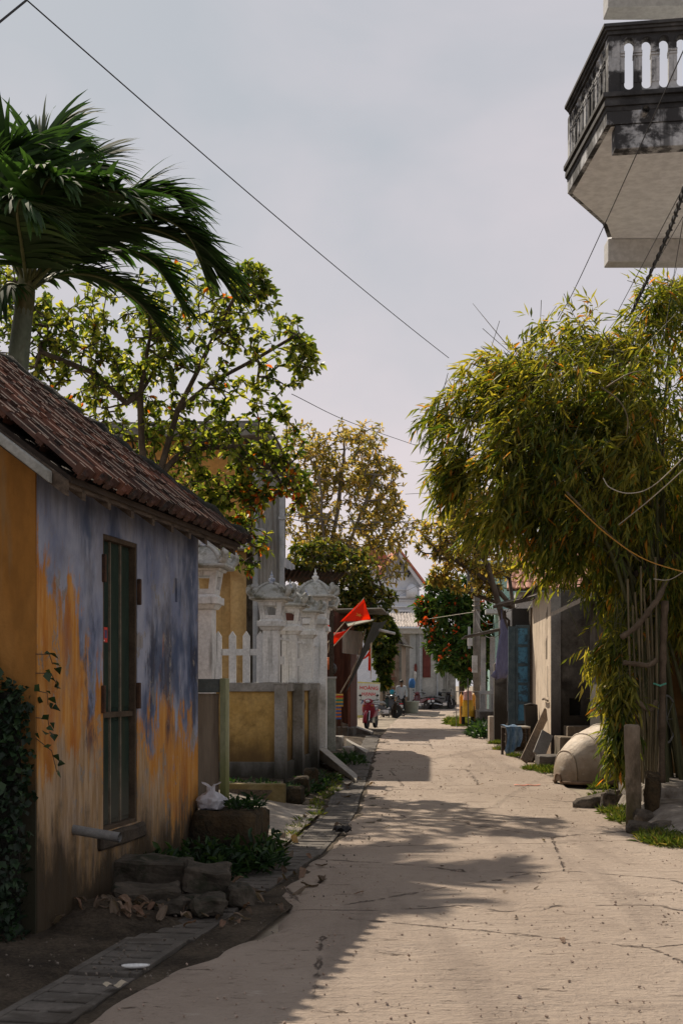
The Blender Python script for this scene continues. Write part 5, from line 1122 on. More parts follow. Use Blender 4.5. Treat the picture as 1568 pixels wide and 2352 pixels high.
coat('raincoat', 'orange raincoat behind at the left end of the rack', ORG, -.22, .12, 1.20, .13, 1.08, 3, False)
for x, lab in ((-.16, 'black trouser leg showing below the yellow raincoat, nearer the lane'), (.17, 'black trouser leg showing below the yellow raincoat, nearer the porch')):
    m = MB(); m.tube([(x, -.03, .75), (x, -.03, .10)], [.075, .06], 9); o = m.build('trousers', BLK); o.location = RK.location; tag(o, lab, 'trousers', 'black trousers on the rack')
# ------------------------------------------------------------------ teal house and red tiled roof beyond the bamboo
TEAL = pm('pale_teal_paint', (.27, .44, .40), (.34, .52, .47), 2, .85, .1, stain=(.2, .33, .31))
TL = thing('teal_house', 'pale teal house front rising behind the leaning tree', 'house', (Dx(1148, 58), 58, 0), R(-4))
zz = lambda y, d: 1.6 - (y - 1568) * d / F
m = MB(); m.box(Dx(1136, 58) - Dx(1148, 58), 3.5, 0, 8, -.1, zz(1300, 58)); m.build('front_wall', TEAL, TL)
m = MB(); m.box(Dx(1113, 58) - Dx(1148, 58), 3.6, -.8, 8, zz(1300, 58) + .003, zz(1292, 58) + .05); m.build('cornice', pm('pale_cornice', (.42, .5, .48), (.5, .56, .54), 2, .8, .1), TL, bevel=.02)
m = MB(); m.box(Dx(1113, 58) - Dx(1148, 58), 3.6, -1.2, .0, zz(1412, 58), zz(1402, 58)); m.build('balcony_slab', pm('pale_slab_b', (.36, .38, .38), (.45, .46, .46), 2, .8, .2), TL)
for k in range(14): y = 1318 + k * 7; m = MB(); m.box(Dx(1133, 58) - Dx(1148, 58), Dx(1136.5, 58) - Dx(1148, 58), -.06, -.003, zz(y + 3, 58), zz(y, 58)); m.build('quoin', PALE, TL)
RT = pm('pale_red_tile', (.42, .20, .14), (.55, .29, .21), 5, .8, .4, 30, stain=(.28, .13, .09), stain_scale=3, vary=.15)  # pale red base colour with browner blotches
RH = thing('red_roof_house', 'house with pale red tiled roof seen through the bamboo edge', 'house', (Dx(1160, 42), 42, 0), R(-6))
a0 = P(1163, 1352, 42) - Vector(RH.location); 
m = MB(); m.box(a0.x + .3, a0.x + 4.5, .6, 5, -.1, zz(1356, 42)); m.build('wall', PALE, RH)
tm = None; ry = 4.2; slope = Vector((.05, .80, .60)).normalized(); ux = Vector((1, -.05, 0)).normalized()
def curl_tile():
    m = MB(); n = 6; vs = []
    for j, (y, dz) in enumerate(((0, .02), (.42, 0))):
        for i in range(n + 1): x = -.14 + .28 * i / n; vs.append((x, y, .05 * math.sin(math.pi * i / n) + dz))
    for i in range(n + 1): x = -.14 + .28 * i / n; vs.append((x, 0, .05 * math.sin(math.pi * i / n) - .03))
    m.add(vs, [(i, i + 1, n + 2 + i, n + 1 + i) for i in range(n)] + [(2 * (n + 1) + i, 2 * (n + 1) + i + 1, i + 1, i) for i in range(n)]); return m
nrm = ux.cross(slope).normalized()
Bm = Matrix((ux, slope, nrm)).transposed().to_4x4()
for r in range(8):
    for c in range(13):
        p = a0 + ux * (.14 + c * .27 + rnd.uniform(-.01, .01)) + slope * (r * .36) + nrm * rnd.uniform(-.012, .012)
        M = Matrix.Translation(p) @ Bm
        if tm is None: tm = curl_tile().build('tile', RT, RH); tm.matrix_local = M
        else: instance(tm, RH, M)
m = MB(); m.prism([a0 - nrm * .04, a0 + ux * 3.6 - nrm * .04, a0 + ux * 3.6 + slope * 3.0 - nrm * .04, a0 + slope * 3.0 - nrm * .04], -nrm * .06); m.build('roof_deck', WOOD_D, RH)
# ------------------------------------------------------------------ white gabled house far down the lane
GH = thing('gabled_house', 'tall white house with steep red-tiled gable at the end of the lane', 'house', (Dx(912, 95), 95, 0), R(6))
WH = pm('white_house_paint', (.56, .59, .65), (.63, .66, .71), 2, .85, .05); 
gx = lambda x: Dx(x, 95) - Dx(912, 95)
gz = lambda y: zz(y, 95)
m = MB(); m.prism([(gx(872), 0, -.1), (gx(963), 0, -.1), (gx(963), 0, gz(1338)), (gx(912), 0, gz(1266)), (gx(872), 0, gz(1330))], (0, 8, 0)); m.build('gable_wall', WH, GH)
REDT = pm('far_red_tile', (.34, .11, .075), (.46, .17, .12), 3, .8, .3)
m = MB(); m.prism([(gx(912), -.9, gz(1260)), (gx(975), -.9, gz(1341)), (gx(972), -.9, gz(1345)), (gx(912), -.9, gz(1266))], (0, 9, 0)); m.prism([(gx(912), -.9, gz(1260)), (gx(866), -.9, gz(1322)), (gx(868), -.9, gz(1326)), (gx(912), -.9, gz(1266))], (0, 9, 0)); m.build('gable_roof', REDT, GH)
m = MB(); m.prism([(gx(912), -.75, gz(1267)), (gx(971), -.75, gz(1346)), (gx(965), -.75, gz(1350)), (gx(912), -.75, gz(1277))], (0, .72, 0)); m.build('soffit', WH, GH)
m = MB(); m.prism([(gx(800), -.2, gz(1300)), (gx(895), -.2, gz(1300)), (gx(895), 3.2, gz(1258)), (gx(812), 3.2, gz(1258))], (0, 0, .15)); m.build('wing_roof', REDT, GH)
m = MB(); m.box(gx(805), gx(872) - .01, .2, 6, -.1, gz(1303)); m.build('wing_wall', WH, GH)
for k in range(9):      # tile courses of the wing roof stand proud
    f = k / 9; m = MB(); y = -.2 + 3.4 * f; z = gz(1300) + (gz(1258) - gz(1300)) * f + .15; m.box(gx(800) + .35 * f, gx(895), y - .05, y + .06, z - .01, z + .06); m.build('tile_course', REDT, GH)
BRK = flat('black_bracket', (.02, .02, .025))
for x, y in ((917, 1290), (926, 1301), (935, 1312)):
    m = MB(); m.box(gx(x), gx(x) + .06, -.5, -.003, gz(y + 14), gz(y)); m.box(gx(x), gx(x + 11), -.5, -.42, gz(y + 2.5), gz(y)); m.prism([(gx(x) + .06, -.5, gz(y + 11)), (gx(x + 8), -.5, gz(y + 2.5)), (gx(x + 5), -.5, gz(y + 2.5)), (gx(x) + .06, -.5, gz(y + 7))], (0, .08, 0)); m.build('gable_bracket', BRK, GH)
m = MB()
for y, h, dpt in ((1353, 3, .12), (1370, 4, .3), (1378, 2, .18), (1392, 3, .25)): m.box(gx(872) - dpt, gx(963) + dpt, -dpt, -.003, gz(y + h), gz(y))
m.build('moulding', WH, GH)
m = MB(); m.box(gx(917), gx(938), -.06, -.003, gz(1414), gz(1405)); wn_ = m.build('window', flat('grey_window_shade', (.10, .11, .12)), GH)
m = MB(); m.box(gx(914), gx(941), -.22, -.063, gz(1405), gz(1401)); m.build('window_hood', WH, wn_)
for k in range(4): m = MB(); m.box(gx(918 + k * 5.6), gx(919.5 + k * 5.6), -.09, -.062, gz(1414), gz(1405)); m.build('window_bar', WH, wn_)
m = MB(); m.box(gx(903), gx(907), -.05, -.003, gz(1368), gz(1357)); m.build('window', flat('blue_grey_window', (.12, .15, .18)), GH)
m = MB(); m.lathe([(.42, 0), (.42, .5), (.34, .75), (.18, .9), (.02, .96)], 14, Matrix.Translation((gx(943), -.5, gz(1372)))); m.build('turret', WH, GH, smooth=True)
# ------------------------------------------------------------------ grey veranda house at the bend
VH = thing('veranda_house', 'grey veranda house with corrugated roof, columns and red shutters at the bend', 'house', (Dx(935, 79), 79, 0), R(4))
vx = lambda x: Dx(x, 79) - Dx(935, 79)
vz = lambda y: zz(y, 79)
GREYW = pm('stained_grey_wall', (.34, .335, .32), (.44, .43, .41), 1.2, .9, .2, stain=(.25, .24, .22), foot=(.2, 1.4, (.17, .155, .13), .6))
m = MB(); m.box(vx(880), vx(1015), 2.2, 2.4, -.1, vz(1450)); m.build('back_wall', GREYW, VH)
m = MB(); m.box(vx(968), vx(1017), -.1, 2.19, -.1, vz(1452)); m.build('side_room', GREYW, VH)
for x, w in ((949, .22), (957, .10)): m = MB(); m.box(vx(x) - w, vx(x) + w, -.2, .2, -.1, vz(1456)); m.build('column', pm('grey_column', (.27, .285, .29), (.34, .35, .355), 2, .9, .2), VH, bevel=.02)
m = MB(); m.box(vx(903), vx(975), -.5, 2.1, vz(1456), vz(1444)); m.build('lintel', GREYW, VH, bevel=.02)
m = MB(); corrugated(m, (vx(896), -.9, vz(1440)), (1, 0, 0), (0, .9, .30), 2.1, 1.3, .17, .035); corrugated(m, (vx(899), .3, vz(1424) - .02), (1, 0, 0), (0, .9, .42), 1.7, 1.2, .17, .035); m.build('roof_sheet', pm('pale_fibre_cement', (.40, .35, .31), (.52, .47, .43), 3, .9, .3, stain=(.22, .18, .15), stain_scale=3), VH)  # pale base colour with brown stain blotches
RS = pm('dark_red_shutter', (.10, .022, .018), (.14, .035, .026), 3, .7, .2)
m = MB(); m.box(vx(970), vx(988), -.14, -.103, vz(1556), vz(1486)); sh = m.build('shutter', RS, VH)
for k in range(3): m = MB(); m.box(vx(970) + .04, vx(988) - .04, -.16, -.141, vz(1553 - k * 22), vz(1537 - k * 22)); m.build('shutter_panel', RS, sh)
m = MB(); m.box(vx(922), vx(938), 2.1, 2.19, -.1, vz(1498)); m.build('door', RS, VH)
m = MB(); m.box(vx(916), vx(921), -.05, .05, -.1, vz(1508)); m.build('cream_jamb', pm('cream_paint', (.45, .40, .25), (.5, .45, .3), 3, .8, .1), VH)
m = MB(); m.tube([(vx(963), -.25, vz(1450)), (vx(963), -.25, .1)], .06, 8); m.tube([(vx(966), -.25, vz(1450)), (vx(966), -.25, .1)], .035, 8); m.tube([(vx(1003), -.2, vz(1500)), (vx(1003), -.2, .1)], .05, 8); m.build('drain_pipe', PIPE, VH)
m = MB(); m.sphere((vx(926), -.1, vz(1527)), (.14, .14, .2), 10, 7); o = m.build('globe_lamp', flat('white_globe', (.8, .8, .78), .3), VH, smooth=True)
for x, y, c in ((953, 1535, RS), (952, 1550, PALE)): m = MB(); m.sphere((vx(x), -.26, vz(y)), (.10, .05, .30), 8, 6); m.build('hanging_charm', c, VH, smooth=True)
m = MB(); m.box(vx(1017), vx(1048), .2, .5, -.1, vz(1545)); o = m.build('lane_wall', pm('dappled_grey_wall', (.16, .155, .14), (.33, .32, .30), 1.8, .9, .4, stain=(.08, .075, .065), stain_scale=2.2)); o.location = VH.location; o.rotation_euler = (0, 0, R(4)); tag(o, 'mottled grey lane wall right of the veranda house', 'wall')  # dapples are painted into the wall colour as dark and pale blotches
for k, x in enumerate((1020, 1024, 1028)): m = MB(); m.box(vx(x) - .04, vx(x) + .04, .1, .18, -.1, vz(1520)); m.build('fence_stake', TINC, o)
m = MB(); m.lathe([(.30, 0), (.36, .05), (.40, .55), (.44, .58), (.44, .64), (.38, .64), (.36, .1)], 16); o = m.build('planter', pm('white_pot', (.42, .41, .38), (.5, .49, .45), 5, .8, .1), smooth=True); q = G(944, 1638); o.location = (q.x, q.y, 0); tag(o, 'white round planter beside the walking man', 'planter')
# blue coat hanging by the column
coat2 = MB(); coat2.tube([(0, 0, .55), (.02, 0, .3), (0, 0, 0)], [.12, .2, .17], 10); o = coat2.build('blue_coat', flat('bright_blue_cloth', (.03, .12, .32), .8), smooth=True); o.location = P(945, 1580, 76); tag(o, 'bright blue coat hanging by the grey column', 'coat')
# old brick house wall with creeper on the left of the lane
OB = thing('brick_house', 'old house with worn brick and render street wall and sloping tiled verge', 'house', (Dx(900, 66), 66, 0), R(-5))
ox = lambda x: Dx(x, 66) - Dx(900, 66)
oz = lambda y: zz(y, 66)
MUD = pm('worn_brick_render', (.20, .14, .105), (.30, .255, .21), 1.2, .95, .6, 14, stain=(.12, .075, .055), stain_scale=1.8, stretch=(1, 1, .5))
m = MB(); m.prism([(ox(872), 0, -.1), (ox(916), 0, -.1), (ox(916), 0, oz(1478)), (ox(898), 0, oz(1440)), (ox(872), 0, oz(1400))], (0, 9, 0)); m.build('end_wall', MUD, OB)
m = MB(); m.prism([(ox(926), -.5, oz(1480)), (ox(924), -.5, oz(1474)), (ox(894), -.5, oz(1420)), (ox(868), -.5, oz(1385)), (ox(868), -.5, oz(1391)), (ox(893), -.5, oz(1428))], (0, 9.8, 0)); m.build('roof', DARKIN, OB)
m = MB(); corrugated(m, (ox(912), -.4, oz(1478)), (0, 1, 0), (1, 0, -.25), 3.5, .75, .2, .03); m.build('awning_sheet', TINC, OB)
m = MB()
for k in range(26): 
    r_, c_ = divmod(k, 3); m.box(ox(893 + c_ * 4.2 + (r_ % 2) * 1.5), ox(896.6 + c_ * 4.2 + (r_ % 2) * 1.5), -.02, -.001, oz(1600 - r_ * 12), oz(1606 - r_ * 12) if False else oz(1591 - r_ * 12))
m.build('exposed_brick', pm('brick_dull_red', (.16, .07, .05), (.22, .11, .08), 3, .95, .4), OB)
m = MB(); m.box(ox(916) + .001, ox(921), -.1, .3, -.1, oz(1470)); m.build('corner_post', POLEC, OB)
# dark greenery between the shop and the brick house
make_tree('creeper_bush', 'dark leafy creeper spilling over the brick house wall behind the shop awning', 'shrub', (Dx(880, 62), 62, 0), [[Vector((Dx(880, 62), 62, 0)), P(880, 1560, 62), P(884, 1500, 62)]],
    [blob(884, 1490, 62, 24), blob(878, 1530, 62, 20), blob(890, 1455, 62, 22), blob(880, 1570, 62, 16), blob(868, 1480, 61, 18)], 170, DARKL, BARK, 71, per_end=10, along=4, L=(.22, .40), Wf=.55, r=(.012, .07), step=.5, lo=0, hi=.55, odd=.02)
# ------------------------------------------------------------------ shop on the left: walls, awning, flags, goods, sign
SD = 40.0
sxx = lambda x, d=SD: Dx(x, d)
SHOPW = pm('rust_brown_boards', (.075, .03, .022), (.14, .06, .042), 2, .85, .4, stretch=(3, 3, .4), stain=(.03, .02, .017)); TARP = pm('dark_tarpaulin', (.026, .026, .022), (.05, .05, .042), 3, .85, .4, 15); TARPL = pm('olive_canvas', (.17, .17, .13), (.26, .255, .20), 3, .9, .3, 15)
SHP = thing('shop', 'small dim shop of rusty boards under a propped tarpaulin awning', 'shop', (Dx(790, 40), 40, 0), R(-5))
s0 = Vector(SHP.location); MSi = (Matrix.Translation(s0) @ Matrix.Rotation(R(-5), 4, 'Z')).inverted()
def SP(x, y, d): return MSi @ P(x, y, d)
m = MB(); a, b = SP(752, 1568, 42), SP(812, 1568, 42); m.box(a.x - 2, b.x, a.y, a.y + .1, .0, 4.0); m.build('back_wall', SHOPW, SHP)
m = MB(); m.box(a.x - 2.1, a.x - 2, -1.5, a.y, 0, 4); m.box(b.x, b.x + .08, -.2, a.y + .3, 0, 3.2); m.build('side_wall', SHOPW, SHP)
m = MB(); corrugated(m, SP(765, 1400, 40), (0, 1, 0), (1, 0, .02), 3.5, 1.5, .12, .02); m.build('tin_roof', TINC, SHP)
m = MB(); q = [SP(855, 1427, 38.5), SP(800, 1440, 38.5), SP(790, 1426, 42), SP(860, 1422, 42)]; m.prism(q, (0, 0, .03)); m.build('awning', TARPL, SHP)
m = MB()
def tarp(u, v):
    a, b, c, d = P(856, 1428, 39.0), P(888, 1424, 41.5), P(826, 1522, 39.5), P(793, 1590, 39.2)
    p = a.lerp(b, u).lerp(d.lerp(c, u), v); p.y += .06 * math.sin(u * 7 + v * 4); p.z -= .05 * math.sin(math.pi * u); return MSi @ p
m.grid(tarp, 12, 14); o = m.build('tarpaulin', TARP, SHP); sd = o.modifiers.new('s', 'SOLIDIFY'); sd.thickness = .015
m = MB(); m.tube([SP(839, 1445, 38.9), SP(822, 1510, 38.9), SP(806, 1550, 38.9), SP(782, 1592, 38.9)], .022, 6); m.build('prop_pole', PALEBAR, SHP)
m = MB(); m.tube([SP(872, 1447, 39.5), SP(905, 1455, 40.5)], .045, 8); m.build('roller_tube', PALE, SHP)
m = MB(); corrugated(m, SP(786, 1500, 39.6), (1, 0, -.12), (0, 0, 1), .62, .72, .06, .01); m.build('tin_panel', TINC, SHP)
for x, y0, w, mt in ((800.5, 1664, .032, PALEBAR), (817, 1664, .05, PALE)):
    A = SP(x, y0, 44 if w > .04 else 43); m = MB(); m.box(A.x - w, A.x + w, A.y - w, A.y + w, 0, 2.6 if w > .04 else 2.4); m.build('post', mt, SHP, bevel=.008)
m = MB(); A = SP(812, 1568, 42.6); m.box(A.x - .30, A.x + .05, A.y - .02, A.y + .02, .5, 1.5); m.build('blue_panel', flat('dark_blue_board', (.02, .05, .11)), SHP)
m = MB(); m.tube([SP(806, 1605, 43), SP(815, 1655, 42.5)], .012, 5); m.build('stick', PALE, SHP)
m = MB(); A = SP(752, 1568, 40); B = SP(815, 1568, 40); m.box(A.x - .5, B.x, -.6, .5, -.1, .25); m.build('floor_slab', CONC_D, SHP, bevel=.02)
# pier and steps before the shop
m = MB(); m.box(-.14, .14, -.14, .14, -.05, 1.72); o = m.build('gate_pier', pm('green_grey_pier', (.24, .26, .225), (.34, .35, .31), 3, .9, .4, stain=(.15, .155, .12), stain_scale=2.5), bevel=.02); o.location = (Dx(757, 30.5), 30.6, 0); tag(o, 'green-grey cement pier between the tall gate pillar and the shop', 'pier')
m = MB(); m.box(-.15, .16, -.15, .15, 1.70, 1.74); m.build('cap', PALE, o)
for i, (x0, x1, yt, yb, d, lab) in enumerate(((744, 788, 1692, 1722, 31.5, 'nearest grey cement step block by the gate ramp'), (770, 800, 1670, 1690, 39, 'cement step block under the striped goods'), (786, 812, 1716, 1728, 30.0, 'low flat cement step beside the nearest step block'))):
    xa, xb = Dx(x0, d), Dx(x1, d); h = zz(yt, d)
    me = rough_block(xb - xa, .6, max(.1, h) + .05, 3, .012, 80 + i, .02); me.materials.append(SLAB if i != 1 else CONC_D); o = place('step_block', me); o.location = ((xa + xb) / 2, d + .3, -.05); o.rotation_euler = (0, 0, R(-5)); tag(o, lab, 'step', 'cement steps before the shop')
m = MB(); a, b = P(782, 1662, 41.5), P(851, 1683, 41.5); m.hexa([(a.x, 42, -.02), (b.x, 41.0, -.03), (b.x + .1, 42.4, -.03), (a.x, 44, -.02), (a.x, 42, .34), (b.x, 41.0, .03), (b.x + .1, 42.4, .03), (a.x, 44, .34)]); tag(m.build('shop_ramp', SLAB, bevel=.01), 'long grey ramp slab running down from the shop to the lane', 'ramp')
m = MB(); a, b = P(795, 1560, 31), P(840, 1730, 29.5); m.hexa([(a.x, 31.5, -.02), (b.x, 29.6, -.03), (b.x + .1, 30.4, -.03), (a.x, 32.5, -.02), (a.x, 31.5, .22), (b.x, 29.6, .02), (b.x + .1, 30.4, .02), (a.x, 32.5, .22)]); tag(m.build('step_ramp', SLAB, bevel=.01), 'small sloping slab in front of the nearest step block', 'ramp')
# striped goods: a stack of colourful plastic crates, each tier a part
GS = thing('striped_stack', 'tall stack of coloured plastic trays, red on top, blue and orange below', 'stack', (Dx(779, 38.5), 38.5, 0))
cols_ = [(.04, .10, .35), (.50, .16, .03), (.04, .11, .38), (.50, .17, .03), (.04, .10, .34), (.48, .20, .04), (.05, .10, .36), (.50, .28, .06), (.02, .13, .24), (.45, .27, .05), (.03, .24, .17), (.40, .30, .05), (.50, .03, .02), (.42, .27, .05)]
zb = zz(1652, 38.5); hh = (zz(1594, 38.5) - zb) / len(cols_)
for k, c in enumerate(cols_):
    w = .088 if k < 7 else .118
    m = MB(); m.box(-.10, -.10 + 2 * w * .9, -.09, .09, zb + k * hh + .002, zb + (k + 1) * hh - .002); m.build('tray', flat('tray_colour', c, .5), GS, bevel=.008)
m = MB()
for x in (-.07, .06): m.box(x - .02, x + .02, -.05, .05, .0, zb); 
m.build('stand', WOOD_D, GS)
# dark round lamp and basket hanging beside the gate pillar
m = MB(); m.sphere((0, 0, 0), (.10, .10, .16), 12, 8); m.tube([(0, 0, .15), (0, 0, .4)], .01, 4); o = m.build('hanging_lamp', flat('dark_glass_lamp', (.03, .03, .03), .25), smooth=True); o.location = P(766, 1536, 38); tag(o, 'dark round lamp hanging beside the tall gate pillar', 'lamp')
m = MB(); m.tube([(.16 * math.cos(a), 0, .16 * math.sin(a)) for a in np.linspace(0, 2 * math.pi, 20)], .022, 6); m.lathe([(.001, 0), (.14, .01), (.15, .03)], 16, Matrix.Rotation(R(90), 4, 'X')); o = m.build('orange_tray', flat('orange_plastic', (.55, .17, .06), .5), smooth=True); o.location = P(753, 1524, 38.3); tag(o, 'round orange tray rim half hidden by the tall gate pillar', 'tray')
# ---- flags
FLAG = leaf_mat('red_flag_cloth', [(0, (.72, .045, .012)), (1, (.74, .055, .015))], .62, .7, (1.35, 3.4, .6)); STAR = leaf_mat('yellow_star_cloth', [(0, (.80, .60, .10)), (1, (.80, .60, .10))], .7, .7, (1.2, 1.2, 1)); STICK = pm('pale_flag_stick', (.38, .33, .24), (.5, .45, .35), 5, .6, .1)
def cloth_obj(name, mat, parent, fn, nu, nv):
    mb = MB(); mb.grid(fn, nu, nv); o = mb.build(name, mat, parent, True); at_ = o.data.attributes.new('tint', 'FLOAT', 'FACE'); s = o.modifiers.new('s', 'SOLIDIFY'); s.thickness = .003; s.offset = 0; return o
def flag(lab, pole, corners, wave, star=None, d=37.0):
    """corners: hoist top, hoist bottom, fly bottom, fly top in photo position"""
    a, b = P(*pole[0], d), P(*pole[1], d); root = thing('red_flag', lab, 'flag', a, 0, 'red flags above the shop')
    mb = MB(); mb.tube([Vector((0, 0, 0)), b - a], [.013, .009], 6); mb.build('flag_pole', STICK, root)
    ht, hb, fb_, ft = [P(*c[:2], d + (c[2] if len(c) > 2 else 0)) - a for c in corners]
    def fn(u, v):
        p = ht.lerp(ft, u).lerp(hb.lerp(fb_, u), v); p.y += wave * math.sin(u * 6.5 + v * 2.2) * u; p.z += wave * .35 * math.sin(u * 8 + 1) * u; return p
    c = cloth_obj('flag_cloth', FLAG, root, fn, 16, 12)
    if star:
        cu, cv, r = star; au = (ft - ht).length; av = (hb - ht).length
        for sg in (-1, 1):
            mb = MB(); vs = [fn(cu, cv) + Vector((0, .006 * sg, 0))]
            for k in range(10):
                rr = r if k % 2 == 0 else r * .4; t = math.pi / 2 + k * math.pi / 5; vs.append(fn(cu + rr * math.cos(t) / au, cv - rr * math.sin(t) / av) + Vector((0, .006 * sg, 0)))
            mb.add(vs, [(0, k + 1, (k + 1) % 10 + 1) for k in range(10)]); o = mb.build('star', STAR, c); o.data.attributes.new('tint', 'FLOAT', 'FACE')
    return root
flag('sunlit orange-red flag with yellow star, highest beside the gate pillar', ((752, 1476), (836, 1373)), [(835, 1374), (781, 1428), (850, 1425, -.15), (851, 1424, -.12)], .05, (.42, .55, .12))
f2 = flag('folded back half of a red flag draped over a diagonal pole', ((752, 1477), (800, 1418)), [(834, 1376, .05), (781, 1428, .02), (782, 1428, .3), (812, 1398, .3)], .03)
flag('red flag drooping on the lower diagonal pole below the highest flag', ((762, 1488), (815, 1430)), [(814, 1431), (768, 1482), (758, 1452, .1), (786, 1456, .1)], .05)
flag('narrow red flag peeping out beside the gate pillar edge', ((753, 1500), (766, 1412)), [(765, 1413), (765, 1456), (748, 1452, .1), (747, 1440, .1)], .03, None, 37.6)
flag('limp red flag hanging below the tarpaulin awning', ((853, 1475), (851, 1560)), [(851, 1484), (849, 1505), (831, 1517, .1), (846, 1500, .1)], .04, None, 38.6)
flag('red flag tail dangling lowest under the tarpaulin', ((851, 1478), (852, 1545)), [(846, 1502), (845, 1540), (852, 1541, .1), (853, 1500, .1)], .04, (.5, .2, .06), 38.5)
# ---- shop sign
SN = thing('shop_sign', 'white and yellow shop sign reading HOÀNG HẠNH leaning behind the red motorbike', 'sign', G(846, 1650, .0), R(2))
sdp = SN.location.y; sw = lambda px_: px_ * sdp / F
sgn_m = pm('pale_sign_board', (.50, .52, .50), (.56, .58, .56), 3, .7, .05); m = MB(); zt, zb2 = 1.6 + (1568 - 1565) * sdp / F, 1.6 - (1649 - 1568) * sdp / F
x0, x1 = sw(821 - 846), sw(873 - 846)
m.hexa([(x0 - .03, .10, zb2), (x1 - .10, .10, zb2), (x1 - .10, .13, zb2), (x0 - .03, .13, zb2), (x0, .0, zt), (x1, .0, zt - .06), (x1, .03, zt - .06), (x0, .03, zt)]); board = m.build('board', sgn_m, SN)
tilt = math.atan2(.10, zt - zb2)
YL = flat('sign_yellow', (.52, .48, .15)); m = MB(); m.hexa([(x0 - .03, .094, zb2 + .005), (x1 - .11, .094, zb2 + .005), (x1 - .11, .098, zb2 + .005), (x0 - .03, .098, zb2 + .005), (x0 - .03, .085, zb2 + .12), (x1 - .10, .085, zb2 + .12), (x1 - .10, .089, zb2 + .12), (x0 - .03, .089, zb2 + .12)]); m.hexa([(x0, .008, zt - .10), (x1, .008, zt - .14), (x1, .012, zt - .14), (x0, .012, zt - .10), (x0, -.003, zt - .012), (x1, -.003, zt - .07), (x1, .0, zt - .07), (x0, .0, zt - .012)]); m.build('yellow_band', YL, board)
LR = flat('sign_red_letters', (.50, .02, .035)); LB = flat('sign_blue_letters', (.02, .06, .22))
def lettering(txt, size, x, z, mat, shear=0.0, wide=1.0):
    cu = bpy.data.curves.new('lettering', 'FONT'); cu.body = txt; cu.size = size; cu.extrude = .002; cu.offset = size * .022; cu.shear = shear; cu.align_x = 'CENTER'; cu.space_character = 1.05
    o = bpy.data.objects.new('lettering', cu); C.objects.link(o); o.parent = board; f = (z - zb2) / (zt - zb2)
    o.location = (x, .10 * (1 - f) - .006, z); o.rotation_euler = (R(90) + tilt, R(2.5), 0); o.scale = (wide, 1, 1); cu.materials.append(mat)
    bpy.context.view_layer.update(); me = bpy.data.meshes.new_from_object(o.evaluated_get(bpy.context.evaluated_depsgraph_get())); r = place('lettering', me, board); r.matrix_local = o.matrix_local.copy(); r.location, r.rotation_euler, r.scale = o.location, o.rotation_euler, o.scale
    bpy.data.objects.remove(o); return r
lz = lambda y: 1.6 - (y - 1568) * sdp / F
lettering('HOÀNG', .215, sw(847 - 846), lz(1584), LR, 0, 1.02); lettering('HẠNH', .215, sw(846 - 846), lz(1598), LR, 0, .95)
lettering('Hớt', .27, sw(836 - 846) + .10, lz(1617), LB, .35, 1.15); lettering('Tóc', .27, sw(836 - 846) + .10, lz(1642), LB, .35, 1.15)
for x in (x0 + .06, x1 - .16): m = MB(); m.box(x - .015, x + .015, .135, .16, -.02, zt - .1); m.build('sign_leg', WOOD_D, SN)
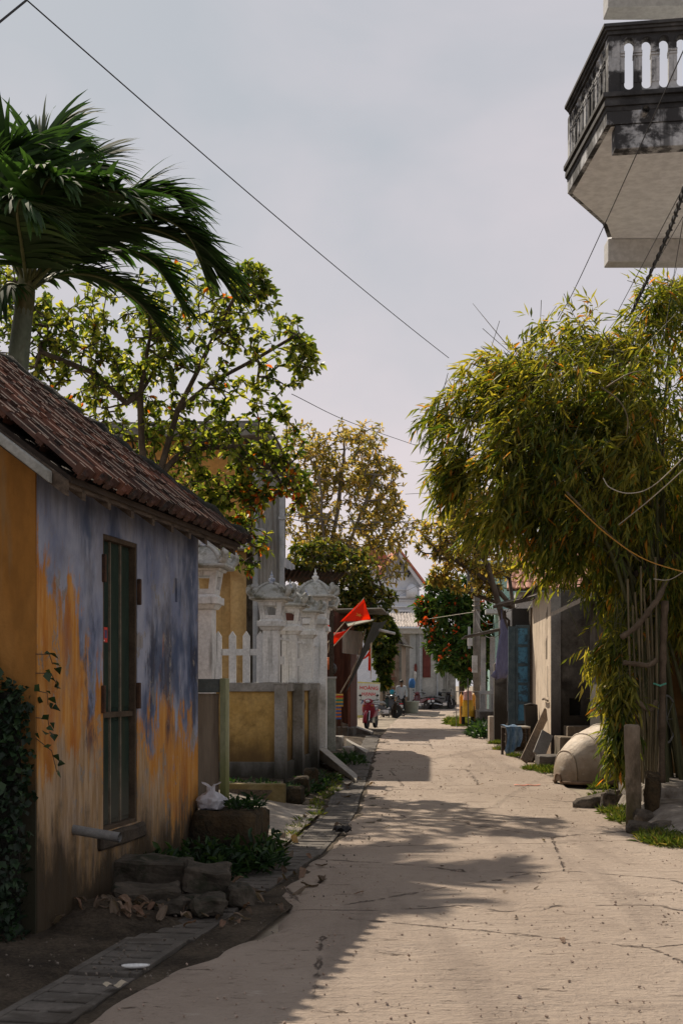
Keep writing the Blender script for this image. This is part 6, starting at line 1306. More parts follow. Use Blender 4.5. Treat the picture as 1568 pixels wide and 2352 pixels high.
# ------------------------------------------------------------------ motorbikes
RUB = flat('tyre_rubber', (.018, .018, .018), .8); CHR = flat('grey_chrome', (.45, .45, .46), .25, .9); BLKP = flat('black_plastic', (.022, .022, .024), .45); SEATM = flat('grey_seat_vinyl', (.12, .12, .125), .45); GLASSY = flat('headlight_lens', (.65, .66, .68), .15, 0, .7); AMB = flat('amber_lens', (.55, .18, .02), .3); PLATE = flat('number_plate', (.6, .6, .6), .5)
def motorbike(lab, col, loc, rz, seatm=SEATM):
    """step-through bike, +y is forward"""
    B = thing('motorbike', lab, 'motorbike', loc, rz, 'motorbikes parked along the lane'); paint = flat('bike_paint', col, .3, 0, .6)
    for yy in (.62, -.60):
        m = MB(); M = Matrix.Translation((0, yy, .285)) @ Matrix.Rotation(R(90), 4, 'Y')
        m.lathe([(.215, -.03), (.265, -.042), (.285, -.02), (.285, .02), (.265, .042), (.215, .03)], 22, M); w = m.build('wheel', RUB, B, smooth=True)
        m = MB(); m.tube([Vector((0, yy + .21 * math.cos(a), .285 + .21 * math.sin(a))) for a in np.linspace(0, 2 * math.pi, 22)], .014, 5)
        for k in range(7): a = k * 2 * math.pi / 7; m.tube([(0, yy, .285), (0, yy + .2 * math.cos(a), .285 + .2 * math.sin(a))], .009, 4)
        m.tube([(-.05, yy, .285), (.05, yy, .285)], .035, 8); m.build('rim', CHR, w)
    m = MB()
    for s in (-1, 1): m.tube([(s * .065, .62, .285), (s * .065, .50, .62)], [.025, .03], 7); 
    m.build('fork', CHR, B)
    m = MB(); m.grid(lambda u, v: Vector((.075 * math.cos(math.pi * u) * (1 - .2 * v), .62 + .31 * math.cos(-.3 + 2.1 * v) , .285 + .31 * math.sin(-.3 + 2.1 * v) + .03 * math.sin(math.pi * u))), 6, 10); o = m.build('front_fender', paint, B, smooth=True); s_ = o.modifiers.new('s', 'SOLIDIFY'); s_.thickness = .01
    m = MB(); m.grid(lambda u, v: Vector(((-.5 + u) * 2 * (.19 + .07 * math.sin(math.pi * v) ) * (1 - .25 * (1 - v)), .36 + .10 * (1 - (2 * u - 1) ** 2) + .12 * (v - .5) * -1 * -.6, .38 + .50 * v)), 10, 10); o = m.build('leg_shield', paint, B, smooth=True); s_ = o.modifiers.new('s', 'SOLIDIFY'); s_.thickness = .02
    m = MB(); m.sphere((0, .40, .95), (.17, .12, .10), 14, 9); m.build('handlebar_cowl', paint, B, smooth=True)
    m = MB(); m.sphere((0, .49, .955), (.085, .05, .06), 12, 8); m.build('headlight', GLASSY, B, smooth=True)
    m = MB()
    for s in (-1, 1): m.sphere((s * .15, .46, .80), (.045, .035, .03), 8, 6)
    m.build('indicator', AMB, B, smooth=True)
    m = MB(); m.tube([(-.34, .28, 1.0), (-.2, .36, .985), (0, .38, .97), (.2, .36, .985), (.34, .28, 1.0)], [.02, .016, .016, .016, .02], 7); m.build('handlebar', BLKP, B, smooth=True)
    for s in (-1, 1):
        m = MB(); m.tube([(s * .26, .33, 1.0), (s * .29, .34, 1.12)], .007, 5); m.sphere((s * .30, .34, 1.15), (.055, .015, .04), 9, 6); m.build('mirror', BLKP, B, smooth=True)
    m = MB(); prof = [(.30, .42, .36, .10), (.10, .44, .36, .10), (-.08, .54, .40, .12), (-.3, .62, .42, .13), (-.55, .66, .50, .12), (-.78, .70, .60, .06)]; vs = []
    for y, zt_, zb_, w in prof: vs += [(-w, y, zb_), (w, y, zb_), (w * .9, y, zt_), (-w * .9, y, zt_)]
    m.add(vs, [(4 * j + k, 4 * j + (k + 1) % 4, 4 * j + 4 + (k + 1) % 4, 4 * j + 4 + k) for j in range(5) for k in range(4)] + [(3, 2, 1, 0), (20, 21, 22, 23)]); m.build('body', paint, B, bevel=.02)
    m = MB(); m.cbox((0, .02, .30), (.20, .34, .20)); m.tube([(.0, .05, .36), (0, .30, .45)], .05, 8); m.build('engine', CHR, B, bevel=.03)
    m = MB(); pr = [(.05, .66, .08), (-.1, .73, .12), (-.32, .735, .135), (-.52, .755, .13), (-.74, .79, .10)]; vs = []
    for y, z, w in pr: vs += [(-w, y, z - .05), (w, y, z - .05), (w * .85, y, z + .03), (-w * .85, y, z + .03)]
    m.add(vs, [(4 * j + k, 4 * j + (k + 1) % 4, 4 * j + 4 + (k + 1) % 4, 4 * j + 4 + k) for j in range(4) for k in range(4)] + [(3, 2, 1, 0), (16, 17, 18, 19)]); m.build('seat', seatm, B, bevel=.025)
    m = MB(); m.tube([(.12, -.1, .28), (.15, -.35, .27), (.16, -.78, .34)], [.02, .045, .05], 9); m.build('exhaust', CHR, B, smooth=True)
    m = MB(); m.cbox((0, -.86, .62), (.17, .03, .05)); m.build('tail_light', LR, B); m = MB(); m.cbox((0, -.88, .50), (.18, .01, .13)); m.build('number_plate', PLATE, B)
    m = MB(); m.tube([(-.1, -.02, .2), (-.22, -.08, .02)], .012, 5); m.build('side_stand', BLKP, B)
    return B
q = G(852, 1674); motorbike('red step-through motorbike parked in front of the shop sign', (.28, .012, .03), (q.x, q.y, .01), R(165))
q = G(884, 1652); b2 = motorbike('dark motorbike with grey seat just behind the red one', (.02, .022, .025), (q.x, q.y + 1, .01), R(-60), flat('pale_seat', (.28, .30, .32), .5))
q = G(903, 1648); motorbike('dark motorbike beside the walking man, teal cover on its handlebar', (.02, .03, .04), (q.x, q.y + 1, .01), R(25))
hm_ = MB(); hm_.sphere((0, 0, 0), (.14, .17, .13), 12, 8); o = hm_.build('helmet', flat('teal_helmet', (.01, .20, .30), .3), smooth=True); o.location = (q.x, q.y + 1.3, 1.16); tag(o, 'teal helmet resting on the dark motorbike by the man', 'helmet')
for i, (x, y, rz, col, lab) in enumerate(((966, 1630, 30, (.10, .012, .02), 'maroon motorbike, leftmost of the row by the veranda house'), (980, 1629, 20, (.12, .12, .13), 'silver-grey motorbike second in the row by the veranda house'), (1000, 1629, -35, (.02, .02, .025), 'black motorbike with tall mirror, third in the row by the veranda house'), (1018, 1629, -55, (.03, .025, .025), 'black motorbike with red tail, last in the row before the lane wall'))):
    q = G(x, y); motorbike(lab, col, (q.x, q.y, .01), R(rz))
# ------------------------------------------------------------------ the walking man and the dog
def skin_body(name, joints, edges, radii, mat, parent, sub=2):
    me = bpy.data.meshes.new(name); me.from_pydata([Vector(j) for j in joints], edges, []); o = bpy.data.objects.new(name, me); C.objects.link(o)
    if parent: o.parent = parent
    o.modifiers.new('skin', 'SKIN'); lay = me.skin_vertices[0] if me.skin_vertices else None
    for i, r in enumerate(radii):
        lay.data[i].radius = (r, r) if not hasattr(r, '__len__') else r
    lay.data[0].use_root = True
    s = o.modifiers.new('sub', 'SUBSURF'); s.levels = s.render_levels = sub; me.materials.append(mat); return o
def skin_mesh_ready():
    me = bpy.data.meshes.new('t'); me.from_pydata([(0, 0, 0), (0, 0, 1)], [(0, 1)], []); o = bpy.data.objects.new('t', me); C.objects.link(o); o.modifiers.new('skin', 'SKIN'); ok = len(me.skin_vertices); bpy.data.objects.remove(o); return ok
SKINM = flat('brown_skin', (.20, .115, .075), .6); SHIRT = pm('pale_blue_shirt', (.40, .45, .54), (.48, .52, .60), 8, .9, .3, 30); TROU = flat('dark_trousers', (.018, .018, .022), .9); HAIR = flat('black_hair', (.012, .011, .010), .6); SHOE = flat('dark_sandals', (.03, .022, .018), .7)
q = G(921, 1645); PM_ = thing('person', 'man in pale shirt and dark trousers walking with head bowed', 'person', (q.x, q.y, 0), R(180))
# facing -y in the world; local +y forward.  leaning trunk
J = [(0, 0, .92), (0, .02, 1.02), (0, .08, 1.18), (0, .17, 1.36), (0, .21, 1.44), (0, .265, 1.50), (0, .30, 1.58), (0, .31, 1.66),
     (.10, .0, .88), (.12, .06, .50), (.125, .0, .10), (.125, .10, .03), (-.10, .0, .88), (-.12, -.06, .50), (-.13, -.16, .10), (-.13, -.06, .03),
     (.19, .16, 1.38), (.25, .12, 1.12), (.235, .26, .92), (.225, .30, .84), (-.19, .16, 1.38), (-.25, .10, 1.12), (-.24, .20, .90), (-.235, .23, .82)]
E = [(0, 1), (1, 2), (2, 3), (3, 4), (4, 5), (5, 6), (6, 7), (0, 8), (8, 9), (9, 10), (10, 11), (0, 12), (12, 13), (13, 14), (14, 15), (3, 16), (16, 17), (17, 18), (18, 19), (3, 20), (20, 21), (21, 22), (22, 23)]
Rr = [.13, .13, .14, .14, .07, .055, .085, .075, .085, .06, .042, .04, .085, .06, .042, .04, .06, .045, .034, .03, .06, .045, .034, .03]
skin_body('body', J, E, Rr, SKINM, PM_)
ix = [1, 2, 3, 4, 16, 17, 18, 20, 21, 22, 0]; mp_ = {a: i for i, a in enumerate(ix)}
skin_body('shirt', [J[i] for i in ix], [(mp_[a], mp_[b]) for a, b in E if a in mp_ and b in mp_], [.16, .172, .165, .075, .082, .068, .055, .082, .068, .055, .165], SHIRT, PM_)
ix = [0, 8, 9, 10, 12, 13, 14]; mp_ = {a: i for i, a in enumerate(ix)}
skin_body('trousers', [J[i] for i in ix], [(mp_[a], mp_[b]) for a, b in E if a in mp_ and b in mp_], [.155, .11, .088, .07, .11, .088, .07], TROU, PM_)
m = MB(); m.sphere((0, .285, 1.655), (.092, .105, .085), 14, 9); m.sphere((0, .235, 1.60), (.08, .07, .09), 12, 8); m.build('hair', HAIR, PM_, smooth=True)
m = MB(); m.sphere((0, .385, 1.56), (.014, .02, .022), 7, 5)
for s in (-1, 1): m.sphere((s * .088, .29, 1.58), (.012, .02, .03), 7, 5)
m.build('nose_and_ears', SKINM, PM_, smooth=True)
m = MB()
for s in (-1, 1): m.sphere((s * .032, .372, 1.585), .011, 7, 5)
m.sphere((0, .372, 1.525), (.026, .008, .007), 7, 5); m.build('eyes_and_mouth', HAIR, PM_, smooth=True)
for s, w, h in ((1, J[19], J[18]), (-1, J[23], J[22])):
    W = Vector(w); m = MB(); m.sphere(W + Vector((0, .01, -.03)), (.022, .04, .05), 9, 6)
    for k in range(4): m.tube([W + Vector((0, -.02 + k * .02, -.06)), W + Vector((-s * .006, -.02 + k * .021, -.105 + .008 * abs(k - 1.5))), W + Vector((-s * .022, -.02 + k * .021, -.135 + .012 * abs(k - 1.5)))], [.0095, .009, .007], 6)
    m.tube([W + Vector((-s * .01, .045, -.02)), W + Vector((-s * .025, .065, -.06)), W + Vector((-s * .03, .062, -.085))], [.011, .010, .008], 6); m.build('hand', SKINM, PM_, smooth=True)
for i in (10, 14):
    a = Vector(J[i]); m = MB(); m.sphere((a.x, a.y + .07, .04), (.05, .14, .045), 10, 7); m.build('shoe', SHOE, PM_, smooth=True)
q = G(901, 1650); DG = thing('dog', 'thin dark brown dog standing in the lane near the man', 'dog', (q.x, q.y, 0), R(195))
FUR = flat('dark_brown_fur', (.022, .015, .010), .9)
J = [(0, 0, .52), (0, .22, .50), (0, -.25, .52), (0, .36, .60), (0, .46, .70), (0, .54, .71), (0, .66, .66), (.075, .26, .40), (.075, .25, .20), (.07, .27, .03), (-.075, .26, .40), (-.075, .25, .20), (-.07, .27, .03),
     (.08, -.28, .42), (.085, -.22, .28), (.085, -.34, .16), (.08, -.30, .03), (-.08, -.28, .42), (-.085, -.22, .28), (-.085, -.34, .16), (-.08, -.30, .03), (0, -.38, .58), (0, -.5, .66), (0, -.56, .78)]
E = [(0, 1), (0, 2), (1, 3), (3, 4), (4, 5), (5, 6), (1, 7), (7, 8), (8, 9), (1, 10), (10, 11), (11, 12), (2, 13), (13, 14), (14, 15), (15, 16), (2, 17), (17, 18), (18, 19), (19, 20), (2, 21), (21, 22), (22, 23)]
skin_body('body', J, E, [.105, .135, .105, .085, .075, .065, .035, .055, .033, .028, .055, .033, .028, .07, .045, .026, .028, .07, .045, .026, .028, .035, .022, .012], FUR, DG)
m = MB()
for s in (-1, 1): m.prism([(s * .03, .46, .76), (s * .085, .46, .74), (s * .075, .455, .85)], (0, .025, 0))
m.build('ear', FUR, DG)
# ------------------------------------------------------------------ balcony at upper right
BLK_ = pm('blackened_balcony_plaster', (.36, .37, .38), (.50, .51, .52), 3, .9, .5, 30, stain=(.04, .04, .042), stain_scale=2.6, stain_amt=(.45, .56), streak=((.03, .03, .031), 9, .48, .62, .8))
CAPB = pm('black_mould_coping', (.025, .025, .026), (.07, .07, .072), 4, .9, .6, 25, stain=(.15, .15, .15), stain_scale=4, stain_amt=(.6, .8))
SOF = pm('cream_soffit', (.82, .83, .84), (.85, .86, .87), 1.2, .9, .1, 40)
PATH = [Vector(p) for p in ((5.05, 11.61), (2.456, 12.0), (2.39, 13.65), (2.94, 14.57), (3.08, 15.0))]
BAL = thing('balcony', 'mould-blackened concrete balcony with arched baluster parapet at upper right', 'balcony', (2.456, 12.0, 0)); bo = Vector((2.456, 12.0, 0))
def offs(e):
    """path moved outward by e (mitred)"""
    out = []; n = len(PATH)
    nrm = []
    for a, b in zip(PATH[:-1], PATH[1:]): t = (b - a).normalized(); nrm.append(Vector((t.y, -t.x)) * -1)
    for i, p in enumerate(PATH):
        if i == 0: q = p + nrm[0] * -e * -1
        elif i == n - 1: q = p + nrm[-1] * e
        else: m_ = (nrm[i - 1] + nrm[i]).normalized(); q = p + m_ * (e / max(.3, m_.dot(nrm[i])))
        out.append(q)
    return out
t_ = (PATH[1] - PATH[0]).normalized(); SGN = 1
if (Vector((t_.y, -t_.x)) * -1).y > 0: SGN = -1
def sweep(m, e0, e1, z0, z1):
    a, b = offs(SGN * e0), offs(SGN * e1)
    for i in range(len(PATH) - 1):
        q = [a[i], b[i], b[i + 1], a[i + 1]]; m.hexa([(v.x - bo.x, v.y - bo.y, z) for z in (z0, z1) for v in q])
m = MB(); sweep(m, -.10, .03, 6.715, 6.835); m.build('fascia', BLK_, BAL)
m = MB(); a_, b_ = PATH[0] - bo.to_2d(), PATH[1] - bo.to_2d(); tt = (b_ - a_).normalized(); b_ = b_ - tt * .05; m.hexa([(q.x, q.y + k, z) for z in (6.49, 6.712) for q, k in ((a_, -.02), (b_, -.02), (b_, .14), (a_, .14))]); m.build('front_beam', BLK_, BAL, bevel=.008)
for e, z0, z1 in ((.035, 6.835, 6.875), (.055, 6.878, 6.925), (.04, 6.928, 6.955), (.07, 6.958, 6.998)): m = MB(); sweep(m, -.11, e, z0, z1); m.build('moulding', CAPB, BAL)
for e, z0, z1 in ((.02, 7.545, 7.575), (.04, 7.578, 7.60), (.06, 7.603, 7.63)): m = MB(); sweep(m, -.13, e, z0, z1); m.build('handrail', CAPB, BAL)
m = MB(); poly = [(v.x - bo.x, v.y - bo.y, 6.5) for v in offs(SGN * -.02)] + [(3.09 - bo.x, 15.2 - bo.y, 6.5), (5.05 - bo.x, 15.2 - bo.y, 6.5)]; m.prism([(x, y, 6.708) for x, y, _ in poly], (0, 0, .12)); m.build('soffit', SOF, BAL)
m = MB(); m.box(3.06 - bo.x, 5.05 - bo.x, 3.01, 3.25, 6.44, 6.705); m.build('beam', pm('pale_grey_beam', (.48, .475, .46), (.55, .545, .53), 2, .9, .2), BAL, bevel=.01)
def arch_unit(w=.156, zb_=7.0, zt_=7.545, t=.09, blind=False):
    m = MB(); ow = .043; cx = 0; z0, z1 = zb_ + .04, zt_ - .045; N = 28; ins, out = [], []
    for k in range(N):
        a = 2 * math.pi * k / N + math.pi / N; c, s = math.cos(a), math.sin(a)
        zc = z1 - ow if s > 0 else z0 + ow; x = ow * c; z = zc + ow * s * (1.15 if s > 0 else 1)
        if abs(c) > .99: pass
        ins.append((x, z)); 
        hx, hz = w / 2, (zt_ - zb_) / 2; mz = (zt_ + zb_) / 2; dx, dz = x, z - mz; f = min(hx / max(abs(dx), 1e-6), hz / max(abs(dz), 1e-6))
        # project sideways or upward to the unit's rectangle
        if s > .35: ox_, oz_ = max(-hx, min(hx, x * hx / ow)), zt_
        elif s < -.35: ox_, oz_ = max(-hx, min(hx, x * hx / ow)), zb_
        else: ox_, oz_ = math.copysign(hx, c), z
        if abs(c) > .62 and abs(s) > .35: ox_ = math.copysign(hx, c)
        out.append((ox_, oz_))
    vs = [(x, y, z) for y in (-t / 2, t / 2) for ring in (ins, out) for x, z in ring]
    fs = []
    for k in range(N):
        k2 = (k + 1) % N; I0, O0, I1, O1 = 0, N, 2 * N, 3 * N
        fs += [(I0 + k, I0 + k2, O0 + k2, O0 + k), (I1 + k, O1 + k, O1 + k2, I1 + k2), (I0 + k, I1 + k, I1 + k2, I0 + k2)]
    m.add(vs, fs)
    for s in (-1, 1):
        x = s * (w / 2 + ow) / 2; hw = (w / 2 - ow) / 2
        xa, xb = sorted((s * (ow - .006), s * (w / 2 - .0015)))
        m.box(xa, xb, -t / 2 - .014, t / 2 + .014, zt_ - .175, zt_ - .155); m.box(xa, xb, -t / 2 - .010, t / 2 + .010, zt_ - .20, zt_ - .185)
        m.box(xa + .008, xb - .002, -t / 2 - .008, -t / 2, zb_ + .10, zt_ - .225)
    # raised arch moulding
    m.tube([(.055 * math.cos(a), -t / 2 - .004, zt_ - .045 - .043 + .062 * math.sin(a)) for a in np.linspace(0, math.pi, 11)], .008, 5)
    return m
au = arch_unit().build('baluster_arch', BLK_, BAL)
first = True
for (a, b), n0, skip in (((PATH[1], PATH[0]), 16, .10), ((PATH[1], PATH[2]), 10, .05), ((PATH[2], PATH[3]), 6, .06)):
    v = b - a; L = v.length; t = v.normalized(); ang = math.atan2(t.y, t.x); inn = Vector((-t.y, t.x));
    cen = Vector((4, 13.2)); 
    if inn.dot(cen - a) < 0: inn = -inn
    fl = (Matrix.Rotation(ang, 4, 'Z') @ Vector((0, 1, 0))).to_2d().dot(inn) > 0
    for k in range(n0):
        c = a + t * (skip + .156 * (k + .5)) + inn * .05
        M = Matrix.Translation((c.x - bo.x, c.y - bo.y, 0)) @ Matrix.Rotation(ang + (0 if fl else math.pi), 4, 'Z')
        if first: au.matrix_local = M; first = False
        else: instance(au, BAL, M)
m = MB()
for p in (PATH[1], PATH[2], PATH[3]):
    q = p - bo.to_2d(); m2 = MB(); m2.box(q.x - .01, q.x + .10, q.y - .01, q.y + .12, 7.0, 7.543); m2.build('corner_post', BLK_, BAL, bevel=.006)
m = MB(); m.tube([(.30, -.02 + .0, 6.80), (.30, -.16, 6.80)], .035, 10, False); m.tube([(.30, -.02, 6.80), (.30, -.158, 6.80)], .026, 10, False); m.build('drain_spout', BLK_, BAL, smooth=True)
TW = thing('corner_building', 'tall pale building at the right edge carrying the balcony and the slab above it', 'building', (5.0, 11.2, 0))
m = MB(); m.box(0.002, 6, -.2, 6.0, -.1, 12); m.build('wall', SOF, TW)
m = MB(); m.hexa([(3.06 - 5, 3.81, 9.36), (.0, 3.71, 9.36), (.0, 4.1, 9.36), (3.06 - 5, 4.1, 9.36), (3.06 - 5, 3.81, 9.8), (.0, 3.71, 9.8), (.0, 4.1, 9.8), (3.06 - 5, 4.1, 9.8)]); m.build('upper_beam', pm('grey_upper_beam', (.34, .35, .355), (.42, .43, .435), 2, .9, .2), TW, bevel=.01)
m = MB(); m.prism([(2.456 - 5, .8, 9.803), (0, .45, 9.803), (0, 4.1, 9.803), (3.06 - 5, 4.1, 9.803), (2.39 - 5, 2.45, 9.803)], (0, 0, .3)); m.build('upper_slab', SOF, TW)
# ------------------------------------------------------------------ wires and cables
WIRE = flat('black_wire', (.015, .015, .017), .7); PALEW = flat('pale_cable', (.42, .38, .31), .7); YELW = flat('ochre_cable', (.42, .20, .03), .7)
def wire(lab, pts, r, mat=WIRE, sag=0.0, grp='overhead wires', name='wire'):
    ps = [P(*p) for p in pts]
    if len(ps) == 2: a, b = ps; q = [a.lerp(b, k / 16) - Vector((0, 0, sag * 4 * (k / 16) * (1 - k / 16))) for k in range(17)]
    else: q = catmull(ps, 26)
    if pts[0][0] > 1565 or pts[0][0] < 62: v = (q[0] - q[2]).normalized(); q = [q[0] + v * 14, q[0] + v * 6] + q      # carried on to its support beyond the frame
    m = MB(); m.tube(q, r * .75, 5); o = m.build(name, mat); return tag(o, lab, 'cable', grp)
wire('long thin black wire crossing the whole sky from upper left into the bamboo', [(60, -2, 8), (1030, 822, 18.5)], .0065, WIRE, .05)
wire('short twisted wire at the top left corner of the sky', [(62, 0, 8.0), (-30, 75, 7.6)], .010)
wire('thin wire crossing in front of the balcony down to the bamboo top', [(1590, 68, 8.5), (1335, 630, 13.5), (1280, 735, 16)], .006)
w_ = wire('thick twisted black cable running down under the balcony', [(1600, 350, 8.5), (1530, 545, 12), (1452, 715, 15.5)], .020)
m = MB(); q0 = catmull([P(1600, 350, 8.5), P(1530, 545, 12), P(1452, 715, 15.5)], 120); v_ = (q0[0] - q0[9]).normalized(); q0 = [q0[0] + v_ * (6 * k / 60) for k in range(60, 0, -1)] + q0; m.tube([q0[k] + Vector((.02 * math.cos(k * 1.1), 0, .02 * math.sin(k * 1.1))) for k in range(len(q0))], .007, 4); m.build('wrap', WIRE, w_)
wire('fine wire just left of the thick twisted cable', [(1600, 370, 8.5), (1418, 715, 15.5)], .005)
wire('fine wire between the thick twisted cable and the frame edge', [(1600, 440, 9), (1440, 720, 15.5)], .004)
wire('nearly upright thin wire at the right edge above the bamboo', [(1572, 480, 10), (1545, 640, 15), (1520, 800, 15.4)], .005)
wire('pale slack cable sweeping low across the front of the bamboo', [(1610, 1040, 12), (1500, 1140, 14), (1420, 1205, 15.4)], .008, PALEW)
wire('pale cable looping in an arc inside the bamboo', [(1384, 1098, 15.4), (1400, 1120, 15.3), (1445, 1133, 15.2), (1500, 1115, 15), (1590, 1030, 13)], .008, PALEW)
wire('twisted pale cable lower right in front of the dark house', [(1600, 1290, 14), (1540, 1330, 15), (1500, 1330, 15.5)], .007, PALEW)
wire('ochre cable slanting down across the dark front of the bamboo', [(1296, 1136, 15.6), (1390, 1225, 15.5), (1480, 1285, 15.4), (1590, 1320, 15)], .009, YELW)
wire('upper of two street wires slung across the lane to the utility pole', [(650, 1178, 30), (760, 1190, 34), (900, 1192, 42), (1095, 1262, 50)] if False else [(640, 1180, 29), (1095, 1166, 50)], .014, WIRE, .35)
wire('lower of two street wires slung across the lane to the utility pole', [(640, 1186, 29), (1095, 1172, 50)], .014, WIRE, .5)
wire('faint single wire crossing from the big tree to the bamboo', [(670, 905, 22), (800, 968, 27), (960, 1025, 34)], .009, WIRE)
wire('thin level wire meeting the bamboo edge above the street wires', [(930, 1135, 36), (1060, 1128, 36)], .009, WIRE)
for k, (y0, x1, y1) in enumerate(((1330, 1170, 1372), (1345, 1190, 1392), (1400, 1170, 1395), (1420, 1160, 1440))):
    wire(('highest', 'second', 'third', 'lowest')[k] + ' drop wire from the utility pole to the lean-to eave', [(1092, y0, 49.8), (x1, y1, 34)], .010, WIRE, .5)
wire('pale wire from the utility pole across the flame tree to the veranda roof', [(1092, 1405, 49.8), (980, 1422, 60), (965, 1424, 78)], .013, PALEW)
wire('dark wire across the white gabled house', [(868, 1392, 60), (960, 1345, 80), (1060, 1318, 52)], .014, WIRE)
# ------------------------------------------------------------------ weeds, ivy, grass
WEED = leaf_mat('dark_weed_leaf', [(0, (.012, .030, .012)), (.5, (.025, .060, .022)), (1, (.06, .11, .03))], .35, .5); IVY = leaf_mat('ivy_leaf', [(0, (.008, .018, .008)), (.6, (.016, .036, .014)), (1, (.035, .07, .022))], .25, .5)
GRASS = leaf_mat('grass_blade', [(0, (.05, .085, .015)), (.5, (.10, .14, .025)), (.85, (.17, .18, .04)), (1, (.25, .19, .07))], .4, .5)
wr = np.random.default_rng(3)
iv = thing('ivy', 'dark ivy mass climbing the ochre gable of the blue house', 'ivy', HC, HR)
n = 7500; x = -wr.random(n) ** .9 * 1.6 + .02; z = wr.random(n) * 2.1; top = 1.86 + .1 * np.sin(x * 9) - .28 * np.clip((x + .25) / .25, 0, 1) + .25 * np.clip((-x - .3), 0, 1)
ok = z < top; x, z = x[ok], z[ok]; n = len(x); thick = .08 + .26 * np.clip(1 - z / 2.2, 0, 1) + .06 * np.sin(x * 5 + z * 4); y = -wr.random(n) ** .5 * thick - .01
x = x - np.clip(.10 - .04 * z, 0, 1) * (z > 1.3) * .4
dv = wr.normal(0, .5, (n, 3)) + np.array([0.1, -.55, -.35]); L = wr.uniform(.03, .07, n); leaf_object('leaves', IVY, iv, blades(np.stack([x, y, z], 1), dv, L, L * .85, wr, wide=.42), wr.random(n) ** 1.6, LEAF_F)
m = MB(); m.box(-1.7, -.10, -.05, -.005, 0, 1.55); m.build('shade_backing', MOSS, iv)  # black box behind the leaves stands in for shade inside the ivy
sp_ = []; 
for (y0, z0, y1, z1) in ((-.02, 1.78, .17, 1.72), (-.02, 1.66, .22, 1.60), (-.02, 1.55, .10, 1.46), (-.02, 1.38, .12, 1.30), (-.02, 1.25, .24, 1.02)):
    m = MB(); m.tube([(.0, y0, z0), (.05, (y0 + y1) / 2, (z0 + z1) / 2 + .03), (.03, y1, z1)], .003, 4); m.build('tendril', BARK, iv)
    for k in range(5): f = k / 4; sp_.append((.035 + wr.uniform(0, .03), y0 + (y1 - y0) * f + wr.normal(0, .02), z0 + (z1 - z0) * f + wr.normal(0, .02)))
sp_ = np.array(sp_); L = wr.uniform(.045, .075, len(sp_)); leaf_object('leaves', IVY, iv, blades(sp_, wr.normal(0, .5, sp_.shape) + np.array([.5, .2, -.4]), L, L * .8, wr, wide=.42), wr.uniform(.4, 1, len(sp_)), LEAF_F)
def weeds(name, lab, spots, n, Lr, wf, mat, h=.25, seed=0, up=.9, kind=True):
    r = np.random.default_rng(seed); ps, ds = [], []
    for (cx, cy, rad) in spots:
        k = int(n * rad * rad / sum(s[2] ** 2 for s in spots)); a = r.uniform(0, 2 * math.pi, k); q = rad * np.sqrt(r.random(k)); hh = r.random(k) ** 1.3 * h * (1 - (q / rad) ** 2 * .75)
        ps.append(np.stack([cx + q * np.cos(a), cy + q * np.sin(a), hh], 1)); ds.append(np.stack([np.cos(a) * .5, np.sin(a) * .5, np.full(k, up)], 1) + r.normal(0, .45, (k, 3)))
    ps, ds = np.concatenate(ps), np.concatenate(ds); L = r.uniform(*Lr, len(ps)); o = leaf_object(name, mat, None, blades(ps, ds, L, L * wf, r, droop=.35), r.random(len(ps)), LEAF_F); o['label'] = lab; o['category'] = 'plants'; o['kind'] = 'stuff'; return o
weeds('weeds', 'dark ferny weeds along the foot of the blue wall and the mossy pier', [(-1.40, 10.3, .26), (-1.18, 10.75, .30), (-1.0, 10.9, .26), (-.80, 11.0, .2), (-.68, 11.25, .18), (-1.5, 9.9, .18), (-.66, 11.7, .15)], 1500, (.06, .13), .32, WEED, .30, 4, .7)
weeds('weeds', 'small weeds growing on top of the mossy pier and stumps', [(-.85, 11.45, .14), (-.98, 11.7, .10), (-.78, 11.75, .1)], 160, (.04, .08), .5, WEED, .10, 5).location.z = .49
weeds('weeds', 'leafy weeds at the foot of the gate pillars', [(-.55, 19.0, .3), (-.45, 20.0, .28), (-.3, 21, .25), (-1.0, 18.3, .5), (-1.5, 19, .6), (.1, 25.5, .4), (.15, 27, .35)], 1500, (.06, .14), .3, WEED, .18, 6)
def grass_at(lab, spots, n, seed, L=(.05, .12), h=.03): return weeds('grass', lab, spots, n, L, .10, GRASS, h, seed, 1.0)
gq = [G(1225, 1768), G(1250, 1775), G(1330, 1800), G(1360, 1812), G(1390, 1800), G(1400, 1835), G(1415, 1868), G(1440, 1885), G(1525, 1925), G(1560, 1940), G(1155, 1722), G(1140, 1708), G(1500, 1935), G(1180, 1738)]
grass_at('sunlit grass tufts along the right edge of the lane', [(q.x + .1, q.y, r) for q, r in zip(gq, (.28, .22, .12, .15, .3, .35, .3, .3, .35, .4, .3, .3, .25, .2))], 9000, 8)
grass_at('bright grass patch under the raincoat rack', [(Dx(1055, 50), 50, .55), (Dx(1068, 48), 48, .5), (Dx(1050, 53), 53, .5)], 1600, 9, (.12, .3), .06)
grass_at('thin grass along the left gutter', [(slab_r(d) - .48 + rnd.uniform(-.05, .05), d, .10) for d in np.arange(11.5, 24, .7)], 900, 10, (.04, .09))
weeds('weeds', 'low bushy weeds by the porch gate', [(Dx(1100, 39), 39, .4), (Dx(1115, 37), 37.4, .35), (Dx(1098, 42), 41, .4)], 900, (.08, .2), .35, WEED, .45, 12)
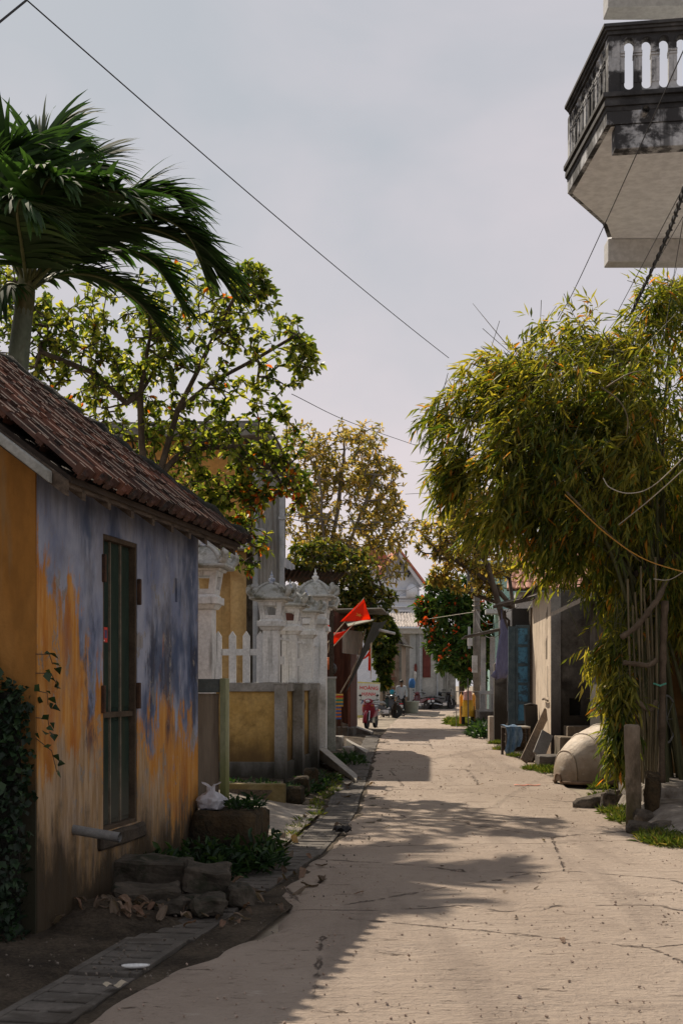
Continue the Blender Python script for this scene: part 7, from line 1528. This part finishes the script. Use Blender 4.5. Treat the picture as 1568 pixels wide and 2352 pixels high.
# ------------------------------------------------------------------ rubble, litter and small things on the left verge
SLB = pm('dirty_cement_block', (.038, .032, .024), (.085, .07, .054), 4, .95, .9, 24, stain=(.02, .022, .012), stain_scale=5)
for i, (sz, loc, rot, lab) in enumerate((((.46, .30, .15), (-1.36, 9.22, .02), (3, -3, 6), 'broken cement slab lying lowest in front of the doorstep rubble'), ((.60, .42, .20), (-1.42, 9.75, .10), (0, 2, -6), 'big dark cement slab on top at the back of the rubble'), ((.34, .36, .18), (-.99, 9.52, .10), (5, 4, 12), 'dark tilted cement block at the right of the rubble'), ((.23, .24, .13), (-.92, 9.02, .0), (0, 0, 8), 'small squared cement block nearest the gutter'), ((.20, .22, .10), (-1.17, 9.05, .0), (0, 5, -14), 'flat cement fragment between the lowest slab and the squared block'), ((.2, .3, .15), (-.78, 9.45, -.01), (0, 8, 30), 'cement lump at the right end of the rubble'), ((.30, .2, .10), (-1.05, 9.30, .0), (0, 0, 40), 'sunken dark block under the tilted one'))):
    me = rough_block(*sz, 4, .04, 100 + i, .02); me.materials.append(SLB); o = place('cement_block', me); o.location = loc; o.rotation_euler = tuple(R(a) for a in rot); tag(o, lab, 'block', 'rubble blocks by the blue house')
def mound(u, v):
    a = u * 2 * math.pi; r = v * .75; x, y = -1.58 + r * math.cos(a) * .75, 8.85 + r * math.sin(a); return (x, y, -.04 + .20 * (1 - v) ** 1.1 + .03 * fb(x, y, 6, 2) + .015 * fb(x, y, 16, 4))
m = MB(); m.grid(mound, 40, 14); structure(m.build('dirt_mound', SOIL, smooth=True))
DRY = leaf_mat('dry_leaf', [(0, (.07, .042, .027)), (.4, (.12, .085, .06)), (.75, (.25, .195, .145)), (1, (.15, .075, .045))], .2, .8)
def dry_leaf(seed):
    r = np.random.default_rng(seed); mb = MB(); L, W = .115, .05; cu = r.uniform(.5, 1.6)
    def fn(u, v):
        w = W * math.sin(math.pi * min(.98, v * .9 + .08)) ** .8; x = (u - .5) * w; return (x, (v - .5) * L, .012 + cu * (x * x) * 14 + .02 * cu * math.sin(v * 4 + seed) + .006 * math.sin(u * 9 + v * 7))
    mb.grid(fn, 4, 6); me = mb.mesh('dry_leaf'); me.attributes.new('tint', 'FLOAT', 'FACE').data.foreach_set('value', np.full(24, r.random(), np.float32)); me.materials.append(DRY); return me
DL = [dry_leaf(k) for k in range(8)]
spots = [(-1.38 + rnd.gauss(0, .22), 8.75 + rnd.gauss(0, .2)) for _ in range(34)] + [(slab_r(d) - .1 + rnd.gauss(0, .28), d) for d in [rnd.uniform(8.3, 12.5) for _ in range(44)]] + [(slab_r(d) - .5 + rnd.gauss(0, .3), d) for d in [rnd.uniform(12, 24) for _ in range(30)]]
for i, (x, y) in enumerate(spots):
    o = place('fallen_leaf', DL[i % 8]); z = max(.0, verge_z(x, y)) + (.13 * max(0, 1 - math.hypot((x + 1.58) / .75, y - 8.85) / .75) if i < 34 else 0) + .01; s = rnd.uniform(.6, 1.35); o.location = (x, y, z); o.scale = (s, s, s); o.rotation_euler = (rnd.gauss(0, .35), rnd.gauss(0, .35), rnd.uniform(0, 6.3)); tag(o, 'dry curled brown leaf lying on the left verge and gutter', 'leaf', 'fallen leaves on the left verge')
for i in range(70):
    d = rnd.uniform(8, 40) ** 1.0; x = rnd.uniform(road_l(d) + .1, min(road_r(d), Dx(1568, d)) - .1); o = place('fallen_leaf', DL[i % 8]); s = rnd.uniform(.3, .8); o.location = (x, d, .012); o.scale = (s, s, s * .6); o.rotation_euler = (0, 0, rnd.uniform(0, 6.3)); tag(o, 'small dry leaf lying on the open concrete lane', 'leaf', 'fallen leaves on the lane')
lit = MB()
for k in range(1700):
    d = 7 + rnd.random() ** 1.4 * 26; x = slab_r(d) - .2 + rnd.gauss(-.05, .42); s = rnd.uniform(.003, .014)
    if fb(x, d, 2.7, 6) < .05: continue; z = max(0, verge_z(x, d)) + s * .3
    lit.cbox((x, d, z), (s, s * rnd.uniform(.5, 1.4), s * .6), (rnd.random(), rnd.random(), rnd.random() * 3))
stuff(lit.build('gravel', pm('grit', (.08, .065, .05), (.20, .17, .14), 9, .95, 0)))
lit = MB()
for k in range(1500):
    d = 6 + rnd.random() ** 1.7 * 34; x = rnd.uniform(road_l(d), min(road_r(d), Dx(1600, d))); s = rnd.uniform(.003, .011) * (1.8 if rnd.random() < .06 else 1)
    lit.cbox((x, d, .004 + s * .3), (s, s * rnd.uniform(.6, 1.6), s * .7), (rnd.random(), rnd.random(), rnd.random() * 3))
stuff(lit.build('road_grit', pm('road_grit_stone', (.27, .20, .15), (.40, .31, .25), 9, .95, 0)))
# white plastic bag tied at the top
PLB = leaf_mat('white_plastic_film', [(0, (.62, .62, .66)), (1, (.7, .7, .73))], .4, .3, (1, 1, 1)); BG = P(487, 1852, 11.6)
def bag(u, v):
    a = 2 * math.pi * u; prof = [(0, .02), (.12, .10), (.4, .125), (.65, .10), (.82, .035), (.9, .03), (1.0, .075)]
    r = np.interp(v, [p[0] for p in prof], [p[1] for p in prof]); q = 1 + .28 * noise.noise(Vector((math.cos(a) * 2, math.sin(a) * 2, v * 5))) + .18 * math.sin(a * 2 + 1) * (1 if v > .85 else .3)
    return Vector((r * q * math.cos(a), r * q * math.sin(a), v * .20 + (.05 * abs(math.cos(a)) if v > .9 else 0) + .02 * noise.noise(Vector((a, v * 9, 2)))))
m = MB(); m.grid(bag, 36, 22); o = m.build('plastic_bag', PLB, smooth=False); o.location = (BG.x, 11.52, .475); tag(o, 'crumpled white plastic bag with tied ears on the mossy pier', 'bag'); o.data.attributes.new('tint', 'FLOAT', 'FACE')
q = G(785, 1915); m = MB(); m.grid(lambda u, v: Vector(((u - .5) * .15 + .03 * math.sin(v * 9), (v - .5) * .12, .03 + .045 * abs(math.sin(u * 4 + v * 6)) + .012 * math.sin(u * 17))), 10, 8); o = m.build('black_rag', flat('black_rubber_scrap', (.012, .012, .014), .6)); s_ = o.modifiers.new('s', 'SOLIDIFY'); s_.thickness = .012; o.location = (q.x, q.y, .0); tag(o, 'small crumpled black scrap lying on the gutter slabs', 'scrap')
q = G(312, 2228); m = MB(); m.lathe([(.001, .006), (.06, .004), (.085, .014), (.09, .018), (.085, .01), (.05, 0)], 14); o = m.build('plate_shard', flat('white_glaze', (.62, .62, .6), .3), smooth=True); o.location = (q.x, q.y, .012); o.scale = (.9, .35, 1); o.rotation_euler = (R(4), 0, R(6)); tag(o, 'white crockery shard lying on the nearest gutter slab', 'shard')
q = G(1210, 1805); m = MB(); m.grid(lambda u, v: Vector(((u - .5) * .40, (v - .5) * .09, .012 + .006 * math.sin(u * 14))), 12, 2); o = m.build('red_litter', flat('faded_red_plastic', (.62, .20, .12), .5)); s_ = o.modifiers.new('s', 'SOLIDIFY'); s_.thickness = .004; o.location = (q.x, q.y, 0); tag(o, 'thin strip of faded red litter on the lane before the boat', 'litter')
q = G(308, 2300); m = MB(); m.grid(lambda u, v: Vector(((u - .5) * .12, (v - .5) * .07, .01 + .012 * math.sin(u * 9))), 8, 3); o = m.build('paper_scrap', flat('tan_paper', (.40, .34, .25), .9)); o.location = (q.x - .14, q.y + .28, .012); o.rotation_euler = (0, 0, .5); tag(o, 'tan paper scrap on the gutter slab near the crockery shard', 'paper')
